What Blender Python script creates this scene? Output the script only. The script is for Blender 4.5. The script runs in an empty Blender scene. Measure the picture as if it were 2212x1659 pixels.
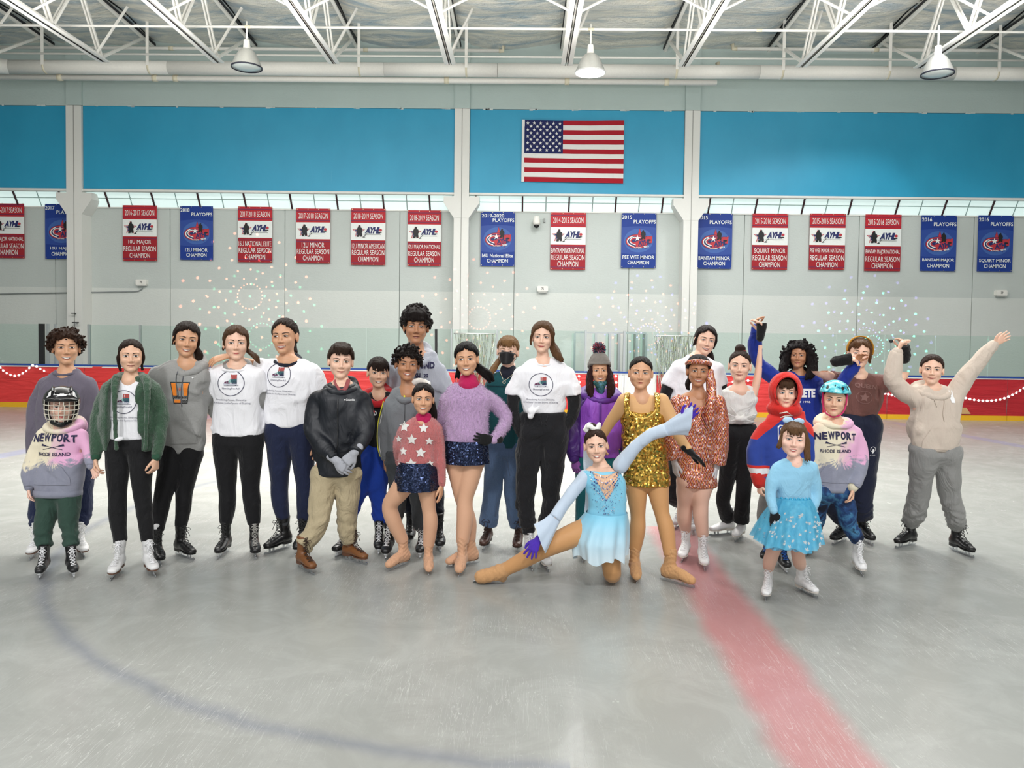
import bpy, bmesh, math, random
import numpy as np
from mathutils import Vector, Matrix
from mathutils.bvhtree import BVHTree

# ------------------------------------------------------------------ camera, world, lights, exposure
FPX, CX, CY = 1660.0, 1106.0, 776.0
CAM = np.array([0.0, 0.0, 1.65])
_a, _p, _r = math.radians(0.83), math.radians(1.92), 0.0125
_f = np.array([-math.sin(_a) * math.cos(_p), math.cos(_a) * math.cos(_p), -math.sin(_p)])
_r0 = np.array([math.cos(_a), math.sin(_a), 0.0])
_u0 = np.cross(_r0, _f)
RV = math.cos(_r) * _r0 + math.sin(_r) * _u0
UV = -math.sin(_r) * _r0 + math.cos(_r) * _u0
FV = _f

def ray(px, py):
    return FV * FPX + RV * (px - CX) + UV * (CY - py)
def W(px, py, D):                      # real-world point seen at a pixel on the plane Y = D
    d = ray(px, py); return CAM + d * (D / d[1])
def G(px, py, z=0.0):                  # real-world point on the ice seen at a pixel
    d = ray(px, py); return CAM + d * ((z - CAM[2]) / d[2])

scene = bpy.context.scene
COL = scene.collection
cam = bpy.data.cameras.new('camera'); camo = bpy.data.objects.new('camera', cam); COL.objects.link(camo)
cam.sensor_width = 36; cam.lens = 36 * FPX / 2212.0; cam.clip_end = 200; cam.shift_y = -(829.5 - CY) / 2212.0
camo.matrix_world = Matrix([[RV[0], UV[0], -FV[0], CAM[0]], [RV[1], UV[1], -FV[1], CAM[1]], [RV[2], UV[2], -FV[2], CAM[2]], [0, 0, 0, 1]])
scene.camera = camo
vs = scene.view_settings
scene.display_settings.display_device = 'sRGB'
vs.view_transform = 'Standard'; vs.look = 'None'; vs.exposure = 0.22; vs.gamma = 1.0; vs.use_curve_mapping = False

world = bpy.data.worlds.new('world'); scene.world = world; world.use_nodes = True
bg = world.node_tree.nodes['Background']; bg.inputs[0].default_value = (0.97, 0.98, 0.97, 1); bg.inputs[1].default_value = 0.34

def area(name, loc, size, power, color=(1, 1, 1), rot=(0, 0, 0), sizey=None):
    l = bpy.data.lights.new(name, 'AREA'); l.energy = power; l.color = color; l.size = size
    if sizey: l.shape = 'RECTANGLE'; l.size_y = sizey
    o = bpy.data.objects.new(name, l); o.location = loc; o.rotation_euler = rot; COL.objects.link(o); return o
# rows of high-bay lamps hanging over the ice (softened by the foil ceiling)
area('lamp_row_near', (0, 1.0, 7.6), 14, 50, (1.0, 0.97, 0.93), (math.radians(22), 0, 0), 3.0)
area('lamp_row_middle', (0, 8.6, 6.9), 18, 260, (1.0, 0.97, 0.93), (0, 0, 0), 2.0)
area('lamp_row_far', (0, 10.6, 6.9), 18, 760, (1.0, 0.98, 0.94), (0, 0, 0), 1.6)
# added upward fill without fixtures, brightens the foil roof and steel
area('roof_fill_near', (0, 6.5, 6.3), 18, 480, (1.0, 0.98, 0.95), (math.pi, 0, 0), 1.5)
area('roof_fill_far', (0, 12.6, 6.0), 20, 400, (1.0, 0.98, 0.95), (math.pi, 0, 0), 1.0)
area('camera_side_fill', (-1.0, -9.0, 4.2), 20, 470, (1.0, 0.98, 0.96), (math.radians(82), 0, 0), 3.5)  # added fill panel behind the camera, brightens the skaters' fronts; no window there
for _x in (-4.2, 0.4, 4.4):
    _l = bpy.data.lights.new('high_bay_spot', 'SPOT'); _l.energy = 900; _l.spot_size = math.radians(72); _l.spot_blend = 0.9; _l.shadow_soft_size = 0.35
    _o = bpy.data.objects.new('high_bay_spot', _l); _o.location = (_x, -2.0, 7.2); _o.rotation_euler = (math.radians(50), 0, 0); COL.objects.link(_o)

for _x in (-4.8, -1.8, 1.4):
    _l = bpy.data.lights.new('high_bay_spot_rink', 'SPOT'); _l.energy = 2100; _l.spot_size = math.radians(80); _l.spot_blend = 1.0; _l.shadow_soft_size = 0.4; _l.color = (1, .97, .92)
    _o = bpy.data.objects.new('high_bay_spot_rink', _l); _o.location = (_x, 9.8, 7.0); COL.objects.link(_o)

_l = bpy.data.lights.new('high_bay_spot_right', 'SPOT'); _l.energy = 420; _l.spot_size = math.radians(130); _l.shadow_soft_size = 0.27
_o = bpy.data.objects.new('high_bay_spot_right', _l); _o.location = W(2065, -95, 13.0); COL.objects.link(_o)

# ------------------------------------------------------------------ tagging and linking
def tag(o, label=None, cat=None, group=None, kind=None):
    if label: o['label'] = label
    if cat: o['category'] = cat
    if group: o['group'] = group
    if kind: o['kind'] = kind
    return o
def empty(name, loc=(0, 0, 0), **k):
    o = bpy.data.objects.new(name, None); o.empty_display_size = 0.1; o.location = tuple(float(v) for v in loc); COL.objects.link(o); return tag(o, **k)
def link(name, me, mats, parent=None, loc=None):
    o = bpy.data.objects.new(name, me); COL.objects.link(o)
    if parent is not None: o.parent = parent
    if loc is not None: o.location = tuple(float(v) for v in loc)
    if mats is not None:
        if not isinstance(mats, (list, tuple)): mats = [mats]
        if len(me.materials) == 0:
            for m in mats: me.materials.append(m)
        else:
            for i, m in enumerate(mats):
                if me.materials[i] != m: o.material_slots[i].link = 'OBJECT'; o.material_slots[i].material = m
    return o
def mesh_np(name, V, F, smooth=True, mi=None):
    """V (n,3), F list of index tuples or (m,4) array"""
    me = bpy.data.meshes.new(name)
    V = np.asarray(V, dtype=np.float32)
    if isinstance(F, np.ndarray):
        m, k = F.shape
        me.vertices.add(len(V)); me.vertices.foreach_set('co', V.ravel())
        me.loops.add(m * k); me.loops.foreach_set('vertex_index', F.astype(np.int32).ravel())
        me.polygons.add(m); me.polygons.foreach_set('loop_start', np.arange(0, m * k, k, dtype=np.int32))
        me.polygons.foreach_set('loop_total', np.full(m, k, dtype=np.int32))
        me.update(calc_edges=True)
    else:
        me.from_pydata(V.tolist(), [], F); me.update()
    if mi is not None: me.polygons.foreach_set('material_index', np.asarray(mi, dtype=np.int32))
    me.polygons.foreach_set('use_smooth', np.full(len(me.polygons), bool(smooth)))
    return me

class MB:
    """collects simple shapes into one mesh"""
    def __init__(s): s.v = []; s.f = []; s.m = []
    def add(s, V, F, mi=0):
        b = len(s.v); s.v.extend([tuple(map(float, p)) for p in V]); s.f.extend([tuple(i + b for i in f) for f in F]); s.m.extend([mi] * len(F)); return s
    def box(s, x0, x1, y0, y1, z0, z1, mi=0):
        V = [(x0, y0, z0), (x1, y0, z0), (x1, y1, z0), (x0, y1, z0), (x0, y0, z1), (x1, y0, z1), (x1, y1, z1), (x0, y1, z1)]
        return s.add(V, [(0, 3, 2, 1), (4, 5, 6, 7), (0, 1, 5, 4), (1, 2, 6, 5), (2, 3, 7, 6), (3, 0, 4, 7)], mi)
    def tube(s, pts, r, n=8, cap=True, mi=0, up=(0, 0, 1)):
        pts = [Vector(p) for p in pts]; R = r if isinstance(r, (list, tuple)) else [r] * len(pts)
        rings = []
        for i, p in enumerate(pts):
            d = (pts[min(i + 1, len(pts) - 1)] - pts[max(i - 1, 0)]).normalized()
            u = Vector(up)
            if abs(d.dot(u)) > 0.95: u = Vector((0, 1, 0))
            a = d.cross(u).normalized(); b = a.cross(d)
            rings.append([p + (a * math.cos(t) + b * math.sin(t)) * R[i] for t in [2 * math.pi * k / n for k in range(n)]])
        V = [q for rg in rings for q in rg]; F = []
        for i in range(len(pts) - 1):
            for k in range(n):
                F.append((i * n + k, i * n + (k + 1) % n, (i + 1) * n + (k + 1) % n, (i + 1) * n + k))
        if cap: F.append(tuple(range(n - 1, -1, -1))); F.append(tuple((len(pts) - 1) * n + k for k in range(n)))
        return s.add(V, F, mi)
    def bar(s, a, b, w, h, mi=0):       # rectangular bar from a to b
        a, b = Vector(a), Vector(b); d = (b - a).normalized(); u = Vector((0, 0, 1))
        if abs(d.dot(u)) > 0.98: u = Vector((0, 1, 0))
        x = d.cross(u).normalized() * (w / 2); y = x.cross(d).normalized() * (h / 2)
        V = [a - x - y, a + x - y, a + x + y, a - x + y, b - x - y, b + x - y, b + x + y, b - x + y]
        return s.add(V, [(0, 3, 2, 1), (4, 5, 6, 7), (0, 1, 5, 4), (1, 2, 6, 5), (2, 3, 7, 6), (3, 0, 4, 7)], mi)
    def lathe(s, prof, n=24, c=(0, 0, 0), mi=0):
        V = []; F = []
        for (r, z) in prof:
            for k in range(n):
                t = 2 * math.pi * k / n; V.append((c[0] + r * math.cos(t), c[1] + r * math.sin(t), c[2] + z))
        for i in range(len(prof) - 1):
            for k in range(n): F.append((i * n + k, i * n + (k + 1) % n, (i + 1) * n + (k + 1) % n, (i + 1) * n + k))
        return s.add(V, F, mi)
    def prism(s, poly, y0, y1, mi=0):   # poly of (x,z) extruded along y
        n = len(poly); V = [(x, y0, z) for x, z in poly] + [(x, y1, z) for x, z in poly]
        F = [tuple(range(n)), tuple(range(2 * n - 1, n - 1, -1))] + [(i, i + n, (i + 1) % n + n, (i + 1) % n) for i in range(n)]
        return s.add(V, F, mi)
    def mesh(s, name, smooth=False): return mesh_np(name, s.v, s.f, smooth, s.m)
    def build(s, name, mats, parent=None, smooth=False, **k):
        return tag(link(name, s.mesh(name, smooth), mats, parent), **k)

# ------------------------------------------------------------------ materials
def srgb(r, g, b):
    f = lambda c: (c / 255) / 12.92 if c <= 10 else (((c / 255) + 0.055) / 1.055) ** 2.4
    return (f(r), f(g), f(b), 1)
_mats = {}
class NT:
    def __init__(s, name):
        s.m = bpy.data.materials.new(name); s.m.use_nodes = True; s.t = s.m.node_tree; s.n = s.t.nodes; s.b = s.n['Principled BSDF']; s._c = None
    def new(s, typ, **k):
        n = s.n.new(typ)
        for a, v in k.items(): setattr(n, a, v)
        return n
    def lk(s, a, b): s.t.links.new(a, b)
    def coord(s):
        if s._c is None: s._c = s.new('ShaderNodeTexCoord').outputs['Object']
        return s._c
    def mapped(s, scale=(1, 1, 1), rot=(0, 0, 0), loc=(0, 0, 0)):
        m = s.new('ShaderNodeMapping'); m.inputs['Scale'].default_value = scale; m.inputs['Rotation'].default_value = rot; m.inputs['Location'].default_value = loc
        s.lk(s.coord(), m.inputs[0]); return m.outputs[0]
    def noise(s, sc, vec=None, det=3, rough=0.5, dist=0):
        n = s.new('ShaderNodeTexNoise'); n.inputs['Scale'].default_value = sc; n.inputs['Detail'].default_value = det; n.inputs['Roughness'].default_value = rough; n.inputs['Distortion'].default_value = dist
        s.lk(vec if vec is not None else s.coord(), n.inputs['Vector']); return n.outputs['Fac']
    def ramp(s, fac, stops, interp='LINEAR'):
        r = s.new('ShaderNodeValToRGB'); cr = r.color_ramp; cr.interpolation = interp
        while len(cr.elements) > 1: cr.elements.remove(cr.elements[-1])
        cr.elements[0].position = stops[0][0]; cr.elements[0].color = stops[0][1]
        for p, c in stops[1:]: e = cr.elements.new(p); e.color = c
        s.lk(fac, r.inputs[0]); return r.outputs[0]
    def math(s, op, a, b=None, c=None):
        n = s.new('ShaderNodeMath', operation=op)
        for i, v in enumerate((a, b, c)):
            if v is None: continue
            if isinstance(v, (int, float)): n.inputs[i].default_value = v
            else: s.lk(v, n.inputs[i])
        return n.outputs[0]
    def mix(s, fac, a, b, blend='MIX'):
        n = s.new('ShaderNodeMix', data_type='RGBA', blend_type=blend)
        for i, v in ((0, fac), (6, a), (7, b)):
            if isinstance(v, (int, float)): n.inputs[i].default_value = v
            elif isinstance(v, tuple): n.inputs[i].default_value = v
            else: s.lk(v, n.inputs[i])
        return n.outputs[2]
    def bump(s, h, strength=0.3, dist=0.01, prev=None):
        n = s.new('ShaderNodeBump'); n.inputs['Strength'].default_value = strength; n.inputs['Distance'].default_value = dist
        s.lk(h, n.inputs['Height'])
        if prev is not None: s.lk(prev, n.inputs['Normal'])
        s.lk(n.outputs[0], s.b.inputs['Normal']); return n.outputs[0]
    def col(s, v):
        if isinstance(v, tuple): s.b.inputs['Base Color'].default_value = v
        else: s.lk(v, s.b.inputs['Base Color'])
    def set(s, **k):
        for a, v in k.items(): s.b.inputs[a.replace('_', ' ')].default_value = v
        return s
def flat(name, rgb, rough=0.6, metal=0.0, **k):
    key = ('flat', name, rgb, rough, metal)
    if key in _mats: return _mats[key]
    t = NT(name); c = srgb(*rgb)
    n = t.noise(35, det=2); t.col(t.mix(n, tuple(x * 0.93 for x in c[:3]) + (1,), tuple(min(1, x * 1.05) for x in c[:3]) + (1,)))
    t.set(Roughness=rough, Metallic=metal, **k); _mats[key] = t.m; return t.m
def cloth(name, rgb, rough=0.85, weave=260, wrinkle=9, wstr=0.35, mott=0.12, sheen=0.15, grain=0.25, spec=0.3):
    key = ('cloth', name, rgb)
    if key in _mats: return _mats[key]
    t = NT(name); c = srgb(*rgb); lo = tuple(x * (1 - mott) for x in c[:3]) + (1,); hi = tuple(min(1, x * (1 + mott)) for x in c[:3]) + (1,)
    t.col(t.mix(t.noise(weave * 0.5, det=4, rough=0.7), lo, hi))
    b1 = t.bump(t.noise(wrinkle, t.mapped((1, 1, 0.55), (0.3, 0.4, 0)), det=4, dist=1.0), min(1, wstr * 1.7), 0.034)
    t.bump(t.noise(weave, det=2), grain, 0.003, b1)
    t.set(Roughness=rough, Sheen_Weight=sheen); t.b.inputs['Specular IOR Level'].default_value = spec
    _mats[key] = t.m; return t.m
# ------------------------------------------------------------------ signed distance modelling: organic shapes are blended fields, meshed by surface nets
def unit_(v): return v / (np.linalg.norm(v) + 1e-9)
def smin(a, b, k):
    if k <= 0: return np.minimum(a, b)
    h = np.maximum(k - np.abs(a - b), 0) / k
    return np.minimum(a, b) - h * h * k * 0.25
def smax(a, b, k): return -smin(-a, -b, k)
def catmull(P, n):
    P = np.asarray(P, float)
    if len(P) < 3 or n <= 1: return P
    out = []
    Q = np.vstack([2 * P[0] - P[1], P, 2 * P[-1] - P[-2]])
    for i in range(1, len(Q) - 2):
        p0, p1, p2, p3 = Q[i - 1], Q[i], Q[i + 1], Q[i + 2]
        for j in range(n):
            t = j / n
            out.append(0.5 * ((2 * p1) + (-p0 + p2) * t + (2 * p0 - 5 * p1 + 4 * p2 - p3) * t * t + (-p0 + 3 * p1 - 3 * p2 + p3) * t ** 3))
    out.append(P[-1]); return np.array(out)

class SDF:
    def __init__(s): s.p = []; s.disp = None
    def add(s, fn, lo, hi, k=0.01, op='u'):
        s.p.append((np.asarray(lo, float), np.asarray(hi, float), fn, k, op)); return s
    def tube(s, pts, radii, lat=(1, 0, 0), k=0.012, n=3, op='u', flat=False):
        """round or elliptical tapering limb: radii r or (r_lateral, r_depth)"""
        R = np.array([(r, r) if np.isscalar(r) else r for r in radii], float)
        P = catmull(np.hstack([np.asarray(pts, float), R]), n) if len(pts) > 2 else np.hstack([np.asarray(pts, float), R])
        A = P[:, :3]; R = np.maximum(P[:, 3:], 0.002); L = np.asarray(lat, float)
        segs = []
        for i in range(len(A) - 1):
            d = A[i + 1] - A[i]; ln = float(np.linalg.norm(d))
            if ln < 1e-6: continue
            du = d / ln; l = L - du * L.dot(du)
            if np.linalg.norm(l) < 0.05: l = np.array([0, 1.0, 0]) - du * du[1]
            l /= np.linalg.norm(l); nn = np.cross(du, l); segs.append((A[i], d, ln, du, l, nn, R[i], R[i + 1]))
        fe, fd = A[-1], unit_(A[-1] - A[-2])
        def fn(x, y, z):
            best = None
            for a, d, ln, du, l, nn, r0, r1 in segs:
                px, py, pz = x - a[0], y - a[1], z - a[2]
                t = np.clip((px * d[0] + py * d[1] + pz * d[2]) / (ln * ln), 0, 1)
                qx, qy, qz = px - t * d[0], py - t * d[1], pz - t * d[2]
                u = qx * l[0] + qy * l[1] + qz * l[2]; w = qx * nn[0] + qy * nn[1] + qz * nn[2]; ax = qx * du[0] + qy * du[1] + qz * du[2]
                ru = r0[0] + (r1[0] - r0[0]) * t; rw = r0[1] + (r1[1] - r0[1]) * t; ra = np.minimum(ru, rw)
                k2 = np.sqrt((u / ru) ** 2 + (w / rw) ** 2 + (ax / ra) ** 2) + 1e-6
                q = np.sqrt(u * u + w * w + ax * ax) + 1e-7
                dd = q - q / k2
                best = dd if best is None else np.minimum(best, dd)
            if flat: best = smax(best, (x - fe[0]) * fd[0] + (y - fe[1]) * fd[1] + (z - fe[2]) * fd[2], 0.004)
            return best
        m = R.max(); return s.add(fn, A.min(0) - m, A.max(0) + m, k, op)
    def loft(s, rows, k=0.012, p=2.4, op='u', lat=(1.0, 0.0)):
        """rows of (z, cx, cy, rx, ry), any order; stacked superellipse sections"""
        rows = sorted(rows); Z = np.array([r[0] for r in rows]); T = np.array([r[1:] for r in rows])
        zz = np.linspace(Z[0], Z[-1], 80)
        ct = [np.interp(zz, Z, T[:, i]) for i in range(4)]
        ker = np.array([1, 2, 3, 2, 1]) / 9.0
        for i in range(4):
            e = np.pad(ct[i], 2, mode='edge'); ct[i] = np.convolve(e, ker, 'valid')
        def fn(x, y, z):
            zf = np.broadcast_to(z, (1, 1, z.shape[-1])) if z.ndim == 3 else z
            cx, cy, rx, ry = [np.interp(zf, zz, c) for c in ct]
            dx, dy = x - cx, y - cy
            u = dx * lat[0] + dy * lat[1]; v = -dx * lat[1] + dy * lat[0]
            q = (np.abs(u / rx) ** p + np.abs(v / ry) ** p) ** (1 / p)
            d = (q - 1) * np.minimum(rx, ry) * 0.85
            e = np.maximum(z - Z[-1], Z[0] - z)
            return smax(d, e + 0 * d, 0.012)
        mx = T[:, 2].max(); my = max(T[:, 3].max(), 0.01); m = max(mx, my) if lat != (1.0, 0.0) else 0
        lo = (T[:, 0].min() - max(mx, m), T[:, 1].min() - max(my, m), Z[0]); hi = (T[:, 0].max() + max(mx, m), T[:, 1].max() + max(my, m), Z[-1])
        return s.add(fn, lo, hi, k, op)
    def ball(s, c, r, k=0.01, op='u', R=None):
        c = np.asarray(c, float); r = np.array([r] * 3 if np.isscalar(r) else r, float)
        def fn(x, y, z):
            dx, dy, dz = x - c[0], y - c[1], z - c[2]
            if R is not None:
                dx, dy, dz = [R[0, i] * dx + R[1, i] * dy + R[2, i] * dz for i in range(3)]
            q = np.sqrt(dx * dx + dy * dy + dz * dz) + 1e-7
            return q - q / (np.sqrt((dx / r[0]) ** 2 + (dy / r[1]) ** 2 + (dz / r[2]) ** 2) + 1e-6)
        m = r.max(); return s.add(fn, c - m, c + m, k, op)
    def cut(s, pt, nrm, lo, hi, k=0.0):            # remove everything on the side nrm points to, inside a box
        pt = np.asarray(pt, float); nrm = np.asarray(nrm, float); nrm = nrm / np.linalg.norm(nrm)
        return s.add(lambda x, y, z: -((x - pt[0]) * nrm[0] + (y - pt[1]) * nrm[1] + (z - pt[2]) * nrm[2]), lo, hi, k, 's')
    def field(s, h, lo=None, hi=None):
        adds = [q for q in s.p if q[4] == 'u']
        L = np.min([q[0] for q in adds], 0) - 0.02 - 2 * h; H = np.max([q[1] for q in adds], 0) + 0.02 + 2 * h
        if lo is not None: L = np.maximum(L, lo)
        if hi is not None: H = np.minimum(H, hi)
        n = np.maximum(np.ceil((H - L) / h).astype(int) + 1, 3)
        ax = [L[i] + h * np.arange(n[i]) for i in range(3)]
        g = np.full(n, 0.5, dtype=np.float32)
        for a, b, fn, k, op in s.p:
            m = k + 2.5 * h if op == 'u' else 0
            i0 = [max(0, int(math.floor((a[i] - m - L[i]) / h))) for i in range(3)]
            i1 = [min(n[i], int(math.ceil((b[i] + m - L[i]) / h)) + 1) for i in range(3)]
            if any(i1[i] <= i0[i] for i in range(3)): continue
            sl = tuple(slice(i0[i], i1[i]) for i in range(3))
            x = ax[0][sl[0]][:, None, None].astype(np.float32); y = ax[1][sl[1]][None, :, None].astype(np.float32); z = ax[2][sl[2]][None, None, :].astype(np.float32)
            d = fn(x, y, z)
            g[sl] = smin(g[sl], d, k) if op == 'u' else smax(g[sl], -d, k)
        if s.disp is not None:
            idx = np.nonzero(np.abs(g) < 3 * h)
            if len(idx[0]): g[idx] += s.disp(ax[0][idx[0]], ax[1][idx[1]], ax[2][idx[2]])
        return g, ax
    def net(s, h, lo=None, hi=None):
        g, ax = s.field(h, lo, hi)
        return surface_net(g, ax, h)
def surface_net(g, ax, h):
    ins = g < 0
    c = [ins[a:ins.shape[0] - 1 + a, b:ins.shape[1] - 1 + b, d:ins.shape[2] - 1 + d] for a in (0, 1) for b in (0, 1) for d in (0, 1)]
    cnt = np.zeros(c[0].shape, np.int8)
    for q in c: cnt += q
    act = (cnt > 0) & (cnt < 8); I, J, K = np.nonzero(act)
    if len(I) == 0: return np.zeros((0, 3)), np.zeros((0, 4), int)
    cid = np.full(act.shape, -1, np.int32); cid[I, J, K] = np.arange(len(I))
    cor = [(a, b, d) for a in (0, 1) for b in (0, 1) for d in (0, 1)]
    val = {q: g[I + q[0], J + q[1], K + q[2]] for q in cor}
    acc = np.zeros((len(I), 3)); num = np.zeros(len(I))
    for q in cor:
        for axn in range(3):
            if q[axn]: continue
            q2 = list(q); q2[axn] = 1; q2 = tuple(q2); a, b = val[q], val[q2]
            m = (a < 0) != (b < 0); t = np.where(m, a / np.where(m, a - b, 1), 0)
            for e in range(3): acc[:, e] += np.where(m, q[e] + (t if e == axn else 0), 0)
            num += m
    V = acc / num[:, None]
    V = np.stack([ax[0][I], ax[1][J], ax[2][K]], 1) + V * h
    F = []
    for axn in range(3):
        o1, o2 = [(1, 2), (2, 0), (0, 1)][axn]
        s0 = [slice(None)] * 3; s1 = [slice(None)] * 3; s0[axn] = slice(0, -1); s1[axn] = slice(1, None)
        df = ins[tuple(s0)] != ins[tuple(s1)]
        E = np.array(np.nonzero(df))
        ok = (E[o1] > 0) & (E[o2] > 0) & (E[o1] < g.shape[o1] - 1) & (E[o2] < g.shape[o2] - 1)
        E = E[:, ok]; fl = ins[tuple(s0)][tuple(E)]
        def cell(d1, d2):
            Q = E.copy(); Q[o1] += d1; Q[o2] += d2; return cid[tuple(Q)]
        q = np.stack([cell(-1, -1), cell(0, -1), cell(0, 0), cell(-1, 0)], 1)
        q[~fl] = q[~fl][:, ::-1]; F.append(q)
    F = np.vstack(F); F = F[(F >= 0).all(1)]
    return V, F
def join_nets(parts):
    V = []; F = []; b = 0
    for v, f in parts:
        if len(v) == 0: continue
        V.append(v); F.append(f + b); b += len(v)
    return np.vstack(V), np.vstack(F)
def wob(seed, amp, freq, aniso=(1, 1, 1)):
    """cheap smooth pseudo-noise for folds"""
    rs = np.random.RandomState(seed); D = rs.normal(size=(7, 3)); D /= np.linalg.norm(D, axis=1)[:, None]; ph = rs.uniform(0, 6.28, 7); fr = freq * rs.uniform(0.6, 1.6, 7)
    D = D * np.array(aniso)
    def fn(x, y, z):
        s = 0
        for i in range(7): s = s + np.sin((x * D[i, 0] + y * D[i, 1] + z * D[i, 2]) * fr[i] + ph[i] + (1.3 * np.sin(s) if i > 2 else 0))
        return amp * s / 3.0
    return fn
def place(V, root): return V - np.asarray(root)[None, :]

# text as flat geometry in the XZ plane, centred on the origin, unit width unless h given
_txt = {}
def text_mesh(body, bold=0.012, spacing=1.0, shear=0.0):
    key = (body, bold, spacing, shear)
    if key in _txt: return _txt[key]
    cu = bpy.data.curves.new('lettering', 'FONT'); cu.body = body; cu.size = 1.0; cu.offset = bold; cu.space_character = spacing; cu.shear = shear
    cu.align_x = 'CENTER'; cu.resolution_u = 3; cu.space_line = 0.85
    ob = bpy.data.objects.new('lettering', cu); COL.objects.link(ob)
    dg = bpy.context.evaluated_depsgraph_get(); me = bpy.data.meshes.new_from_object(ob.evaluated_get(dg))
    V = np.array([v.co[:] for v in me.vertices]); F = [tuple(p.vertices) for p in me.polygons]
    bpy.data.objects.remove(ob); bpy.data.curves.remove(cu); bpy.data.meshes.remove(me)
    mn, mx = V.min(0), V.max(0); V = (V - (mn + mx) / 2)[:, [0, 2, 1]]; V[:, 1] = 0
    _txt[key] = (V, F, mx[0] - mn[0], mx[1] - mn[1]); return _txt[key]
def text_fit(body, w, h, bold=0.012, spacing=1.0, shear=0.0):
    V, F, tw, th = text_mesh(body, bold, spacing, shear)
    return V * np.array([w / tw, 1, h / th]), F
def star_poly(R, r=0.42, n=5, rot=90):
    return [((R if i % 2 == 0 else R * r) * math.cos(math.radians(rot + 180 / n * i)), (R if i % 2 == 0 else R * r) * math.sin(math.radians(rot + 180 / n * i))) for i in range(2 * n)]
def star_fan(R, r=0.42, cx=0, cz=0, rot=90):
    P = star_poly(R, r, 5, rot); V = [(cx, 0, cz)] + [(cx + x, 0, cz + z) for x, z in P]
    return np.array(V), [(0, i + 1, (i + 1) % 10 + 1) for i in range(10)]
def ring_strip(rx, rz, w, n=40, cx=0, cz=0, a0=0, a1=360):
    V = []; F = []
    for i in range(n + 1):
        t = math.radians(a0 + (a1 - a0) * i / n)
        for k in (0, 1): V.append((cx + (rx - w * k) * math.cos(t), 0, cz + (rz - w * k) * math.sin(t)))
    for i in range(n): F.append((2 * i, 2 * i + 1, 2 * i + 3, 2 * i + 2))
    return np.array(V), F
def poly_fan(P):
    c = np.mean(P, 0); V = [(c[0], 0, c[1])] + [(x, 0, z) for x, z in P]; n = len(P)
    return np.array(V), [(0, i + 1, (i + 1) % n + 1) for i in range(n)]
def disc(rx, rz, cx=0, cz=0, n=20): return poly_fan([(cx + rx * math.cos(2 * math.pi * i / n), cz + rz * math.sin(2 * math.pi * i / n)) for i in range(n)])
# ------------------------------------------------------------------ rink building
def zat(py, D, px=1106): return float(W(px, py, D)[2])
def xat(px, D, py=700): return float(W(px, py, D)[0])
YW, YP, YB, YBD = 17.9, 17.5, 17.56, 15.75      # back wall, pillar fronts, blue panels, boards
XL, XR = -14.5, 14.5
m_white = cloth('white_paint', (226, 226, 222), rough=0.6, weave=40, wrinkle=2, wstr=0.05, mott=0.03, sheen=0)
m_steel = flat('white_enamel_steel', (236, 234, 228), 0.45)
def wall_mat(name, rgb):
    t = NT(name); c = srgb(*rgb)
    n1 = t.noise(0.9, det=4); n2 = t.noise(7, t.mapped((1, 1, 3)), det=5, rough=0.65)
    k = t.mix(n1, tuple(v * 0.93 for v in c[:3]) + (1,), tuple(min(1, v * 1.05) for v in c[:3]) + (1,))
    t.col(t.mix(t.math('MULTIPLY', t.ramp(n2, [(0.6, (0, 0, 0, 1)), (0.78, (1, 1, 1, 1))]), 0.12), k, srgb(150, 156, 152)))
    b = t.bump(t.noise(14, t.mapped((1, 1, 2.2)), det=6, rough=0.7, dist=0.6), 0.35, 0.02); t.bump(t.noise(120), 0.2, 0.004, b)
    return t.set(Roughness=0.75).m
m_wall_hi = wall_mat('grey_wall_paint', (196, 203, 200)); m_wall_lo = wall_mat('pale_wall_paint', (214, 218, 214))
m_band = wall_mat('sage_grey_paint', (190, 206, 203))
def blue_mat():
    t = NT('blue_wall_paint'); n = t.noise(1.3, t.mapped((1, 1, 0.6)), det=3)
    c = t.mix(n, srgb(30, 146, 186), srgb(48, 164, 204))
    d = t.ramp(t.noise(1.0, t.mapped((16, 1, 0.5)), det=3), [(0.70, (0, 0, 0, 1)), (0.76, (1, 1, 1, 1))])
    t.col(t.mix(t.math('MULTIPLY', d, 0.12), c, srgb(120, 190, 215)))
    t.bump(t.noise(60, det=4), 0.15, 0.004)
    return t.set(Roughness=0.42).m
m_blue = blue_mat()

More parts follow.
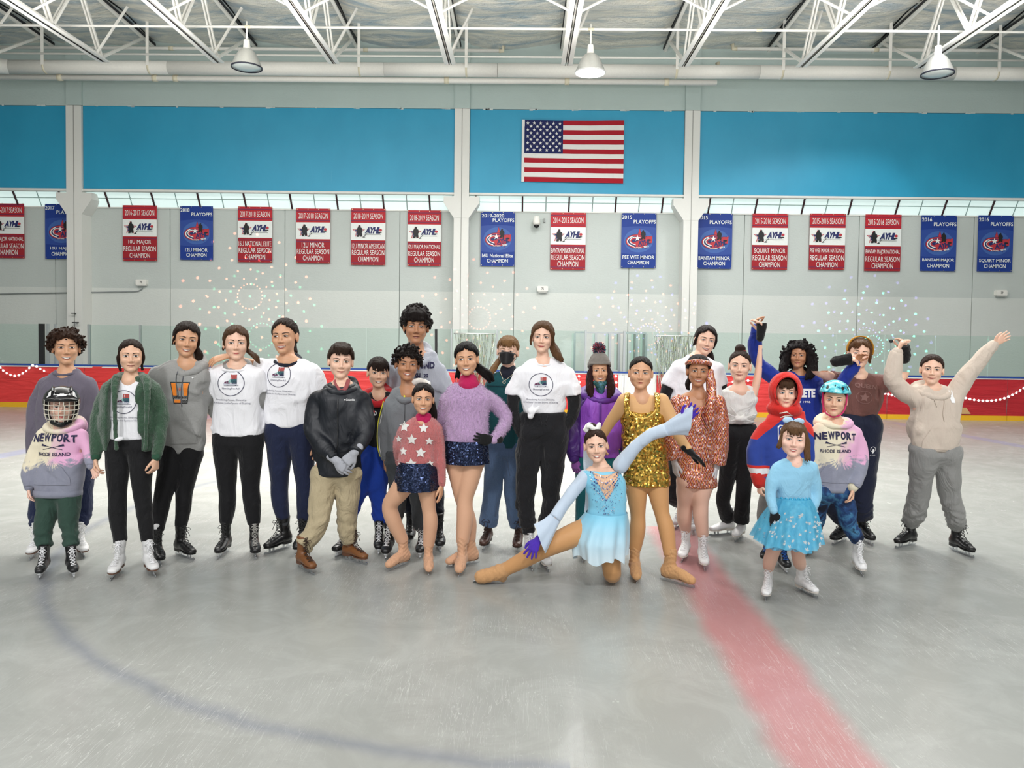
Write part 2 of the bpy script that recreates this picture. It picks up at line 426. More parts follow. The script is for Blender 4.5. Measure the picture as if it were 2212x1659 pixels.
# --- ice
RED0, RED1 = G(1497, 1215), G(1800, 1659)
def ice_mat():
    t = NT('ice'); co = t.coord(); sx = t.new('ShaderNodeSeparateXYZ'); t.lk(co, sx.inputs[0]); X, Y = sx.outputs[0], sx.outputs[1]
    base = t.mix(t.noise(0.35, det=5, rough=0.6), srgb(140, 142, 138), srgb(158, 160, 156))
    cloudy = t.ramp(t.noise(2.4, det=6, rough=0.7, dist=1.2), [(0.42, (0, 0, 0, 1)), (0.72, (1, 1, 1, 1))])
    base = t.mix(t.math('MULTIPLY', cloudy, 0.35), base, srgb(184, 186, 183))
    # painted lines under the ice (soft edged)
    jig = t.math('MULTIPLY', t.math('SUBTRACT', t.noise(3.0, det=3), 0.5), 0.10)
    def line(p0, p1, w, soft=0.05, ymin=None, ymax=None):
        dx, dy = p1[0] - p0[0], p1[1] - p0[1]; L = math.hypot(dx, dy); nx, ny = -dy / L, dx / L
        d = t.math('ADD', t.math('MULTIPLY', X, nx), t.math('MULTIPLY_ADD', Y, ny, -(p0[0] * nx + p0[1] * ny)))
        d = t.math('ABSOLUTE', t.math('ADD', d, jig))
        n = t.new('ShaderNodeMapRange', interpolation_type='SMOOTHSTEP'); n.inputs[1].default_value = w / 2 - soft; n.inputs[2].default_value = w / 2 + soft; n.inputs[3].default_value = 1; n.inputs[4].default_value = 0
        t.lk(d, n.inputs[0]); o = n.outputs[0]
        for lim, s in ((ymin, 1), (ymax, -1)):
            if lim is not None: o = t.math('MULTIPLY', o, t.math('GREATER_THAN', t.math('MULTIPLY', Y, s), lim * s))
        return o
    def circle(c, R, w, soft=0.05):
        dx = t.math('SUBTRACT', X, c[0]); dy = t.math('SUBTRACT', Y, c[1])
        r = t.math('SQRT', t.math('ADD', t.math('MULTIPLY', dx, dx), t.math('MULTIPLY', dy, dy)))
        d = t.math('ABSOLUTE', t.math('ADD', t.math('SUBTRACT', r, R), jig))
        n = t.new('ShaderNodeMapRange', interpolation_type='SMOOTHSTEP'); n.inputs[1].default_value = w / 2 - soft; n.inputs[2].default_value = w / 2 + soft; n.inputs[3].default_value = 1; n.inputs[4].default_value = 0
        t.lk(d, n.inputs[0]); return n.outputs[0]
    c = base
    c = t.mix(t.math('MULTIPLY', t.math('MULTIPLY', circle(CIRC[0], CIRC[1], 0.07, 0.06), t.math('LESS_THAN', X, 0.2)), 0.42), c, srgb(84, 92, 120))
    for p0, p1, w in BLUE_LINES: c = t.mix(t.math('MULTIPLY', line(p0, p1, w, 0.05), 0.28), c, srgb(110, 120, 190))
    c = t.mix(t.math('MULTIPLY', line(RED0, RED1, 0.37, 0.07, ymax=6.6), 0.50), c, srgb(196, 92, 100))
    # skate scratches
    sc = None
    for i, (ang, st) in enumerate(((0.3, 9), (1.2, 11), (2.2, 8), (2.8, 13))):
        v = t.mapped((st, 0.55, 1), (0, 0, ang), (i * 3.1, 0, 0)); n = t.noise(2.2, v, det=2, dist=1.6)
        l = t.ramp(n, [(0.495, (0, 0, 0, 1)), (0.5, (1, 1, 1, 1)), (0.505, (0, 0, 0, 1))]); sc = l if sc is None else t.math('MAXIMUM', sc, l)
    patch = t.ramp(t.noise(1.1, det=3), [(0.42, (0, 0, 0, 1)), (0.6, (1, 1, 1, 1))])
    sc = t.math('MULTIPLY', sc, patch)
    t.col(t.mix(t.math('MULTIPLY', sc, 0.35), c, srgb(226, 227, 225)))
    ro = t.new('ShaderNodeMapRange'); ro.inputs[3].default_value = 0.14; ro.inputs[4].default_value = 0.34; t.lk(t.noise(1.7, det=6, rough=0.7, dist=1.0), ro.inputs[0]); t.lk(ro.outputs[0], t.b.inputs['Roughness'])
    b = t.bump(t.noise(6, det=5, dist=0.6), 0.06, 0.02); t.bump(sc, 0.25, 0.002, b)
    t.b.inputs['IOR'].default_value = 1.31
    return t.m
_c0, _c1, _c2 = G(95, 1290), G(330, 1490), G(720, 1600)
def circ3(a, b, c):
    ax, ay, bx, by, cx, cy = a[0], a[1], b[0], b[1], c[0], c[1]
    d = 2 * (ax * (by - cy) + bx * (cy - ay) + cx * (ay - by))
    ux = ((ax * ax + ay * ay) * (by - cy) + (bx * bx + by * by) * (cy - ay) + (cx * cx + cy * cy) * (ay - by)) / d
    uy = ((ax * ax + ay * ay) * (cx - bx) + (bx * bx + by * by) * (ax - cx) + (cx * cx + cy * cy) * (bx - ax)) / d
    return (ux, uy), math.hypot(ax - ux, ay - uy)
CIRC = circ3(_c0, _c1, _c2)
BLUE_LINES = [(G(0, 985), G(160, 955), 0.30), (G(2050, 935), G(2212, 965), 0.28)]
me = mesh_np('floor', [(-16, -11, 0), (16, -11, 0), (16, 15.85, 0), (-16, 15.85, 0)], [(0, 1, 2, 3)], False)
link('floor', me, ice_mat()); bpy.data.objects['floor']['kind'] = 'structure'
MB().box(XL, XR, 15.85, 18.2, -0.2, -0.001).build('floor_aisle', flat('rubber_floor', (70, 72, 76), 0.8), kind='structure')

for nm, x in (('wall_left', -16.1), ('wall_right', 16.0)): link(nm, MB().box(x, x + .1, -11, 18.2, 0, 8.6).mesh(nm), m_wall_hi)['kind'] = 'structure'
# --- back wall: tilt-up panels with recessed joints, two paint tones
z_top_wall = zat(457, YW); z_band = zat(632, YW)
rootw = empty('wall_back', (0, YW, 0), kind='structure')
jx = [xat(x, YW) for x in range(-390, 2700, 247)]; jx = [x + xat(121, YW) - xat(121, YW) for x in jx]
off = xat(368, YW) - jx[min(range(len(jx)), key=lambda i: abs(jx[i] - xat(368, YW)))]
jx = [XL] + [x + off for x in jx if XL < x + off < XR] + [XR]
for i in range(len(jx) - 1):
    for (za, zb, m) in ((0, z_band, m_wall_lo), (z_band, z_top_wall, m_wall_hi)):
        b = MB().box(jx[i] + 0.008, jx[i + 1] - 0.008, 0, 0.25, za, zb); o = link('wall_panel', b.mesh('wall_panel'), m, rootw)
link('joint_backing', MB().box(XL, XR, 0.02, 0.27, 0, z_top_wall).mesh('joint_backing'), flat('joint_sealant', (140, 146, 142), 0.9), rootw)
link('wall_ledge', MB().box(XL, XR, -0.02, 0.1, z_top_wall - 0.02, z_top_wall + 0.015).mesh('wall_ledge'), m_white, rootw)

# --- upper blue panels, sage band, pillars
z_bb = zat(417, YB); z_bt = zat(237, YB); z_roof = 8.5
pil = [(-346, -312), (145, 178), (978, 1010), (1472, 1504), (2330, 2362)]
px_edges = [(xat(a, YP), xat(b, YP)) for a, b in pil]
rootu = empty('wall_upper', (0, YB, 0), kind='structure')
edges = [XL] + [v for e in px_edges for v in e] + [XR]
for i in range(0, len(edges), 2):
    a, b = edges[i], edges[i + 1]
    if b - a < 0.1: continue
    link('blue_panel', MB().box(a + 0.01, b - 0.01, 0, 0.3, z_bb, z_bt).mesh('blue_panel'), m_blue, rootu)
    link('band_panel', MB().box(a, b, 0.015, 0.3, z_bt + 0.012, z_roof).mesh('band_panel'), m_band, rootu)
    link('panel_sill', MB().box(a, b, -0.03, 0.12, z_bb - 0.05, z_bb - 0.004).mesh('panel_sill'), m_white, rootu)
    # ragged caulk lumps left along the seam above the blue
    rs = random.Random(i); bl = MB(); x = a + 0.3
    while x < b - 0.2:
        for _ in range(rs.randint(1, 3)):
            w = rs.uniform(0.03, 0.12); bl.box(x, x + w, -0.008, 0.01, z_bt - 0.01 + rs.uniform(-0.012, 0.01), z_bt + rs.uniform(0.008, 0.03)); x += w * rs.uniform(0.5, 1.2)
        x += rs.uniform(0.7, 1.0)
    tag(link('caulk_residue', bl.mesh('caulk_residue'), flat('old_caulk', (205, 214, 212), 0.8), rootu), kind='stuff')
zc0, zc1, zc2 = zat(425, YP), zat(446, YP), zat(466, YP)
for (xa, xb) in px_edges:
    r = empty('pillar', ((xa + xb) / 2, YP, 0)); w = (xb - xa) / 2
    link('shaft', MB().box(-w, w, 0, 0.45, 0, z_bt).mesh('shaft'), m_white, r)
    link('upper_shaft', MB().box(-w, w, 0.01, 0.45, z_bt + 0.01, z_roof).mesh('upper_shaft'), m_band, r)
    e = 0.235
    link('haunch', MB().prism([(-w - e, zc0), (w + e, zc0), (w + e, zc1 + 0.07), (w + 0.004, zc2 - 0.06), (-w - 0.004, zc2 - 0.06), (-w - e, zc1 + 0.07)], -0.006, 0.44).mesh('haunch'), m_white, r)
    link('seam', MB().box(-0.006, 0.006, -0.008, 0.0, 0, z_bt).mesh('seam'), flat('seam_grey', (150, 150, 146), 0.9), r)  # plain grey strip down the middle of the pillar front
    r['kind'] = 'structure'; r.name = 'trim_1'

# --- clerestory light strip sloping between the blue panels and the back wall
t = NT('clerestory_panel'); t.b.inputs['Emission Color'].default_value = (0.76, 1.0, 0.96, 1); t.b.inputs['Emission Strength'].default_value = 0.42; t.set(Roughness=0.4); t.col((0.8, 0.9, 0.9, 1)); m_pane = t.m
m_mull = flat('dark_maroon_mullion', (62, 30, 38), 0.5); m_thin = flat('thin_glazing_bar', (150, 172, 168), 0.5)
rootc = empty('window_1', (0, YB, 0), kind='structure')
P0 = np.array([0, 0.10, zat(418, YB + 0.1)]); P1 = np.array([0, YW - YB - 0.02, z_top_wall + 0.012])
step = xat(328, YP) - xat(228, YP); x0 = xat(227, YB + 0.1) - 13 * step
k = 0; x = x0
while x < XR:
    if x > XL - step:
        for half in (0, 1):
            for row in (0, 1):
                xa, xb = x + step / 2 * half + 0.02, x + step / 2 * (half + 1) - 0.008
                ta, tb = (0.0, 0.49) if row == 0 else (0.51, 1.0); qa, qb = P0 + (P1 - P0) * ta, P0 + (P1 - P0) * tb
                n = 0.02
                V = [(xa, qa[1], qa[2]), (xb, qa[1], qa[2]), (xb, qb[1], qb[2]), (xa, qb[1], qb[2])]; V += [(a, b + 0.004, c + n) for a, b, c in V]
                link('pane', mesh_np('pane', V, [(0, 1, 2, 3), (7, 6, 5, 4), (0, 4, 5, 1), (1, 5, 6, 2), (2, 6, 7, 3), (3, 7, 4, 0)], False), m_pane, rootc)
        link('mullion', MB().bar((x, P0[1] - 0.02, P0[2] - 0.004), (x, P1[1], P1[2] - 0.006), 0.035, 0.03).mesh('mullion'), m_mull, rootc)
        link('thin_mullion', MB().bar((x + step / 2 + 0.006, P0[1], P0[2]), (x + step / 2 + 0.006, P1[1], P1[2]), 0.009, 0.02).mesh('thin_mullion'), m_thin, rootc)
    x += step
link('cross_bar', MB().bar((XL, (P0[1] + P1[1]) / 2, (P0[2] + P1[2]) / 2), (XR, (P0[1] + P1[1]) / 2, (P0[2] + P1[2]) / 2), 0.008, 0.02).mesh('cross_bar'), m_thin, rootc)
link('backing', MB().box(XL, XR, 0.12, 0.5, P0[2] + 0.06, P0[2] + 0.1).mesh('backing'), m_white, rootc)

# --- roof: quilted foil insulation over the joists
sp = 251 / FPX * 15.5; xe = [xat(a, 15.5, 140) for a in (225, 480, 735, 980, 1225, 1480, 1735, 1985)]; sp = (xe[-1] - xe[0]) / 7
JX = [xe[0] + sp * i for i in range(-3, 11)]
def roof_z(y): return 8.22 + 0.045 * (17.6 - y)
def foil_mat():
    t = NT('foil_insulation')
    w = t.noise(5, t.mapped((0.5, 1.6, 1)), det=6, rough=0.65, dist=1.5)
    t.col(t.ramp(t.noise(1.5, t.mapped((.35, 1.8, 1)), det=5, rough=.65, dist=1.2), [(.34, srgb(170, 190, 202)), (.48, srgb(222, 224, 220)), (.6, srgb(252, 248, 236))]))
    b = t.bump(w, 0.9, 0.07); t.bump(t.noise(22, t.mapped((1, 0.4, 1), (0, 0, 0.5)), det=5, dist=2), 0.5, 0.02, b)
    return t.set(Roughness=0.34, Metallic=0.15).m
m_foil = foil_mat(); m_seam = flat('black_seam_strap', (30, 32, 36), 0.6)
rootr = empty('ceiling', (0, 0, 0), kind='structure')
NY = 60; y0r, y1r = 4.0, 17.85
for i in range(len(JX) - 1):
    nx = 14; V = []; F = []
    for j in range(NY + 1):
        y = y0r + (y1r - y0r) * j / NY; s = abs(math.sin(math.pi * (y / 0.95)))
        for q in range(nx + 1):
            u = q / nx; edge = math.sin(math.pi * u) ** 0.6
            V.append((JX[i] + 0.02 + (sp - 0.04) * u, y, roof_z(y) - 0.15 * edge * (s ** 0.7) + 0.03 * math.sin(7 * u + 3 * y + i)))
    for j in range(NY):
        for q in range(nx): a = j * (nx + 1) + q; F.append((a, a + nx + 1, a + nx + 2, a + 1))
    link('insulation_blanket', mesh_np('insulation_blanket', V, F), m_foil, rootr)
for x in JX:
    link('seam_strap', MB().box(x - 0.05, x + 0.05, y0r, y1r - 0.15, -0.14, -0.09).mesh('seam_strap'), m_seam, rootr)
    o = rootr.children[-1]; o.rotation_euler = (-0.045, 0, 0); o.location = (0, 0, 8.22 + 0.045 * 17.6 + 0.0)
link('roof_deck', MB().bar((0, y0r, roof_z(y0r) + 0.2), (0, 18.2, roof_z(18.2) + 0.2), XR * 2, 0.1).mesh('roof_deck'), flat('roof_deck_metal', (120, 125, 128), 0.6), rootr)
y = 16.8
while y > 4:
    link('purlin', MB().box(XL, XR, y - 0.02, y + 0.02, roof_z(y) - 0.02, roof_z(y) + 0.0).mesh('purlin'), m_steel, rootr); y -= 1.24

# --- bar joists running toward the camera
z_bc = zat(141, 15.5)
m_j = m_steel
for ji, x in enumerate(JX):
    xm = x + 0.0
    r = empty('roof_joist', (xm, 15.5, z_bc))
    tag(r, 'white open-web steel roof joist, %s' % (['far left, outside the frame', 'second beyond the left edge', 'just beyond the left edge', 'at the far left over the curly haired skater', 'second from the left in view', 'third from the left in view', 'fourth from the left in view, left of the centre', 'fifth from the left, just left of the lit lamp', 'sixth from the left, right of the lit lamp', 'seventh from the left in view', 'rightmost joist ending in view', 'at the right edge', 'right of the frame', 'far right, outside the frame'][ji]), 'roof joist', 'roof joists')
    for dx in (-0.064, 0.064):
        b = MB().box(dx - 0.05, dx + 0.05, -11.5, 0, 0, 0.014); b.box(dx - (0.05 if dx > 0 else -0.036), dx - (0.036 if dx > 0 else -0.05), -11.5, 0, 0, 0.1)
        link('bottom_chord', b.mesh('bottom_chord'), m_j, r)
    def topz(yy): return roof_z(yy) - 0.16 - z_bc
    link('top_chord', MB().bar((0, -11.5, topz(4.0)), (0, 2.2, topz(17.7)), 0.06, 0.05).mesh('top_chord'), m_j, r)
    yy = 0.0; up = True; nodes = []
    while yy > -11: nodes.append(yy); yy -= 0.8
    for k in range(len(nodes) - 1):
        a = (0, nodes[k] - 0.12, 0.05 if k % 2 == 0 else topz(15.5 + nodes[k])); c = (0, nodes[k + 1] - 0.12, 0.05 if k % 2 == 1 else topz(15.5 + nodes[k + 1]))
        for dx in (-0.03, 0.03): link('web_bar', MB().bar((dx, a[1], a[2]), (dx, c[1], c[2]), 0.03, 0.045).mesh('web_bar'), m_j, r)
    link('end_web', MB().bar((0, -0.12, 0.05), (0, 1.6, topz(17.1)), 0.05, 0.05).mesh('end_web'), m_j, r)
    # horizontal and diagonal bridging to the next joist
    if ji < len(JX) - 1:
        for yb in (-2.3, -6.4):
            link('bridging', MB().tube([(0, yb, 0.06), (sp, yb - 0.02, topz(15.5 + yb) - 0.03)], 0.022, 6).mesh('bridging'), m_j, r)
            link('bridging', MB().tube([(sp, yb - 0.06, 0.06), (0, yb - 0.05, topz(15.5 + yb) - 0.03)], 0.022, 6).mesh('bridging'), m_j, r)
        link('knee_brace', MB().tube([(0, -0.3, 0.05), (0.42, 0.1, topz(15.6) - 0.02)], 0.028, 6).mesh('knee_brace'), m_j, r)

# --- pipes and duct under the roof edge
def pipe(name, label, x0p, x1p, ypx_at_mid, D, rad, cat='pipe', couplings=(), hook=None, group=None):
    xa, xb = xat(x0p, D, ypx_at_mid), xat(x1p, D, ypx_at_mid); z = zat(ypx_at_mid, D)
    r = empty(name, ((xa + xb) / 2, D, z)); tag(r, label, cat, group); h = (xb - xa) / 2
    link('pipe_run', MB().tube([(-h, 0, 0), (h, 0, 0)], rad, 16).mesh('pipe_run', True), m_steel, r)
    for cp in couplings:
        xc = xat(cp, D, ypx_at_mid) - r.location.x
        link('coupling', MB().tube([(xc - 0.05, 0, 0), (xc + 0.05, 0, 0)], rad * 1.22, 16).mesh('coupling', True), flat('cream_coupling', (222, 214, 190), 0.5), r)
    if hook:
        s = 1 if hook == 'R' else -1
        link('end_elbow', MB().tube([(s * h, 0, 0), (s * (h + 0.08), 0, 0.0), (s * (h + 0.1), 0, 0.1)], rad * 1.2, 12).mesh('end_elbow', True), flat('cream_coupling', (222, 214, 190), 0.5), r)
    return r
D = 16.6
duct = empty('air_duct', (0, D, zat(152, D))); tag(duct, 'large round white duct running the full width under the roof', 'duct')
xs = [xat(v, D, 141) for v in (16, 365, 830, 1075, 1460, 1640, 2060, 2400)]
for a, b in zip(xs[:-1], xs[1:]): link('duct_section', MB().tube([(a + 0.004, 0, 0), (b - 0.004, 0, 0)], 0.14, 24).mesh('duct_section', True), m_steel, duct)
for v in (100, 325, 778, 1008, 1460, 1688, 1916, 2150):
    xc = xat(v, D, 141); link('hanger_strap', MB().tube([(xc - 0.02, 0, 0), (xc + 0.02, 0, 0)], 0.146, 24).mesh('hanger_strap', True), flat('cream_coupling', (222, 214, 190), 0.5), duct)
    link('hanger_rod', MB().box(xc - 0.03, xc + 0.03, -0.15, -0.13, 0.0, 1.2).mesh('hanger_rod'), m_steel, duct)
link('duct_elbow', MB().tube([(xs[0] + 0.02, 0, 0), (xs[0] - 0.2, -0.12, -0.02), (xs[0] - 0.34, -0.5, -0.05), (xs[0] - 0.36, -1.2, -0.08)], [0.15, 0.165, 0.165, 0.15], 24).mesh('duct_elbow', True), m_steel, duct)
pipe('sprinkler_pipe', 'thick white pipe just below the big duct, ending above the right pillar', -60, 1548, 175, 16.75, 0.06, couplings=(130, 335, 380, 965, 1225, 1440), hook=None)
pipe('sprinkler_pipe', 'white pipe above the duct ending in an upturned elbow left of the lit lamp', -60, 1078, 110, 16.95, 0.038, couplings=(370, 470, 790), hook='R')
pipe('sprinkler_pipe', 'white pipe above the duct starting with an elbow right of the lit lamp', 1592, 2400, 102, 16.95, 0.038, couplings=(1893,), hook='L')
pipe('sprinkler_pipe', 'white pipe tucked behind the duct top at the right', 1560, 2400, 142, 17.1, 0.045, hook='L')
pipe('conduit', 'thin white conduit strung across below the upper pipes', -60, 2400, 123, 16.2, 0.02)
pipe('conduit', 'thin white conduit nearest the camera, high among the joists', -60, 2400, 62, 14.2, 0.022, couplings=(535, 1277, 1640))

# --- high-bay lamps
def high_bay(px, py, lit, label, D=14.2):
    c = W(px, py, D); r = empty('high_bay_lamp', c); tag(r, label, 'ceiling lamp', 'high-bay lamps')
    R = 0.27
    tt = flat('brushed_aluminium_reflector', (206, 206, 202), 0.35, 0.75)
    link('reflector', MB().lathe([(R, 0), (R * 0.96, 0.05), (R * 0.72, 0.20), (R * 0.52, 0.29), (R * 0.34, 0.33), (R * 0.32, 0.33), (R * 0.5, 0.28), (R * 0.7, 0.19), (R * 0.94, 0.045), (R * 0.98, 0)], 28).mesh('reflector', True), tt, r)
    link('rim', MB().lathe([(R * 1.0, -0.012), (R * 1.035, -0.012), (R * 1.035, 0.014), (R * 1.0, 0.014), (R * 1.0, -0.012)], 28).mesh('rim', True), flat('rim_black' if not lit else 'rim_grey', (35, 36, 52) if not lit else (190, 190, 188), 0.4), r)
    if lit:
        t = NT('lit_lens'); t.b.inputs['Emission Color'].default_value = (1, 1, 0.97, 1); t.b.inputs['Emission Strength'].default_value = 9; ml = t.m
    else: ml = flat('frosted_lens', (200, 208, 206), 0.15)
    link('lens', MB().lathe([(0.001, -0.03), (R * 0.5, -0.026), (R * 0.97, -0.002), (R * 0.97, 0.004), (0.001, 0.004)], 28).mesh('lens', True), ml, r)
    link('ballast_housing', MB().lathe([(0.001, 0.50), (0.05, 0.50), (0.055, 0.48), (0.065, 0.35), (0.09, 0.32), (0.001, 0.32)], 20).mesh('ballast_housing', True), m_steel, r)
    zt = zat(50, D) - c[2]
    link('stem', MB().tube([(0, 0, 0.48), (0, 0, zt)], 0.016, 8).mesh('stem', True), m_steel, r)
    return r
high_bay(533, 146, False, 'unlit high-bay lamp hanging at the left with a dark rim')
high_bay(1275, 157, True, 'lit high-bay lamp glowing white near the centre above the flag')
high_bay(2025, 160, False, 'unlit high-bay lamp hanging at the right behind a joist')
_l = bpy.data.lights.new('high_bay_bulb', 'SPOT'); _l.energy = 260; _l.spot_size = math.radians(150); _l.spot_blend = 0.4; _l.shadow_soft_size = 0.24
_o = bpy.data.objects.new('high_bay_bulb', _l); _c = W(1275, 157, 14.2); _o.location = (_c[0], _c[1], _c[2] - 0.06); COL.objects.link(_o)

# --- banners
def banner_base(px0, px1, py0, py1, Y):
    a, b = W(px0, py0, Y), W(px1, py1, Y); return (a[0] + b[0]) / 2, (a[2] + b[2]) / 2, abs(b[0] - a[0]), abs(a[2] - b[2])
m_bred = cloth('banner_red', (186, 36, 48), weave=80, wrinkle=3, wstr=0.25, mott=0.05, rough=0.5); m_bred2 = cloth('banner_dark_red', (158, 28, 40), weave=80, wrinkle=3, wstr=0.25, mott=0.05, rough=0.5)
m_bwht = flat('banner_white', (236, 240, 238), 0.5); m_bnav = flat('banner_navy', (30, 38, 98), 0.5); m_bpur = flat('banner_purple_stripe', (112, 32, 78), 0.5)
m_bblu = cloth('banner_blue', (22, 56, 140), weave=80, wrinkle=3, wstr=0.25, mott=0.05, rough=0.45); m_bbl2 = flat('banner_light_blue', (60, 98, 170), 0.5); m_bbl3 = flat('banner_mid_blue', (36, 70, 152), 0.5)
m_bblk = flat('banner_black', (18, 18, 22), 0.5); m_blred = flat('logo_red', (190, 48, 60), 0.5); m_grom = flat('grommet_brass', (210, 200, 160), 0.3, 0.8)
LOGO = [m_bnav, m_blred, m_bblk, m_bwht]
def tr(VF, dx=0, dz=0, y=0, sx=1, sz=1, rot=0):
    V, F = VF; V = np.array(V, float); c, s = math.cos(rot), math.sin(rot)
    x, z = V[:, 0] * sx, V[:, 2] * sz; V = np.stack([x * c - z * s + dx, V[:, 1] * 0 + y, x * s + z * c + dz], 1); return V, F
def mb_of(items):
    b = MB()
    for VF, mi in items: b.add(VF[0], VF[1], mi)
    return b
player = [(-.10, .34), (-.04, .44), (.05, .45), (.10, .36), (.09, .28), (.22, .22), (.26, .02), (.20, -.12), (.24, -.30), (.20, -.42), (.06, -.44), (.02, -.30), (-.04, -.44), (-.22, -.46), (-.24, -.36), (-.14, -.22), (-.24, -.02), (-.22, .18)]
S = 0.79
def star_logo():
    it = [(tr(star_fan(0.155), -0.22, 0, -.004), 1), (tr(star_fan(0.125), -0.22, 0, -.006), 3), (tr(star_fan(0.11), -0.22, 0, -.008), 0), (tr(poly_fan(player), -0.20, 0.01, -.010, .27, .30), 2),
          (tr(text_fit('AYHL', 0.36, 0.15, 0.05, 0.9, 0.35), 0.10, 0.03, -.006), 0), (tr(disc(0.035, 0.03), 0.285, 0.035, -.009), 1), (tr(disc(0.045, 0.012), 0.27, -0.02, -.010), 2),
          (tr(([(-.2, 0, 0), (.2, 0, 0), (.2, 0, .006), (-.2, 0, .006)], [(0, 1, 2, 3)]), 0.10, -0.075, -.006), 2),
          (tr(([(-.12, 0, -.09), (.0, 0, .03), (.01, 0, .03), (-.11, 0, -.10)], [(0, 1, 2, 3)]), -0.0, -0.04, -.007), 2), (tr(([(-.03, 0, 0), (.03, 0, 0), (.03, 0, .012), (-.03, 0, .012)], [(0, 1, 2, 3)]), -0.10, -0.135, -.007), 2)]
    return mb_of(it).mesh('league_emblem')
def oval_logo(year):
    it = [(tr(star_fan(0.27, .36), 0.02, 0.01, -.004, 1, 1), 0), (tr(star_fan(0.25, .36), 0.02, 0.01, -.005), 1), (tr(disc(0.27, 0.165, n=30), -0.03, -0.03, -.006), 0), (tr(ring_strip(0.26, 0.155, 0.03, 30), -0.03, -0.03, -.007), 1),
          (tr(ring_strip(0.20, 0.10, 0.05, 30), -0.01, -0.02, -.008), 1), (tr(ring_strip(0.235, 0.135, 0.022, 16, a0=120, a1=250), -0.03, -0.03, -.009), 3), (tr(ring_strip(0.19, 0.10, 0.018, 16, a0=115, a1=255), -0.02, -0.02, -.010), 3),
          (tr(([(-.05, 0, -.16), (.30, 0, -.06), (.31, 0, .10), (.12, 0, .03), (-.10, 0, -.05)], [(0, 1, 2, 3, 4)]), 0, 0, -.010), 1),
          (tr(star_fan(0.075, .38), -0.03, 0.04, -.012), 3), (tr(poly_fan(player), 0.10, 0.12, -.014, .22, .24), 2),
          (tr(text_fit('AYHL', 0.30, 0.11, 0.05, 0.9, 0.2), 0.12, -0.055, -.013, rot=0.2), 0), (tr(disc(0.04, 0.018), 0.24, 0.0, -.015), 2),
          (tr(text_fit('PLAYOFFS', 0.17, 0.03, 0.03), -0.02, -0.175, -.013, rot=-0.02), 3), (tr(text_fit(year, 0.12, 0.04, 0.04), 0.17, -0.15, -.013, rot=0.2), 3)]
    return mb_of(it).mesh('playoff_emblem')
_sl = star_logo(); _ol = {}
def wavy(o, h, amp, seed):
    return None
def sheet(w, h, z0, z1, curl, mat, name, parent, y=0.0, x0=None, x1=None, mi=None):
    x0 = -w / 2 if x0 is None else x0; x1 = w / 2 if x1 is None else x1
    b = MB().box(x0, x1, y, y + 0.004, z0, z1); return link(name, b.mesh(name), mat, parent)
def red_banner(p, top, lines, label):
    x, z, w, h = banner_base(*p, YW - 0.05); r = empty('season_banner', (x, YW - 0.05, z)); tag(r, label, 'banner', 'red season banners')
    r.scale = (w / S, 1, w / S); h = h * S / w; t = h / 2
    zs = [t, t - h * 0.255, t - h * 0.56, -t]
    sheet(S, h, -t, t, 0, m_bred, 'fabric', r)
    sheet(S, h, zs[2], zs[1], 0, m_bwht, 'white_field', r, -.003); sheet(S, h, -t, zs[2] - 0.012, 0, m_bred2, 'lower_field', r, -.003)
    for zz in (t - 0.06, t - h * 0.215, zs[2] - 0.05, -t + 0.055): link('stripe', MB().box(-S / 2, S / 2, -.006, 0, zz - .008, zz + .008).mesh('stripe'), m_bpur, r)
    link('lettering', mb_of([(tr(text_fit(top, 0.68, 0.125, 0.0), 0, t - h * 0.135, -.007), 0)]).mesh('lettering'), m_bwht, r)
    o = link('emblem', _sl, LOGO, r); o.location = (0, -.004, (zs[1] + zs[2]) / 2)
    it = [(tr(text_fit(l, min(0.75, 0.055 * len(l) + 0.03), 0.115, 0.0), 0, zs[2] - 0.135 - 0.15 * i, -.007), 0) for i, l in enumerate(lines)]
    link('lettering', mb_of(it).mesh('lettering'), m_bwht, r)
    g = MB()
    for gx in (-.37, -.12, .12, .37):
        for gz in (t - .02, -t + .02): g.add(*tr(disc(.008, .008, n=8), gx, gz, -.006))
    link('grommet', g.mesh('grommet'), m_grom, r)
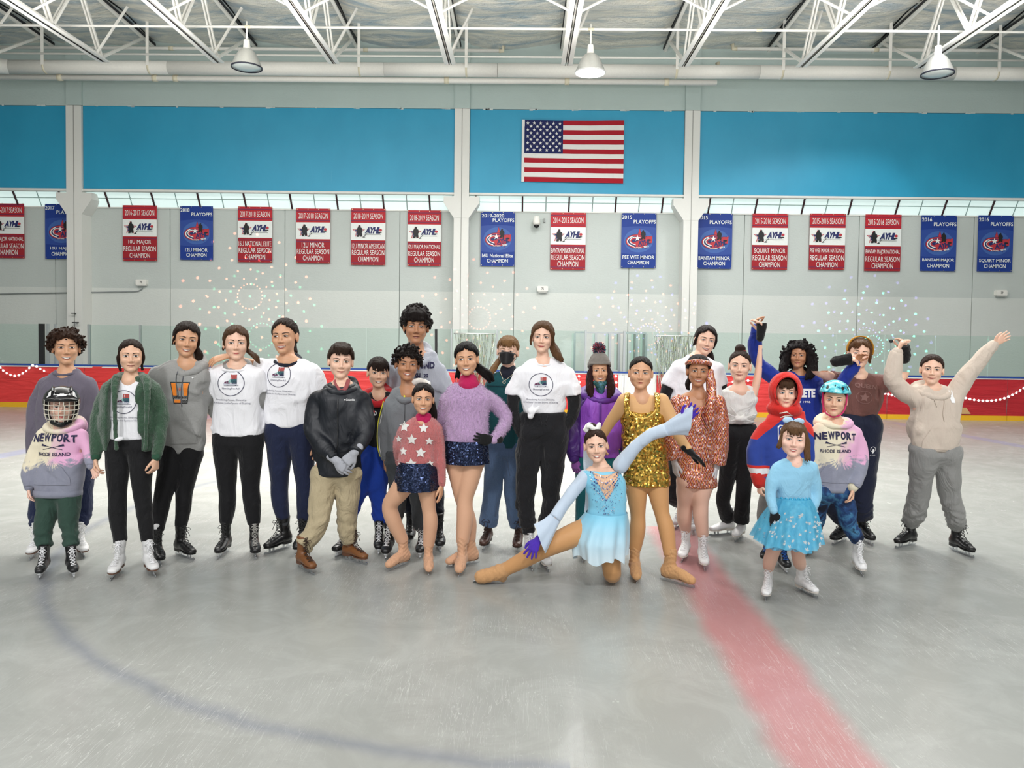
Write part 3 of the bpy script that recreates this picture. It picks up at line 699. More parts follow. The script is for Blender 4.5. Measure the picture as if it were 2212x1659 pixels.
def blue_banner(p, year, lines, label):
    x, z, w, h = banner_base(*p, YW - 0.05); r = empty('playoff_banner', (x, YW - 0.05, z)); tag(r, label, 'banner', 'blue playoff banners')
    r.scale = (w / S, 1, w / S); h = h * S / w; t = h / 2
    sheet(S, h, -t, t, 0, m_bblu, 'fabric', r)
    hw = S / 2
    def band(zc, hh, bow, y, m):
        V = []; F = []; n = 12
        for i in range(n + 1):
            u = -1 + 2 * i / n; V += [(u * hw, y, zc + hh + bow * (1 - u * u)), (u * hw, y, zc - hh - bow * (1 - u * u))]
        for i in range(n): F.append((2 * i, 2 * i + 1, 2 * i + 3, 2 * i + 2))
        return (V, F), m
    a, _ = band(0, 0.29, 0.03, -.003, 0); b2, _ = band(0, 0.22, 0.04, -.004, 1)
    bb = MB(); bb.add(a[0], a[1], 0); e = disc(0.33, 0.27, n=24); bb.add(*tr(e, 0, 0, -.004), 1)
    link('light_field', bb.mesh('light_field'), [m_bbl3, m_bbl2], r)
    if year not in _ol: _ol[year] = oval_logo(year[-4:])
    o = link('emblem', _ol[year], LOGO, r); o.location = (0, -.004, 0.01)
    it = [(tr(text_fit(year, 0.22 if len(year) < 5 else 0.52, 0.085, 0.012), -hw + (0.12 if len(year) < 5 else 0.28), t - 0.095, -.007), 0), (tr(text_fit('PLAYOFFS', 0.50, 0.085, 0.012), 0.13, t - 0.195, -.007), 0)]
    it += [(tr(text_fit(l, min(0.72, 0.056 * len(l) + 0.04), 0.085, 0.012), 0, -t + 0.24 - 0.12 * i, -.007), 0) for i, l in enumerate(lines)]
    link('lettering', mb_of(it).mesh('lettering'), m_bwht, r)
    g = MB()
    for gx in (-.37, -.12, .12, .37):
        for gz in (t - .02, -t + .02): g.add(*tr(disc(.008, .008, n=8), gx, gz, -.006))
    link('grommet', g.mesh('grommet'), m_grom, r)
RS = 'REGULAR SEASON'
for kind, p, top, l1 in [
    ('r', (-20, 53, 437, 558), '2016-2017 SEASON', '12U MAJOR NATIONAL'), ('b', (97, 170, 440, 560), '2017', '10U MAJOR'), ('r', (265, 339, 443, 564), '2016-2017 SEASON', '10U MAJOR'),
    ('b', (389, 460, 445, 562), '2018', '12U MINOR'), ('r', (514, 588, 446, 567), '2017-2018 SEASON', '16U NATIONAL ELITE'), ('r', (640, 713, 450, 569), '2017-2018 SEASON', '12U MINOR'),
    ('r', (759, 832, 450, 573), '2018-2019 SEASON', '12U MINOR AMERICAN'), ('r', (881, 952, 454, 575), '2018-2019 SEASON', '12U MAJOR NATIONAL'), ('b', (1039, 1111, 457, 575), '2019-2020', '16U National Elite'),
    ('r', (1190, 1264, 459, 583), '2014-2015 SEASON', 'BANTAM MINOR NATIONAL'), ('b', (1343, 1416, 460, 579), '2015', 'PEE WEE MINOR'), ('b', (1507, 1580, 461, 581), '2015', 'BANTAM MINOR'),
    ('r', (1626, 1700, 461, 583), '2015-2016 SEASON', 'SQUIRT MINOR'), ('r', (1750, 1824, 461, 583), '2015-2016 SEASON', 'PEE WEE MAJOR NATIONAL'), ('r', (1870, 1944, 463, 586), '2015-2016 SEASON', 'BANTAM MAJOR NATIONAL'),
    ('b', (1991, 2064, 465, 586), '2016', 'BANTAM MAJOR'), ('b', (2114, 2186, 465, 587), '2016', 'SQUIRT MINOR')]:
    pp = (p[0], p[1], p[2], p[3])
    if kind == 'r': red_banner(pp, top, [l1, RS, 'CHAMPION'], 'red and white %s banner lettered %s on the wall' % (top.split()[0], l1))
    else: blue_banner(pp, top, [l1, 'CHAMPION'], 'blue %s playoffs banner lettered %s on the wall' % (top, l1))

# --- flag
fa, fb = W(1129, 259, YB - 0.03), W(1346, 394, YB - 0.03)
fl = empty('flag', ((fa[0] + fb[0]) / 2, YB - 0.03, (fa[2] + fb[2]) / 2)); tag(fl, 'American flag hung flat on the blue wall panel', 'flag')
fw, fh = fb[0] - fa[0], fa[2] - fb[2]
def fdrop(u, v): return -0.035 * (1 - v) * math.sin(math.pi * u) * 0.4 - 0.03 * u * (v - 0.2), -0.012 * abs(math.sin(9 * u + 3 * v)) - 0.004
def flag_patch(u0, u1, v0, v1, y, nu=12):
    V = []; F = []
    for i in range(nu + 1):
        u = u0 + (u1 - u0) * i / nu
        for v in (v0, v1):
            dz, dy = fdrop(u, v); V.append((-fw / 2 + fw * u, dy + y, fh / 2 - fh * v + dz))
    for i in range(nu): F.append((2 * i, 2 * i + 1, 2 * i + 3, 2 * i + 2))
    return V, F
m_fr = cloth('flag_red', (170, 28, 44), weave=120, wrinkle=5, wstr=0.3); m_fw = cloth('flag_white', (232, 232, 230), weave=120, wrinkle=5, wstr=0.3, mott=0.03); m_fn = cloth('flag_navy', (34, 40, 92), weave=120, wrinkle=5, wstr=0.3)
for i in range(13): link('stripe', MB().add(*flag_patch(0.02, 1, i / 13, (i + 1) / 13, 0, 24)).mesh('stripe', True), m_fr if i % 2 == 0 else m_fw, fl)
link('canton', MB().add(*flag_patch(0.02, 0.40, 0, 7 / 13, -0.006)).mesh('canton', True), m_fn, fl)
link('header', MB().add(*flag_patch(-0.005, 0.022, -0.005, 1.005, -0.008, 2)).mesh('header'), m_fw, fl)
sm = MB().add(*star_fan(0.042)).mesh('star')
for rrow in range(9):
    for c in range(6 if rrow % 2 == 0 else 5):
        u = 0.052 + (0.0632 * c) + (0.0316 if rrow % 2 else 0); v = (7 / 13) * (rrow + 1) / 10; dz, dy = fdrop(u, v)
        o = link('star', sm, m_fw, fl); o.location = (-fw / 2 + fw * u, dy - 0.020, fh / 2 - fh * v + dz)

# --- wall boxes, camera dome, conduit, pillar cameras
for px, py, n, wh in ((308, 611, '75', 'above the green jacket girl, joined to a conduit'), (1172, 625, '76', 'below the dome security camera'), (2160, 634, '77', 'at the far right of the wall')):
    c = W(px, py, YW - 0.02); r = empty('speaker_box', c); tag(r, 'small white wall box numbered %s, %s' % (n, wh), 'wall box', 'numbered wall boxes')
    link('housing', MB().prism([(-.115, -.05), (.115, -.05), (.125, -.03), (.125, .06), (.10, .075), (-.10, .075), (-.125, .06), (-.125, -.03)], -.08, .02).mesh('housing'), m_steel, r)
    link('base_lip', MB().box(-.10, .10, -.07, .02, -.075, -.05).mesh('base_lip'), flat('box_lip', (200, 200, 196), 0.6), r)
    link('number', mb_of([(tr(text_fit(n, 0.055, 0.055, 0.02), 0.0, 0.01, -.084), 0)]).mesh('number'), m_bblk, r)
ca, cb, cc = W(-60, 636, YW - .03), W(295, 638, YW - .03), W(308, 620, YW - .03)
r = empty('wall_conduit', ca); tag(r, 'thin grey conduit running along the wall to the box numbered 75', 'conduit')
pts = [(0, 0, 0), (cb[0] - ca[0] - .05, 0, cb[2] - ca[2] + 0.09), (cb[0] - ca[0] + .04, 0, cb[2] - ca[2] + 0.10), (cc[0] - ca[0], 0, cb[2] - ca[2] + .16), (cc[0] - ca[0], 0, cc[2] - ca[2])]
link('tube', MB().tube(pts, 0.012, 8).mesh('tube', True), flat('conduit_grey', (150, 156, 156), 0.5), r)
c = W(1159, 482, YW - .16); r = empty('dome_camera', c); tag(r, 'white dome security camera on the wall between two banners', 'security camera')
link('mount', MB().box(-.03, .03, 0, .16, .02, .09).mesh('mount'), m_steel, r)
link('housing', MB().lathe([(.001, .17), (.05, .16), (.075, .10), (.085, .02), (.085, -.04), (.001, -.04)], 20).mesh('housing', True), m_steel, r)
link('lens_dome', MB().lathe([(.065, -.04), (.06, -.08), (.035, -.105), (.001, -.115)], 20).mesh('lens_dome', True), flat('smoked_dome', (25, 25, 28), 0.1), r)
c = W(1176, 476, YW - .03); r = MB().box(c[0] - .02, c[0] + .02, YW - .05, YW, c[2] - .045, c[2] + .045).build('junction_box', flat('junction_grey', (150, 154, 152), 0.6)); tag(r, 'small grey junction box beside the dome security camera', 'junction box')
for i, (px, py) in enumerate(((161, 677), (165, 697))):
    c = W(px, py, YP - .05); r = empty('bullet_camera', c); tag(r, ['small black fitting on the left pillar, the upper of two', 'larger black fitting on the left pillar, the lower of two'][i], 'fitting', 'pillar fittings')
    s = 1 + i * .5
    link('body', MB().bar((-.05 * s, -.03, 0), (.05 * s, -.05, 0), .04, .018 * s).mesh('body'), m_bblk, r); link('bracket', MB().box(-.012, .012, -.04, .055, -.008, .006).mesh('bracket'), m_bblk, r)

# --- dasher boards
zb_top = zat(800, YBD); z_kick = zat(889, YBD) ; z_kick = 0.10
def vinyl(name, rgb):
    t = NT(name); c = srgb(*rgb)
    n = t.noise(2.2, t.mapped((0.35, 1, 2.2), (0, 0.35, 0)), det=4, dist=1.4)
    t.col(t.mix(n, tuple(v * 0.88 for v in c[:3]) + (1,), tuple(min(1, v * 1.1) for v in c[:3]) + (1,)))
    t.bump(n, 0.8, 0.05); return t.set(Roughness=0.38).m
m_vl, m_vr = vinyl('coral_red_vinyl', (216, 58, 58)), vinyl('deep_red_vinyl', (178, 34, 44)); m_cap = flat('blue_cap_rail', (34, 72, 150), 0.4); m_kick = flat('yellow_kick_plate', (224, 172, 30), 0.45)
m_brd = flat('white_board', (228, 228, 226), 0.35)
rb = empty('dasher_boards', (0, YBD, 0)); tag(rb, 'dasher boards wrapped in red vinyl with blue cap rail and yellow kick plate', 'rink boards')
# sections: (px0, px1, material)
segs = [(-300, 183, m_vl), (183, 575, m_vl), (575, 985, m_vl), (985, 1240, m_vl), (1240, 1337, m_vl), (1337, 1350, m_brd), (1350, 1420, m_brd), (1420, 1530, m_vl), (1530, 1690, m_vl), (1690, 1920, m_vr), (1920, 2180, m_vr), (2180, 2500, m_vr)]
for a, b, m in segs:
    xa, xb = xat(a, YBD), xat(b, YBD)
    V = []; F = []; nx, nz = 20, 5
    z0, z1 = z_kick, zb_top - 0.035
    for j in range(nz + 1):
        for i in range(nx + 1):
            u, v = i / nx, j / nz; V.append((xa + .004 + (xb - xa - .008) * u, -0.012 * abs(math.sin(5 * u + 4 * v + a)) - 0.006 * math.sin(13 * u - 6 * v) - .012, z0 + (z1 - z0) * v))
    for j in range(nz):
        for i in range(nx): q = j * (nx + 1) + i; F.append((q, q + 1, q + nx + 2, q + nx + 1))
    link('vinyl_panel', mesh_np('vinyl_panel', V, F), m, rb)
    link('board_panel', MB().box(xa + .003, xb - .003, .012, .11, 0, z1 + .01).mesh('board_panel'), m_brd, rb)
    link('kick_plate', MB().box(xa + .004, xb - .004, -.03, .012, 0.0, z_kick).mesh('kick_plate'), m_kick if a != 1350 else m_cap, rb)
    link('cap_rail', MB().box(xa, xb, -.035, .15, zb_top - .028, zb_top).mesh('cap_rail'), m_cap, rb)
    link('top_trim', MB().box(xa, xb, -.028, .0, zb_top - .055, zb_top - .03).mesh('top_trim'), m_brd, rb)

# --- glass above the boards
def glass_mat():
    t = NT('tempered_glass'); n = t.n; out = n['Material Output']
    tr_ = t.new('ShaderNodeBsdfTransparent'); tr_.inputs[0].default_value = (0.915, 0.968, 0.95, 1)
    gl = t.new('ShaderNodeBsdfGlossy'); gl.inputs['Roughness'].default_value = 0.03; gl.inputs[0].default_value = (0.9, 1, 0.97, 1)
    fr = t.new('ShaderNodeFresnel'); fr.inputs[0].default_value = 1.45
    mx = t.new('ShaderNodeMixShader'); t.lk(fr.outputs[0], mx.inputs[0]); t.lk(tr_.outputs[0], mx.inputs[1]); t.lk(gl.outputs[0], mx.inputs[2]); t.lk(mx.outputs[0], out.inputs[0]); return t.m
m_glass = glass_mat(); m_alu = flat('aluminium_post', (178, 184, 186), 0.35, 0.6); m_blkpad = flat('black_post_pad', (24, 25, 27), 0.6)
zg = zat(713, YBD)
rg = empty('rink_glass', (0, YBD + .06, zb_top)); tag(rg, 'row of clear tempered glass panes standing on the dasher boards', 'rink glass')
gx = [-300, -130, 82, 190, 300, 472, 640, 790, 905, 978, 1072, 1175, 1265, 1350, 1412, 1500, 1598, 1705, 1810, 1915, 2025, 2140, 2260, 2400]
for a, b in zip(gx[:-1], gx[1:]):
    xa, xb = xat(a, YBD), xat(b, YBD)
    if a in (82, 1265): continue
    link('glass_pane', MB().box(xa + .008, xb - .008, -.006, .006, 0, zg - zb_top).mesh('glass_pane'), m_glass, rg)
    link('pane_edge', MB().box(xa + .004, xa + .010, -.008, .008, 0, zg - zb_top).mesh('pane_edge'), flat('green_glass_edge', (186, 206, 198), 0.3), rg)
for a, w, m in ((86, 0.05, m_blkpad), (99, .022, m_alu), (116, .02, m_alu), (189, .022, m_alu), (1266, .02, m_alu), (1350, .022, m_alu), (1074, .012, m_alu), (1178, .012, m_alu), (975, .012, m_alu), (300, .012, m_alu)):
    x = xat(a, YBD); link('post', MB().box(x - w, x + w, -.03, .03, -.02, zg - zb_top + .01).mesh('post'), m, rg)
x = xat(937, 15.3); r = empty('post', (x, 15.80, zb_top)); tag(r, 'black post sticking up behind the tall boy in the grey hoodie', 'post')
link('shaft', MB().bar((0, 0, -.02), (-.01, 0, zg - zb_top), .05, .04).mesh('shaft'), m_blkpad, r)
# players' bench box behind the gap: returns of glass in aluminium frames
rbx = empty('bench_enclosure', (xat(1305, 16.3), 16.4, 0)); tag(rbx, 'aluminium and glass bench enclosure behind the beanie skater', 'bench enclosure')
for a in (1240, 1285, 1315, 1335, 1372, 1392):
    x = xat(a, 16.4) - rbx.location.x
    link('frame_post', MB().box(x - .022, x + .022, -.3, -.26, 0, zat(718, 16.4)).mesh('frame_post'), m_alu, rbx)
    link('return_pane', MB().box(x - .006, x + .006, -.24, .6, zb_top, zat(718, 16.4)).mesh('return_pane'), m_glass, rbx)
link('top_rail', MB().box(xat(1240, 16.4) - rbx.location.x, xat(1392, 16.4) - rbx.location.x, -.3, -.26, zat(718, 16.4), zat(718, 16.4) + .03).mesh('top_rail'), m_alu, rbx)

# --- tinsel curtains
def tinsel(px0, px1, py0, py1, D, label, seed):
    a, b = W(px0, py0, D), W(px1, py1, D); r = empty('tinsel_curtain', ((a[0] + b[0]) / 2, D, a[2])); tag(r, label, 'tinsel curtain', 'tinsel curtains')
    w = (b[0] - a[0]) / 2; H = a[2] - b[2]; rs = random.Random(seed)
    link('header_rod', MB().tube([(-w, 0, 0), (w, 0, 0)], .012, 8).mesh('header_rod', True), flat('tinsel_header', (225, 228, 224), 0.2, 0.6), r)
    for hx in (-w * .8, w * .8): link('hook', MB().bar((hx, 0, 0), (hx, .14, -.01), .012, .006).mesh('hook'), m_alu, r)
    t = NT('silver_tinsel'); t.col(t.ramp(t.noise(30, det=3), [(0.3, srgb(200, 205, 205)), (0.5, srgb(250, 250, 250)), (0.6, srgb(230, 240, 190)), (0.7, srgb(240, 245, 250))])); t.set(Roughness=0.12, Metallic=0.9); mt = t.m
    m = MB()
    for i in range(150):
        x = -w + 2 * w * rs.random(); n = 7; y = rs.uniform(-.03, .03); ph = rs.uniform(0, 6); lean = rs.uniform(-.12, .12); L = H * rs.uniform(.8, 1.0); hw = rs.uniform(.001, .0035)
        V = []; F = []
        for k in range(n + 1):
            u = k / n; xx = x + .02 * math.sin(5 * u + ph) + lean * u * u - x * 0.25 * u; V += [(xx - hw, y + .012 * math.sin(9 * u + ph), -L * u), (xx + hw, y + .006 * math.cos(9 * u + ph), -L * u)]
        for k in range(n): F.append((2 * k, 2 * k + 1, 2 * k + 3, 2 * k + 2))
        m.add(V, F)
    tag(link('tinsel_strands', m.mesh('tinsel_strands'), mt, r), kind='stuff')
tinsel(980, 1069, 720, 850, YBD - .07, 'silver tinsel curtain behind the girl in the lavender sweater', 1)
tinsel(1414, 1499, 725, 850, YBD - .07, 'silver tinsel curtain left of the dark haired woman in the white shirt', 2)

# --- disc light garlands on the boards
t = NT('garland_disc'); t.b.inputs['Emission Color'].default_value = (1, .98, .95, 1); t.b.inputs['Emission Strength'].default_value = 0.9; m_disc = t.m
dm = MB().lathe([(.001, -.006), (.022, -.006), (.026, 0), (.022, .006), (.001, .006)], 12).mesh('light_disc', True)
def garland(pts, label, n):
    D = YBD - 0.06; P = catmull([W(x, y, D) for x, y in pts], 12); r = empty('disc_garland', P[0]); tag(r, label, 'string lights', 'disc light garlands')
    Q = P - P[0]; link('cord', MB().tube([tuple(q) for q in Q], .003, 5).mesh('cord', True), m_brd, r)
    s = np.concatenate([[0], np.cumsum(np.linalg.norm(np.diff(Q, axis=0), axis=1))])
    for i in range(n):
        u = s[-1] * (i + .5) / n; q = [np.interp(u, s, Q[:, k]) for k in range(3)]
        o = link('light_disc', dm, m_disc, r); o.location = (q[0], q[1] - .01, q[2]); o.rotation_euler = (math.pi / 2, 0, 0.3 * math.sin(i * 5))
garland([(-30, 765), (0, 793), (15, 806), (35, 812), (55, 803), (72, 789), (88, 797), (100, 803)], 'string of white disc lights sagging across the boards at the left edge', 17)
garland([(1530, 812), (1545, 819), (1562, 826), (1640, 820)], 'short string of white disc lights on the boards beside the white tank top girl', 7)
garland([(1900, 847), (1916, 851), (1940, 856), (1960, 854)], 'string of white disc lights between the brown shirt and the beige hoodie skaters', 8)
garland([(2072, 856), (2095, 862), (2125, 866), (2160, 863), (2190, 851), (2215, 836), (2240, 822)], 'string of white disc lights sagging on the boards at the right edge', 19)
garland([(1250, 806), (1252, 830), (1254, 860), (1250, 885)], 'vertical string of white disc lights left of the beanie skater', 6)
garland([(1330, 806), (1331, 830), (1332, 860)], 'vertical string of white disc lights right of the beanie skater', 4)
# small tan decal on the boards behind the beige hoodie
a = W(2081, 888, YBD - .045); r = MB().add(*tr(poly_fan([(-.13, -.06), (.15, -.06), (.06, .07), (-.05, .07)]), 0, 0, 0)).build('board_sticker', flat('tan_sticker', (198, 160, 110), 0.5)); r.location = a; tag(r, 'tan triangular sticker on the red boards right of the beige hoodie', 'sticker')
# hanging microphone ball
c = W(1925, 737, 15.70); r = empty('microphone', c); tag(r, 'small black ball microphone on a cable by the glass', 'microphone')
link('ball', MB().lathe([(.001, .035), (.025, .03), (.036, .01), (.036, -.01), (.025, -.03), (.001, -.035)], 14).mesh('ball', True), m_blkpad, r)
link('cable', MB().tube([(0, .01, -.02), (.01, .02, -.15), (-.03, .03, -.3), (0, .03, -.66)], .005, 6).mesh('cable', True), m_blkpad, r)

# --- party projector: real spot lights throwing dotted rings onto the wall
def party_light(px, py, color, color2, seed, e=1.0, src=(0, -3.2, 0.5)):
    c = W(px, py, YW); l = bpy.data.lights.new('party_projector', 'SPOT'); l.energy = 900 * e; l.spot_size = math.radians(64); l.spot_blend = 0.5; l.shadow_soft_size = 0.0
    l.color = color; l.use_nodes = True; nt = l.node_tree; N = nt.nodes; em = N['Emission']
    def M(op, a, b=None, c=None):
        n = N.new('ShaderNodeMath'); n.operation = op
        for i, v in enumerate((a, b, c)):
            if v is None: continue
            if isinstance(v, (int, float)): n.inputs[i].default_value = v
            else: nt.links.new(v, n.inputs[i])
        return n.outputs[0]
    tc = N.new('ShaderNodeTexCoord'); sp_ = N.new('ShaderNodeSeparateXYZ'); nt.links.new(tc.outputs['Normal'], sp_.inputs[0])
    iz = M('ABSOLUTE', sp_.outputs[2]); X = M('DIVIDE', sp_.outputs[0], iz); Y = M('DIVIDE', sp_.outputs[1], iz)
    R = M('SQRT', M('ADD', M('MULTIPLY', X, X), M('MULTIPLY', Y, Y))); A = M('DIVIDE', M('ARCTAN2', Y, X), 2 * math.pi)
    tot = None
    for r0, n, rad in ((0.090, 22, 0.0055), (0.155, 9, 0.007), (0.215, 13, 0.008), (0.29, 17, 0.009), (0.38, 15, 0.010), (0.47, 17, 0.011)):
        a = M('MULTIPLY_ADD', A, n, seed * 0.37 + r0 * 9); fr = M('SUBTRACT', M('FRACT', a), 0.5); du = M('MULTIPLY', fr, 2 * math.pi * r0 / n); dv = M('SUBTRACT', R, r0)
        if r0 > 0.1: dv = M('ADD', dv, M('MULTIPLY', M('SINE', M('MULTIPLY', M('FLOOR', a), 12.9898)), 0.022))
        d = M('SQRT', M('ADD', M('MULTIPLY', du, du), M('MULTIPLY', dv, dv)))
        s = M('LESS_THAN', d, rad); tot = s if tot is None else M('ADD', tot, s)
    nt.links.new(M('MULTIPLY', tot, 1.0), em.inputs['Strength'])
    o = bpy.data.objects.new('party_projector', l); COL.objects.link(o)
    p = Vector(c) + Vector(src); o.location = p; o.rotation_euler = (Vector(c) - p).to_track_quat('-Z', 'Y').to_euler(); return o
party_light(540, 640, (1, .25, .15), None, 1, 1.0, (0.2, -3.2, .35))
party_light(565, 725, (.15, 1, .5), None, 5, 0.35, (0.2, -3.2, .45))
party_light(1035, 687, (1, .2, .12), None, 2, 0.7, (0, -2.9, .2))
party_light(1402, 722, (1, .22, .12), None, 3, 0.6, (0, -2.7, .35))
party_light(1396, 730, (.22, .18, 1), None, 7, 0.45, (0, -3.1, .4))
party_light(1885, 748, (.12, 1, .5), None, 4, 1.0, (0, -2.7, .4))
party_light(1870, 735, (.4, .3, 1), None, 9, 0.35, (0, -3.2, .45))
# ------------------------------------------------------------------ people
EX, EY, EZ = np.array([1., 0, 0]), np.array([0, 1., 0]), np.array([0, 0, 1.])
def unit(v): v = np.asarray(v, float); return v / (np.linalg.norm(v) + 1e-9)
def skin_mat(rgb):
    key = ('skin', rgb)
    if key in _mats: return _mats[key]
    t = NT('skin'); c = srgb(*rgb)
    t.col(t.mix(t.noise(14, det=4), tuple(v * 0.92 for v in c[:3]) + (1,), (min(1, c[0] * 1.07), c[1] * 1.0, c[2] * 0.97, 1)))
    t.bump(t.noise(180, det=2), 0.12, 0.001); t.set(Roughness=0.48, Subsurface_Weight=0.08); t.b.inputs['Subsurface Radius'].default_value = (0.02, 0.008, 0.004); t.b.inputs['Subsurface Scale'].default_value = 0.5
    _mats[key] = t.m; return t.m
def hair_mat(rgb, streak=0.6):
    key = ('hair', rgb)
    if key in _mats: return _mats[key]
    t = NT('hair'); c = tuple(v * .72 for v in srgb(*rgb)[:3]) + (1,)
    n = t.noise(9, t.mapped((14, 14, 1.3)), det=4, rough=0.7)
    t.col(t.mix(n, tuple(v * (1 - streak) for v in c[:3]) + (1,), tuple(min(1, v * (1 + streak)) for v in c[:3]) + (1,)))
    b = t.bump(t.noise(11, t.mapped((14, 14, 1.4)), det=4, rough=0.7), 1.0, 0.012)
    t.set(Roughness=0.46); t.b.inputs['Specular IOR Level'].default_value = 0.16
    _mats[key] = t.m; return t.m
SKINS = dict(fair=(236, 196, 172), light=(226, 184, 156), tan=(212, 164, 130), olive=(196, 148, 114), brown=(182, 132, 98), deep=(140, 96, 68), rosy=(240, 200, 182))
m_eyew = flat('eye_white', (238, 236, 232), 0.25); m_lash = flat('lashes', (38, 26, 22), 0.7); m_pupil = flat('pupil', (12, 10, 10), 0.1)
m_teeth = flat('teeth', (244, 240, 230), 0.25); m_mouthin = flat('mouth_inside', (96, 34, 34), 0.6)
IRIS = dict(brown=flat('iris_brown', (74, 46, 30), 0.15), blue=flat('iris_blue', (92, 116, 132), 0.15), hazel=flat('iris_hazel', (98, 78, 48), 0.15))

def head_fn(o):
    """canonical adult head, face toward -Y, centred between chin (-.11) and crown (+.11)"""
    jw, fl = o.get('jaw', 1.0), o.get('full', 1.0)
    smile = o.get('smile', 0)
    def ell(x, y, z, c, r):
        dx, dy, dz = x - c[0], y - c[1], z - c[2]; q = np.sqrt(dx * dx + dy * dy + dz * dz) + 1e-7
        return q - q / (np.sqrt((dx / r[0]) ** 2 + (dy / r[1]) ** 2 + (dz / r[2]) ** 2) + 1e-6)
    def cap(x, y, z, a, b, ra, rb):
        a = np.array(a, float); d = np.array(b, float) - a; L2 = d.dot(d); px, py, pz = x - a[0], y - a[1], z - a[2]
        t = np.clip((px * d[0] + py * d[1] + pz * d[2]) / L2, 0, 1)
        return np.sqrt((px - t * d[0]) ** 2 + (py - t * d[1]) ** 2 + (pz - t * d[2]) ** 2) - (ra + (rb - ra) * t)
    def fn(x, y, z):
        ax = np.abs(x)
        d = ell(x, y, z, (0, 0.012, 0.028), (0.0745, 0.092, 0.084))
        d = smin(d, ell(x, y, z, (0, -0.022, -0.034), (0.060 * fl, 0.062, 0.074)), 0.03)
        d = smin(d, cap(ax, y, z, (0.040 * jw * fl, -0.008, -0.048), (0.010, -0.064, -0.093), 0.019, 0.0145), 0.025)     # jaw line
        d = smin(d, ell(x, y, z, (0, -0.072, -0.094), (0.022 * jw, 0.018, 0.016)), 0.014)
        d = smin(d, ell(ax, y, z, (0.036 * fl, -0.056, -0.030 + 0.004 * smile), (0.024, 0.026, 0.022)), 0.014)          # cheeks
        d = smin(d, cap(ax, y, z, (0.012, -0.079, 0.022), (0.046, -0.064, 0.020), 0.0068, 0.0065), 0.014)                 # brow
        d = smax(d, -ell(ax, y, z, (0.031, -0.098, 0.002), (0.019, 0.019, 0.0125)), 0.012)                              # sockets
        d = smin(d, ell(ax, y, z, (0.031, -0.070, 0.001), (0.0145, 0.0135, 0.0125)), 0.004)                             # eyeball and lid volume
        d = smin(d, cap(x, y, z, (0, -0.080, 0.004), (0, -0.0985, -0.031), 0.0052, 0.0092), 0.010)                       # nose
        d = smin(d, ell(ax, y, z, (0.0115, -0.089, -0.036), (0.0075, 0.0105, 0.0075)), 0.006)
        d = smax(d, -ell(ax, y, z, (0.0065, -0.096, -0.0435), (0.0035, 0.005, 0.003)), 0.003)
        d = smin(d, ell(x, y, z, (0, -0.078, -0.0595), (0.024 + 0.004 * smile, 0.0135, 0.0065)), 0.007)                 # upper lip
        d = smin(d, ell(x, y, z, (0, -0.077, -0.0715), (0.019 + 0.004 * smile, 0.0125, 0.0060)), 0.006)                 # lower lip
        d = smax(d, -cap(ax, y, z, (0, -0.0935, -0.0652), (0.026, -0.084, -0.0640 + 0.004 * smile), 0.0022, 0.0018), 0.003)
        e = ell(ax, y, z, (0.079, 0.010, -0.008), (0.0095, 0.019, 0.031)); e = smax(e, -ell(ax, y, z, (0.090, 0.004, -0.006), (0.007, 0.011, 0.020)), 0.004)
        return smin(d, e, 0.008)
    return fn

def hand(S, w, d, pn, side, s=1.0, curl=0.35, spread=0.14, thick=1.0, thumb=0.8):
    """S field; w wrist, d toward fingers, pn palm normal, side +1/-1 which way the thumb leaves (along d x pn)"""
    d = unit(d); pn = unit(np.asarray(pn, float) - d * np.dot(d, pn)); b = np.cross(d, pn) * side; s = s * 1.0
    P = lambda a, q, n: w + s * (a * d + q * b + n * pn)
    S.tube([P(-0.02, 0, 0), P(0.02, 0, 0), P(0.055, 0.002, 0), P(0.082, 0.0, 0)], [(0.021 * s * thick, 0.016 * s * thick), (0.027 * s * thick, 0.015 * s * thick), (0.036 * s * thick, 0.0135 * s * thick), (0.036 * s * thick, 0.0115 * s * thick)], lat=b, k=0.008 * s, n=2)
    for q, L, r, i in ((0.029, 0.066, 0.0082, -1), (0.0100, 0.074, 0.0086, -0.3), (-0.0090, 0.069, 0.0083, 0.35), (-0.0270, 0.054, 0.0072, 1)):
        p = P(0.074, q, 0); dd = unit(d - b * spread * i); pts = [p]; ang = curl * (0.7 + 0.12 * abs(i) + 0.1 * i)
        for j, f in enumerate((0.46, 0.30, 0.24)):
            ang_j = ang if j == 0 else ang * 1.2
            dd = unit(dd * math.cos(ang_j) + pn * math.sin(ang_j)); dd = unit(dd); pts.append(pts[-1] + dd * L * f * s)
        S.tube(pts, [r * s * thick * v for v in (1.08, 1.0, 0.92, 0.8)], k=0.0035 * s, n=1)
    t0 = P(0.020, 0.022, 0.004); t1 = P(0.046, 0.022 + 0.026 * thumb, 0.010 + 0.006 * curl); t2 = P(0.072, 0.030 + 0.030 * thumb, 0.014 + 0.02 * curl); t3 = P(0.092, 0.034 + 0.026 * thumb, 0.016 + 0.03 * curl)
    S.tube([t0, t1, t2, t3], [0.0125 * s * thick, 0.0115 * s * thick, 0.0095 * s * thick, 0.0078 * s * thick], k=0.008 * s, n=1)

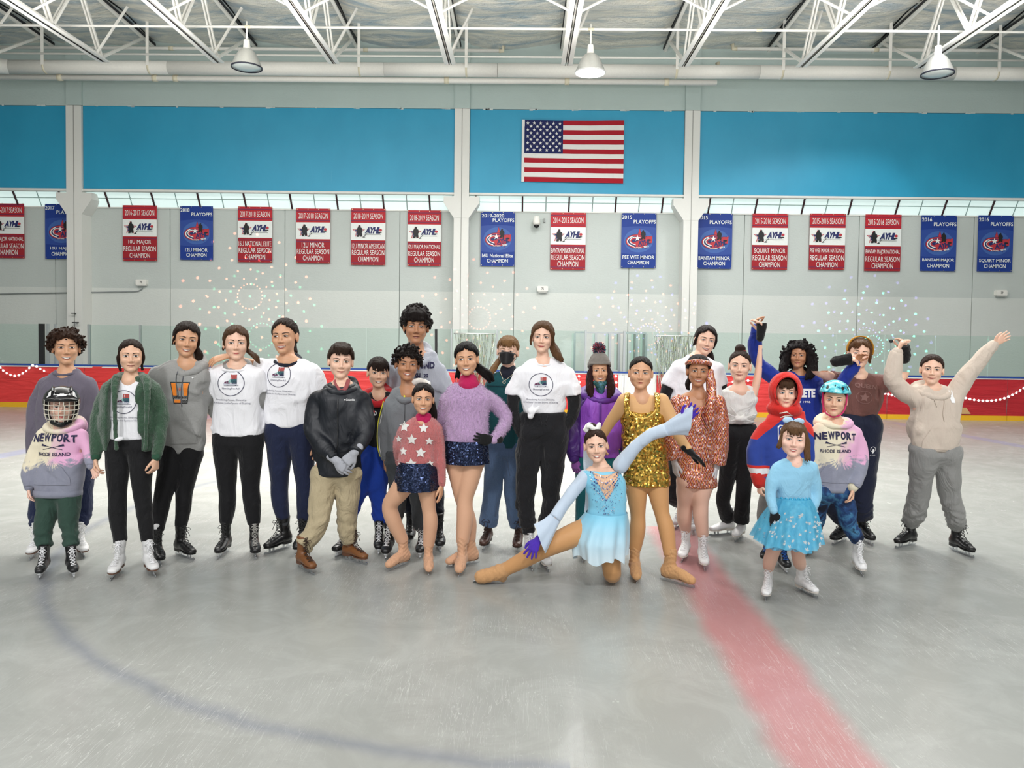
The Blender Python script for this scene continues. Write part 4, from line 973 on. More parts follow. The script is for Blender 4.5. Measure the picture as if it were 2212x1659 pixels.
class Person:
    def __init__(s, label, D, skin='light', size=1.0):
        s.D = D; s.skin = skin_mat(SKINS[skin]); s.label = label; s.S = SDF(); s.parts = []; s.size = size
        s.handboxes = []; s.root = None; s.surf = {}
    def P(s, x, y, dy=0.0): return W(x, y, s.D + dy)
    def m(s, px, dy=0.0): return px * (s.D + dy) / FPX
    bot = 0.0
    def setroot(s, gx, gy=None):
        p = s.P(gx, 1000); s.base = np.array([p[0], s.D, 0.0]); s.root = empty('person', s.base); tag(s.root, s.label, 'person'); return s
    def obj(s, name, V, F, mats, parent=None, smooth=True, mi=None, **k):
        me = mesh_np(name, np.asarray(V) - s.base, F, smooth, mi); o = link(name, me, mats, s.root if parent is None else parent); return tag(o, **k)
    def field_obj(s, name, S, h, mat, parent=None, **k):
        V, F = S.net(h)
        return s.obj(name, V, F, mat, parent, **k)
    # ---- head
    def head(s, cx, ytop, ychin, yaw=0, tilt=0, pitch=0, dy=0.0, wide=1.0, **o):
        yaw = yaw - math.degrees(math.atan2(s.P(cx, 760)[0], s.D)) * .9
        s.ho = o; c = s.P(cx, (ytop + ychin) / 2, dy); s.hs = s.m(ychin - ytop, dy) / 0.22
        yw, tl, pt = math.radians(yaw), math.radians(tilt), math.radians(pitch)
        Rz = np.array(Matrix.Rotation(yw, 3, 'Z')); Ry = np.array(Matrix.Rotation(tl, 3, 'Y')); Rx = np.array(Matrix.Rotation(pt, 3, 'X'))
        s.hR = Ry @ Rz @ Rx; s.hc = c; s.hw = wide; f = head_fn(o); R, sc = s.hR, s.hs
        def fn(x, y, z):
            dx, dy_, dz = x - c[0], y - c[1], z - c[2]
            lx, ly, lz = [(R[0, i] * dx + R[1, i] * dy_ + R[2, i] * dz) / sc for i in range(3)]
            return f(lx / wide, ly, lz) * sc
        r = 0.128 * sc * max(1, wide); s.S.add(fn, c - r, c + r, 0.02 * sc, 'u'); s.hf = f
        return s
    def L2W(s, P):      # head local -> world
        P = np.atleast_2d(P).astype(float) * np.array([s.hw, 1, 1]); return s.hc + (P * s.hs) @ s.hR.T
    def face_y(s, u, v):
        lo = np.full(u.shape, -0.135); hi = np.full(u.shape, 0.0); y = lo.copy(); hit = np.zeros(u.shape, bool)
        for yy in np.linspace(-0.135, 0.0, 70):
            d = s.hf(u, np.full(u.shape, yy), v); new = (d < 0) & ~hit; y[new] = yy; hit |= new
        a = y - 0.002; b = y.copy()
        for _ in range(6):
            mdl = (a + b) / 2; ins = s.hf(u, mdl, v) < 0; b = np.where(ins, mdl, b); a = np.where(ins, a, mdl)
        b[~hit] = -0.02
        return b
    def patch(s, mb, top, bot, n, m, off, mi, bulge=0.0):
        """face patch between two outline curves given as functions of t in 0..1 -> (u, v)"""
        U = np.zeros((n + 1, m + 1)); Vv = U.copy()
        for i in range(n + 1):
            a, b = top(i / n), bot(i / n)
            for j in range(m + 1): U[i, j] = a[0] + (b[0] - a[0]) * j / m; Vv[i, j] = a[1] + (b[1] - a[1]) * j / m
        Y = s.face_y(U.ravel(), Vv.ravel()) - off
        if bulge:
            tt = np.repeat(np.linspace(0, 1, n + 1), m + 1); jj = np.tile(np.linspace(0, 1, m + 1), n + 1); Y -= bulge * np.sin(np.pi * tt) * np.sin(np.pi * jj)
        Pw = s.L2W(np.stack([U.ravel(), Y, Vv.ravel()], 1)) - s.base
        F = [(i * (m + 1) + j, i * (m + 1) + j + 1, (i + 1) * (m + 1) + j + 1, (i + 1) * (m + 1) + j) for i in range(n) for j in range(m)]
        mb.add(Pw, F, mi)
    def face(s, eye='brown', open_=1.0, smile=0.5, teeth=False, brow=(60, 42, 32), lips=(186, 108, 98), gaze=(0, 0), brow_up=0.0, mouth_w=1.0, mask=False, lash=1.0):
        bm = flat('eyebrow_hair', brow, 0.8); lm = flat('lips', lips, 0.4)
        for sx in (-1, 1):
            mb = MB(); cx = 0.031 * sx; hw = 0.0168; ho = 0.0070 * open_
            up = lambda t: (cx - hw + 2 * hw * t, 0.0015 + ho * math.sin(math.pi * t) ** 0.8)
            dn = lambda t: (cx - hw + 2 * hw * t, 0.0015 - ho * 0.72 * math.sin(math.pi * t) ** 0.9)
            s.patch(mb, up, dn, 10, 4, 0.0008, 0, 0.0010)
            gx, gz = cx + 0.004 * gaze[0], 0.0018 + 0.003 * gaze[1]
            for r, mi, off in ((0.0082, 1, 0.0024), (0.0042, 2, 0.0029)):
                def U(t, sg=1, r=r):
                    x = gx - r + 2 * r * t; z = gz + sg * math.sqrt(max(r * r - (x - gx) ** 2, 0)); tt = min(max((x - cx + hw) / (2 * hw), 0), 1)
                    return (x, min(max(z, dn(tt)[1]), up(tt)[1]))
                s.patch(mb, lambda t: U(t, 1), lambda t: U(t, -1), 8, 3, off, mi)
            th = 0.0021 * lash
            s.patch(mb, lambda t: (up(t)[0] * 1.0 + (t - .5) * 0.002, up(t)[1] + 1.25 * th * (0.5 + 0.6 * math.sin(math.pi * t))), lambda t: (up(t)[0] + (t - .5) * 0.002, up(t)[1] - 0.0004), 10, 1, 0.0027, 3)
            s.patch(mb, lambda t: (dn(t)[0], dn(t)[1] + 0.0002), lambda t: (dn(t)[0], dn(t)[1] - 0.0009), 10, 1, 0.0020, 4)
            # highlight
            s.patch(mb, lambda t: (gx + 0.0012 + 0.0018 * t, gz + 0.0036), lambda t: (gx + 0.0012 + 0.0018 * t, gz + 0.0020), 1, 1, 0.0034, 0)
            link('eye', mb.mesh('eye', True), [m_eyew, IRIS[eye], m_pupil, m_lash, flat('lid_edge', (176, 118, 98), 0.5)], s.root)
            mb = MB(); bz = 0.0195 + 0.003 * brow_up
            f = lambda t, w: (cx - 0.0185 * sx + 0.040 * sx * t, bz + 0.0052 * math.sin(math.pi * min(1, t * 1.1) * 0.75) - 0.001 + w * (0.0034 * (1 - t * 0.7)))
            s.patch(mb, lambda t: f(t, 1), lambda t: f(t, -1), 10, 1, 0.0012, 0); link('eyebrow', mb.mesh('eyebrow', True), bm, s.root)
        if mask: return s
        mb = MB(); w = (0.0235 + 0.0075 * smile) * mouth_w; zc = -0.0652; lift = 0.0070 * smile
        gap = 0.0088 if teeth else 0.0
        mid = lambda t, k: (-w + 2 * w * t, zc + lift * (abs(2 * t - 1) ** 1.8) + k * math.sin(math.pi * t) ** 0.7)
        cupid = lambda t: 0.0052 * (math.sin(math.pi * t) ** 0.8) * (1 - 0.22 * math.exp(-((t - .5) / .07) ** 2)) * (1 - .25 * smile)
        s.patch(mb, lambda t: (mid(t, 0)[0], mid(t, gap * .45)[1] + cupid(t)), lambda t: mid(t, gap * .45), 14, 2, 0.0010, 0, 0.0008)
        s.patch(mb, lambda t: mid(t, -gap * .8), lambda t: (mid(t, 0)[0], mid(t, -gap * .8)[1] - 0.0062 * math.sin(math.pi * t) ** 0.9), 14, 2, 0.0010, 0, 0.0012)
        if teeth:
            s.patch(mb, lambda t: mid(t, gap * .5), lambda t: mid(t, -gap * .85), 14, 2, 0.0003, 2)
            s.patch(mb, lambda t: mid(.08 + .84 * t, gap * .42), lambda t: mid(.08 + .84 * t, -gap * .55), 14, 2, 0.0013, 1)
        else:
            s.patch(mb, lambda t: mid(t, 0.0007), lambda t: mid(t, -0.0007), 14, 1, 0.0022, 2)
        link('mouth', mb.mesh('mouth', True), [lm, m_teeth, m_mouthin], s.root)
        return s
    # ---- body and clothes
    def rows(s, R, depth=0.56, dyc=0.0, grow=0.0, sq=1.0, dmax=None):
        """R: (y, xl, xr[, ry_factor[, dy]]) pixel rows"""
        mxw = max((r[2] - r[1]) for r in R); out = []
        for ri, r in enumerate(R):
            y, xl, xr = r[:3]
            if ri == 1 and len(R) > 4 and len(r) > 3 and r[3] < .9: w_ = (xr - xl) * .035; xl, xr = xl + w_, xr - w_
            f = r[3] if len(r) > 3 else 1.0; dy = (r[4] if len(r) > 4 else 0) + dyc
            a, b = s.P(xl, y, dy), s.P(xr, y, dy); rx = (b[0] - a[0]) / 2
            ry = min(rx, s.m(mxw) * 0.5 * (dmax or 1.0)) * depth * f * 1.05
            out.append((float((a[2] + b[2]) / 2), float((a[0] + b[0]) / 2), s.D + dy, max(rx + grow, 0.01), max(ry + grow, 0.012)))
        return out
    def limb(s, pts):      # (x, y, halfwidth_px[, dy]) -> world points, radii
        P = [s.P(p[0], p[1], p[3] if len(p) > 3 else 0) for p in pts]; return P, [s.m(p[2]) for p in pts]
    def add_hand(s, S, pts, d=None, pn=None, side=1, curl=0.4, scale=None, thick=1.0, spread=0.14, thumb=0.8):
        P, R = s.limb(pts); w = P[-1]; d = unit(w - P[-2]) if d is None else unit(d)
        sc = scale or s.hs * 0.93
        hand(S, w + d * 0.012, d, pn if pn is not None else EX, side, sc, curl, spread, thick, thumb)
        s.handboxes.append((w - 0.0 * d, d, sc)); return w, d, sc

def folds(seed, amp=0.0035, f=26, aniso=(1, 1, .75)): return wob(seed, amp * 1.25, f, aniso)

def finish_body(p, hcoarse=0.017, bare=(), hfine=0.0052, head_lo=None, neckcut=None):
    """one body mesh: head and hands meshed finely, the rest coarser, all from the same field"""
    parts = []
    zsplit = p.hc[2] - 0.150 * p.hs
    r = 0.16 * p.hs * max(1, p.hw)
    V, F = p.S.net(hfine * max(0.8, p.hs), lo=np.array([p.hc[0] - r, p.hc[1] - r, zsplit]), hi=p.hc + r)
    parts.append((V, F))
    boxes = []
    for w, d, sc in p.handboxes:
        c = w + d * 0.09 * sc; e = 0.115 * sc; boxes.append((c - e, c + e))
    for lo, hi in boxes: parts.append(p.S.net(0.0056 * max(0.8, min(1.1, p.hs)), lo=lo, hi=hi))
    V, F = p.S.net(hcoarse, hi=np.array([1e3, 1e3, zsplit + hcoarse]))
    if len(V):
        drop = np.zeros(len(V), bool)
        for lo, hi in boxes: drop |= ((V > lo + 0.004) & (V < hi - 0.004)).all(1)
        keep = ~drop[F].all(1); F = F[keep]
        parts.append((V, F))
    V, F = join_nets(parts)
    used = np.zeros(len(V), bool); used[F.ravel()] = True; idx = np.cumsum(used) - 1
    return p.obj('body', V[used], idx[F], p.skin)

# ---- decals that follow a garment
def subdiv_long(V, F, L):
    V = np.array(V, float)
    if len(F) > 400 or np.ptp(V[:, 0]) < L * 1.5 and np.ptp(V[:, 2]) < L * 1.5: return V, F
    bm = bmesh.new(); vv = [bm.verts.new(tuple(q)) for q in V]
    for f in F:
        try: bm.faces.new([vv[i] for i in f])
        except ValueError: pass
    bmesh.ops.triangulate(bm, faces=bm.faces[:])
    for _ in range(4):
        es = [e for e in bm.edges if e.calc_length() > L]
        if not es: break
        bmesh.ops.subdivide_edges(bm, edges=es, cuts=1); bmesh.ops.triangulate(bm, faces=[f for f in bm.faces if len(f.verts) > 3])
    bm.verts.index_update(); V = [v.co[:] for v in bm.verts]; F = [tuple(v.index for v in f.verts) for f in bm.faces]; bm.free(); return V, F
def decal(p, host, items, cx, cy, w_px, mats, name='print', off=0.004, rot=0.0, h_px=None, squeeze=1.0, dy=0.0, subdiv=True):
    """items: list of ((V,F), mi) in unit-ish design space where width 1 = w_px; drapes over host along the view depth"""
    c = p.P(cx, cy); sc = p.m(w_px)
    me = host.data; bvh = BVHTree.FromPolygons([v.co[:] for v in me.vertices], [tuple(q.vertices) for q in me.polygons])
    mb = MB(); cr, sr = math.cos(rot), math.sin(rot)
    for k, ((V, F), mi) in enumerate(items):
        V, F = subdiv_long(V, F, 0.018 / sc); V = np.array(V, float); x = V[:, 0] * sc; z = V[:, 2] * sc * squeeze; x, z = x * cr - z * sr, x * sr + z * cr
        out = []
        for i in range(len(V)):
            o = Vector((c[0] + x[i] - p.base[0], -2.0, c[2] + z[i] - p.base[2])); hit = bvh.ray_cast(o, Vector((0, 1, 0)))
            y = hit[0][1] if hit[0] is not None else (out[-1][1] + off if out else 0.0)
            out.append((o[0], y - off + V[i, 1] * 0.4, o[2]))
        mb.add(out, F, mi)
    o = link(name, mb.mesh(name), mats, host); return o

# ---- hair
def hair_shell(p, t=0.010, low=-0.045, line=0.062, half=0.060, back=1.0, ear=True, vol=(1, 1, 1), seed=1, ridge=0.0016, curly=0, temple=0.0, wide_low=0.0, nape=-0.09, part=0.0):
    """scalp hair in head-local space: a swollen skull with the face opening removed. line: hairline height, half: half width of the opening"""
    S = SDF(); R, c, sc, wd = p.hR, p.hc, p.hs, p.hw; rs = wob(seed, 1.0, 70)
    def fn(x, y, z):
        dx, dy, dz = x - c[0], y - c[1], z - c[2]
        lx, ly, lz = [(R[0, i] * dx + R[1, i] * dy + R[2, i] * dz) / sc for i in range(3)]; lx = lx / wd
        q = np.sqrt(lx ** 2 + (ly - 0.012) ** 2 + (lz - 0.028) ** 2) + 1e-7
        d = q - q / (np.sqrt((lx / ((0.0745 + t) * vol[0])) ** 2 + ((ly - 0.014) / ((0.094 + t) * vol[1])) ** 2 + ((lz - 0.030) / ((0.084 + t) * vol[2])) ** 2) + 1e-6)
        # back and sides down to the nape
        q2 = np.sqrt(lx ** 2 + (ly - 0.040) ** 2 + (lz + 0.02) ** 2) + 1e-7
        d2 = q2 - q2 / (np.sqrt((lx / (0.066 * vol[0] + t * 0.6 + wide_low)) ** 2 + ((ly - 0.042) / (0.062 + t * back)) ** 2 + ((lz + 0.005) / (-nape * 1.0)) ** 2) + 1e-6)
        d = smin(d, d2, 0.02)
        # face opening: an elliptical column over the forehead plus everything in front of a line from temple to ear
        zc = line + 0.016 - 0.095
        A = (np.sqrt((lx / half) ** 2 + ((lz - zc) / 0.095) ** 2) - 1) * 0.05
        A = np.maximum(A, ly - 0.02)
        C = np.maximum((ly + 0.005 - temple + 0.80 * lz) / 1.3, lz - 0.055)
        d = smax(d, -smin(A, C, 0.006), 0.012)
        if ear:
            e = np.sqrt(((np.abs(lx) - 0.080) / 0.030) ** 2 + ((ly - 0.004) / 0.024) ** 2 + ((lz + 0.014) / 0.034) ** 2) - 1
            d = smax(d, -e * 0.024, 0.006)
        d = smax(d, (low if not callable(low) else low(lx)) - lz + 0 * d, 0.012) if low is not None else d
        if curly:
            d = d + curly * (np.sin(lx * 190 + 2 * np.sin(lz * 150)) * np.sin(ly * 180 + 2 * np.sin(lx * 140)) * np.sin(lz * 200 + 1.5 * np.sin(ly * 160))) + curly * 0.8 * np.sin(lx * 75 + 1) * np.sin(lz * 82) * np.sin(ly * 70 + 2)
        elif ridge:
            a = np.arctan2(lx, np.abs(lz - 0.02) + 0.02)
            d = d + ridge * np.sin((lx - part) * 520 / (1 + 6 * np.abs(lx)) + 3 * np.sin(lz * 45 + ly * 30) + ly * 20)
            d = d + 0.0035 * np.exp(-((lx - part) / 0.004) ** 2) * (ly < 0.03) * (lz > 0.03)
        return d * sc
    r = 0.17 * sc * max(1, wd) * max(vol); S.add(fn, c - r, c + r, 0, 'u')
    return S
def lock(p, S, pts, radii, k=0.006, lat=(1, 0, 0), n=4):
    """strand bundle through head-local points"""
    Q = p.L2W(np.array(pts)); S.tube(list(Q), [((r[0] * p.hs, r[1] * p.hs) if isinstance(r, tuple) else r * p.hs) for r in radii], lat=lat, k=k * p.hs, n=n)
def hair_done(p, S, rgb, h=0.0058, seed=3, amp=0.0016, name='hair', aniso=(3.2, 3.2, .5), freq=70, **k):
    if amp: S.disp = wob(seed, amp, freq, aniso)
    return p.field_obj(name, S, h, hair_mat(rgb, **k))

# ------------------------------------------------------------------ skates (toe toward -Y, origin on the ice under mid foot, about 0.27 long)
def mk_boot(kind):
    S = SDF()
    if kind == 'hockey':
        S.tube([(0, .098, .085), (0, .06, .088), (0, 0, .088), (0, -.08, .082), (0, -.135, .076)], [(.036, .036), (.038, .042), (.042, .038), (.046, .030), (.036, .024)], k=.02)
        S.tube([(0, .085, .10), (0, .072, .16), (0, .066, .225), (0, .064, .245)], [(.036, .048), (.038, .052), (.044, .058), (.046, .060)], k=.03)
        S.tube([(0, -.07, .105), (0, -.015, .14), (0, .012, .20), (0, -.002, .262)], [(.030, .018), (.032, .02), (.034, .018), (.036, .010)], k=.012)
    elif kind == 'cover':
        S.tube([(0, .095, .070), (0, .05, .078), (0, -.02, .080), (0, -.09, .066), (0, -.135, .056)], [(.037, .046), (.039, .05), (.042, .046), (.044, .038), (.034, .028)], k=.02)
        S.tube([(0, .070, .09), (0, .058, .15), (0, .052, .21), (0, .046, .262)], [(.038, .050), (.037, .047), (.040, .046), (.036, .040)], k=.03)
        S.disp = lambda x, y, z: .0018 * np.sin(z * 190 + 4 * np.sin(x * 40 + y * 30)) * (z > .08)
    else:
        S.tube([(0, .098, .082), (0, .06, .085), (0, 0, .088), (0, -.08, .076), (0, -.130, .070)], [(.033, .030), (.035, .036), (.040, .034), (.043, .026), (.033, .020)], k=.02)
        S.tube([(0, .078, .10), (0, .066, .16), (0, .058, .22), (0, .060, .262)], [(.036, .045), (.035, .043), (.039, .046), (.043, .050)], k=.03)
        S.disp = lambda x, y, z: .0012 * np.sin(z * 120 + 3 * np.sin(y * 50)) * (z > .12) * (z < .22)
    zt = .262 if kind != 'hockey' else .262
    S.cut((0, 0, zt - .004), (0, 0, 1), (-.1, -.2, zt - .02), (.1, .2, zt + .09))
    V, F = S.net(.0062); return mesh_np(kind + '_boot', V, F)
def mk_sole(kind):
    mb = MB()
    def outline(sc, z0, z1):
        pts = []
        prof = [(.130, .010), (.118, .026), (.09, .032), (.04, .028), (0, .030), (-.05, .040), (-.09, .042), (-.125, .033), (-.150, .012)]
        ring = [(w * sc, y) for y, w in prof] + [(-w * sc, y) for y, w in reversed(prof)]
        n = len(ring); V = [(x, y, z0(y) if callable(z0) else z0) for x, y in ring] + [(x, y, z1(y) if callable(z1) else z1) for x, y in ring]
        F = [tuple(range(n - 1, -1, -1)), tuple(range(n, 2 * n))] + [(i, (i + 1) % n, (i + 1) % n + n, i + n) for i in range(n)]
        return V, F
    if kind == 'hockey':
        mb.add(*outline(.8, lambda y: .052, lambda y: .058))
        for y0, y1 in ((.03, .115), (-.125, -.035)):
            V = []
            for y, w, z in ((y0, .016, .055), (y1, .016, .055), (y0 + .01, .006, .024), (y1 - .01, .006, .024)):
                V += [(-w, y, z), (w, y, z)]
            mb.add(V, [(0, 1, 3, 2), (4, 6, 7, 5), (0, 2, 6, 4), (1, 5, 7, 3), (0, 4, 5, 1), (2, 3, 7, 6)])
        mb.box(-.006, .006, -.13, .12, .018, .028)
    else:
        mb.add(*outline(1.0, lambda y: (.040 if y > .03 else (.058 if y > -.02 else .050)), lambda y: .066 if y > .0 else .058))
    return mb.mesh(kind + '_sole')
def mk_blade(kind):
    mb = MB()
    if kind == 'hockey':
        P = [(-.145, .014), (-.14, .004), (-.11, 0), (.10, 0), (.125, .005), (.132, .014), (.128, .020), (-.138, .020)]
        n = len(P); V = [(-.0017, y, z) for y, z in P] + [(.0017, y, z) for y, z in P]
        mb.add(V, [tuple(range(n)), tuple(range(2 * n - 1, n - 1, -1))] + [(i, i + n, (i + 1) % n + n, (i + 1) % n) for i in range(n)])
    else:
        P = [(-.158, .022), (-.160, .010), (-.152, .004), (-.146, .007), (-.140, .002), (-.10, 0), (.12, 0), (.145, .004), (.146, .012), (.12, .014), (-.12, .016), (-.145, .026)]
        n = len(P); V = [(-.002, y, z) for y, z in P] + [(.002, y, z) for y, z in P]
        mb.add(V, [tuple(range(n)), tuple(range(2 * n - 1, n - 1, -1))] + [(i, i + n, (i + 1) % n + n, (i + 1) % n) for i in range(n)])
        for y, zt in ((-.10, .052), (-.06, .052), (.055, .046), (.10, .046)): mb.bar((0, y * .95, .010), (0, y, zt), .005, .018)
        mb.box(-.022, .022, -.125, -.035, .048, .052); mb.box(-.018, .018, .035, .12, .038, .042)
    return mb.mesh(kind + '_blade')
def mk_laces(kind, n=8):
    mb = MB(); h = kind == 'hockey'
    A = [(-.095, .098), (-.06, .112), (-.028, .130), (-.008, .152), (.000, .178), (.000, .204), (.000, .230), (-.002, .25)] if not h else [(-.10, .106), (-.07, .124), (-.045, .142), (-.022, .163), (-.008, .19), (-.004, .217), (-.004, .24)]
    A = [(y - (.012 if not h else .006), z + .006) for y, z in A]
    for i, (y, z) in enumerate(A):
        w = .021; bow = .006
        mb.tube([(-w, y + .010, z - .004), (0, y - bow, z + .003), (w, y + .010, z - .004)], .0028, 5)
        if i < len(A) - 1:
            y2, z2 = A[i + 1]
            for s in (-1, 1): mb.tube([(-s * w, y + .010, z - .003), (0, (y + y2) / 2 - bow - .001, (z + z2) / 2 + .003), (s * w, y2 + .010, z2 - .004)], .0026, 5)
    y, z = A[-2]
    for s in (-1, 1):
        mb.tube([(0, y - .008, z), (s * .022, y - .022, z + .006), (s * .036, y - .022, z - .014), (s * .020, y - .018, z - .020), (0, y - .010, z - .002)], .0025, 5)
        mb.tube([(0, y - .010, z), (s * .012, y - .024, z - .03), (s * .024, y - .03, z - .065)], .0024, 5)
    return mb.mesh(kind + '_laces', True)
_sk = {k: (mk_boot(k), mk_sole(k if k != 'cover' else 'figure'), mk_blade(k if k != 'cover' else 'figure'), mk_laces(k) if k != 'cover' else None) for k in ('figure', 'hockey', 'cover')}
m_blade = flat('skate_steel', (205, 208, 212), 0.18, 0.95)
def leather(name, rgb, rough=0.35):
    key = ('leather', name)
    if key in _mats: return _mats[key]
    t = NT(name); c = srgb(*rgb); t.col(t.mix(t.noise(12, det=5), tuple(v * .82 for v in c[:3]) + (1,), tuple(min(1, v * 1.1) for v in c[:3]) + (1,)))
    b = t.bump(t.noise(30, det=4), .2, .006); t.bump(t.noise(160), .15, .001, b); t.set(Roughness=rough); _mats[key] = t.m; return t.m
SKATE = {  # kind, boot, sole, laces
    'white': ('figure', leather('white_leather', (230, 230, 230)), flat('sole_white', (205, 198, 190), .5), flat('white_lace', (244, 244, 246), .8)),
    'whitebare': ('figure', leather('white_leather', (230, 230, 230)), flat('sole_white', (205, 198, 190), .5), None),
    'whitebrown': ('figure', leather('white_leather', (230, 230, 230)), flat('sole_brown', (96, 62, 44), .5), flat('white_lace', (244, 244, 246), .8)),
    'black': ('figure', leather('black_leather', (26, 26, 27)), flat('sole_black', (22, 22, 22), .5), flat('black_lace', (46, 46, 46), .8)),
    'blackgrey': ('figure', leather('black_leather', (26, 26, 27)), flat('sole_black', (22, 22, 22), .5), flat('grey_lace', (176, 174, 168), .8)),
    'brown': ('figure', leather('brown_leather', (122, 78, 44)), flat('sole_brown', (96, 62, 44), .5), flat('dark_brown_lace', (52, 34, 26), .8)),
    'darkbrown': ('figure', leather('dark_brown_leather', (70, 44, 34)), flat('sole_dark_brown', (46, 30, 24), .5), flat('dark_brown_lace', (52, 34, 26), .8)),
    'hockey': ('hockey', leather('black_synthetic', (24, 24, 26)), flat('holder_white', (210, 212, 214), .4), flat('white_lace', (244, 244, 246), .8)),
    'hockeyblue': ('hockey', leather('black_synthetic', (24, 24, 26)), flat('holder_white', (210, 212, 214), .4), flat('blue_lace', (36, 90, 170), .8)),
    'hockeyblack': ('hockey', leather('black_synthetic', (24, 24, 26)), flat('holder_grey', (160, 164, 168), .4), flat('black_lace', (46, 46, 46), .8)),
    'covertan': ('cover', cloth('tan_boot_cover', (196, 150, 104), weave=300, wrinkle=22, wstr=.25), flat('sole_brown', (96, 62, 44), .5), None),
    'coverbeige': ('cover', cloth('beige_boot_cover', (206, 160, 128), weave=300, wrinkle=22, wstr=.25), flat('sole_brown', (96, 62, 44), .5), None)}
def skate(p, gx, gy, yaw=0, L=0.25, kind='white', lean=0.0, M=None, hs=1.0, front=0.36):
    """places an ice skate whose blade toe touches the ice at the given pixel; returns the top of the boot"""
    k, mb, ms, ml = SKATE[kind]; g = G(gx, gy); sc = L / 0.28; a = math.radians(yaw) - math.atan2(g[0], g[1]) * .9
    d = np.array([math.sin(a), -math.cos(a), 0]); o = g - d * front * L if M is None else g
    r = empty('ice_skate', o - p.base); r.parent = p.root
    R = Matrix.Rotation(math.radians(lean), 4, 'Y') @ Matrix.Rotation(a, 4, 'Z') if M is None else M
    r.matrix_local = Matrix.Translation(Vector(o - p.base)) @ R @ Matrix.Diagonal((sc, sc, sc * hs, 1))
    b, so, bl, la = _sk[k]
    link('boot' if k != 'cover' else 'boot_cover', b, mb, r); link('sole' if k != 'hockey' else 'blade_holder', so, ms, r); link('blade', bl, m_blade, r)
    if la and ml: link('laces', la, ml, r)
    M4 = Matrix.Translation(Vector(o)) @ R @ Matrix.Diagonal((sc, sc, sc * hs, 1))
    return np.array((M4 @ Vector((0, .055, .235)))[:]), np.array((M4 @ Vector((0, .065, .12)))[:])
# ------------------------------------------------------------------ clothing builders
def F_rgb(n, c, **k): return cloth(n, c, **k)
def top(p, rows, arms, mat, name='sweatshirt', h=0.0105, seed=1, fold=0.0035, sleeve=1.0, hem=True, cuffs=True, collar=None, depth=0.56, k=0.03, armk=0.020, hood=None, ffreq=26, bandamt=0.004, dmax=None, flare=None, ypow=2.4, post=None, extra=None):
    """torso from pixel rows plus sleeves; arms: list of pixel polylines (x, y, r, dy)"""
    S = SDF(); R = p.rows(rows, depth=depth, dmax=dmax); S.loft(R, k=k, p=ypow)
    p.trows = R; ends = []
    for a in arms:
        if a is None: continue
        P, r = p.limb(a); r = [q * (.88 if i_ == 0 else .93) if i_ < 3 else q for i_, q in enumerate(r)]; P[0] = P[0] - EZ * p.m(4)
        sl = sleeve if not isinstance(sleeve, dict) else sleeve.get(id(a), 1.0)
        Q = catmull(np.hstack([np.array(P), np.array(r)[:, None]]), 6); seg = np.concatenate([[0], np.cumsum(np.linalg.norm(np.diff(Q[:, :3], axis=0), axis=1))])
        L = seg[-1] * sl; keep = seg <= L + 1e-6; pts = list(Q[keep][:, :3]); rr = list(Q[keep][:, 3])
        if len(pts) < 3: pts = list(Q[:3, :3]); rr = list(Q[:3, 3])
        S.tube(pts, rr, k=armk, n=1, flat=True); e = pts[-1]; d = unit(e - pts[-2]); ends.append((e, d, rr[-1]))
    if extra: extra(S)
    zl = min(r[0] for r in R); zh = max(r[0] for r in R)
    if fold: 
        f1 = folds(seed, fold, ffreq); f2 = wob(seed + 9, fold * .8, 12, (1, 1, 2.0)); S.disp = lambda x, y, z: (f1(x, y, z) + f2(x, y, z)) * np.clip((z - zl) / .06, .1, 1)
    if post: post(S)
    o = p.field_obj(name, S, h, mat)
    if cuffs:
        for e, d, r in ends:
            cu = SDF(); cu.tube([e - d * .045, e - d * .02, e + d * 0.004], [r * 1.02, r * .98, r * .93], k=.004, n=1); cu.disp = wob(seed, .0012, 160)
            p.field_obj('cuff', cu, 0.009, cuffs if not isinstance(cuffs, bool) else mat, o)
    if hem:
        lo = sorted(R)[0]; H = 0.045; mb = MB(); n = 48; V = []; F = []
        for j, (zz, g) in enumerate(((lo[0] + H, .0015), (lo[0] + H * .5, .003), (lo[0] - .002, 0.002), (lo[0] - .002, -.012))):
            for i in range(n):
                t = 2 * math.pi * i / n; c_, s_ = math.cos(t), math.sin(t); q = 2 / 2.4
                V.append((lo[1] + (lo[3] + g) * math.copysign(abs(c_) ** q, c_), lo[2] + (lo[4] + g) * math.copysign(abs(s_) ** q, s_), zz))
        for j in range(3):
            for i in range(n): F.append((j * n + i, (j + 1) * n + i, (j + 1) * n + (i + 1) % n, j * n + (i + 1) % n))
        p.obj('hem_band', V, [f[::-1] for f in F], hem if not isinstance(hem, bool) else mat, parent=o)
    p.topobj = o; return o
def ring_collar(p, cy, w, mat, host, r=4, dz=0.35, depth=0.75, dy=0.0, name='collar', front=0.0, lift=0.0):
    """knitted neck ring; w half-width px, dips toward the front by `front` px"""
    c = p.P(p_cx(p, host) if False else w[0], cy, dy); hw = p.m(w[1]); S = SDF(); pts = []
    for i in range(19):
        t = 2 * math.pi * i / 18; pts.append(c + np.array([hw * math.cos(t), -hw * depth * math.sin(t), -p.m(front) * (0.5 + 0.5 * math.sin(t)) + p.m(lift) * (0.5 - .5 * math.sin(t))]))
    S.tube(pts, [(p.m(r), p.m(r) * .9)] * 19, k=0, n=1); return p.field_obj(name, S, 0.0065, mat, host)
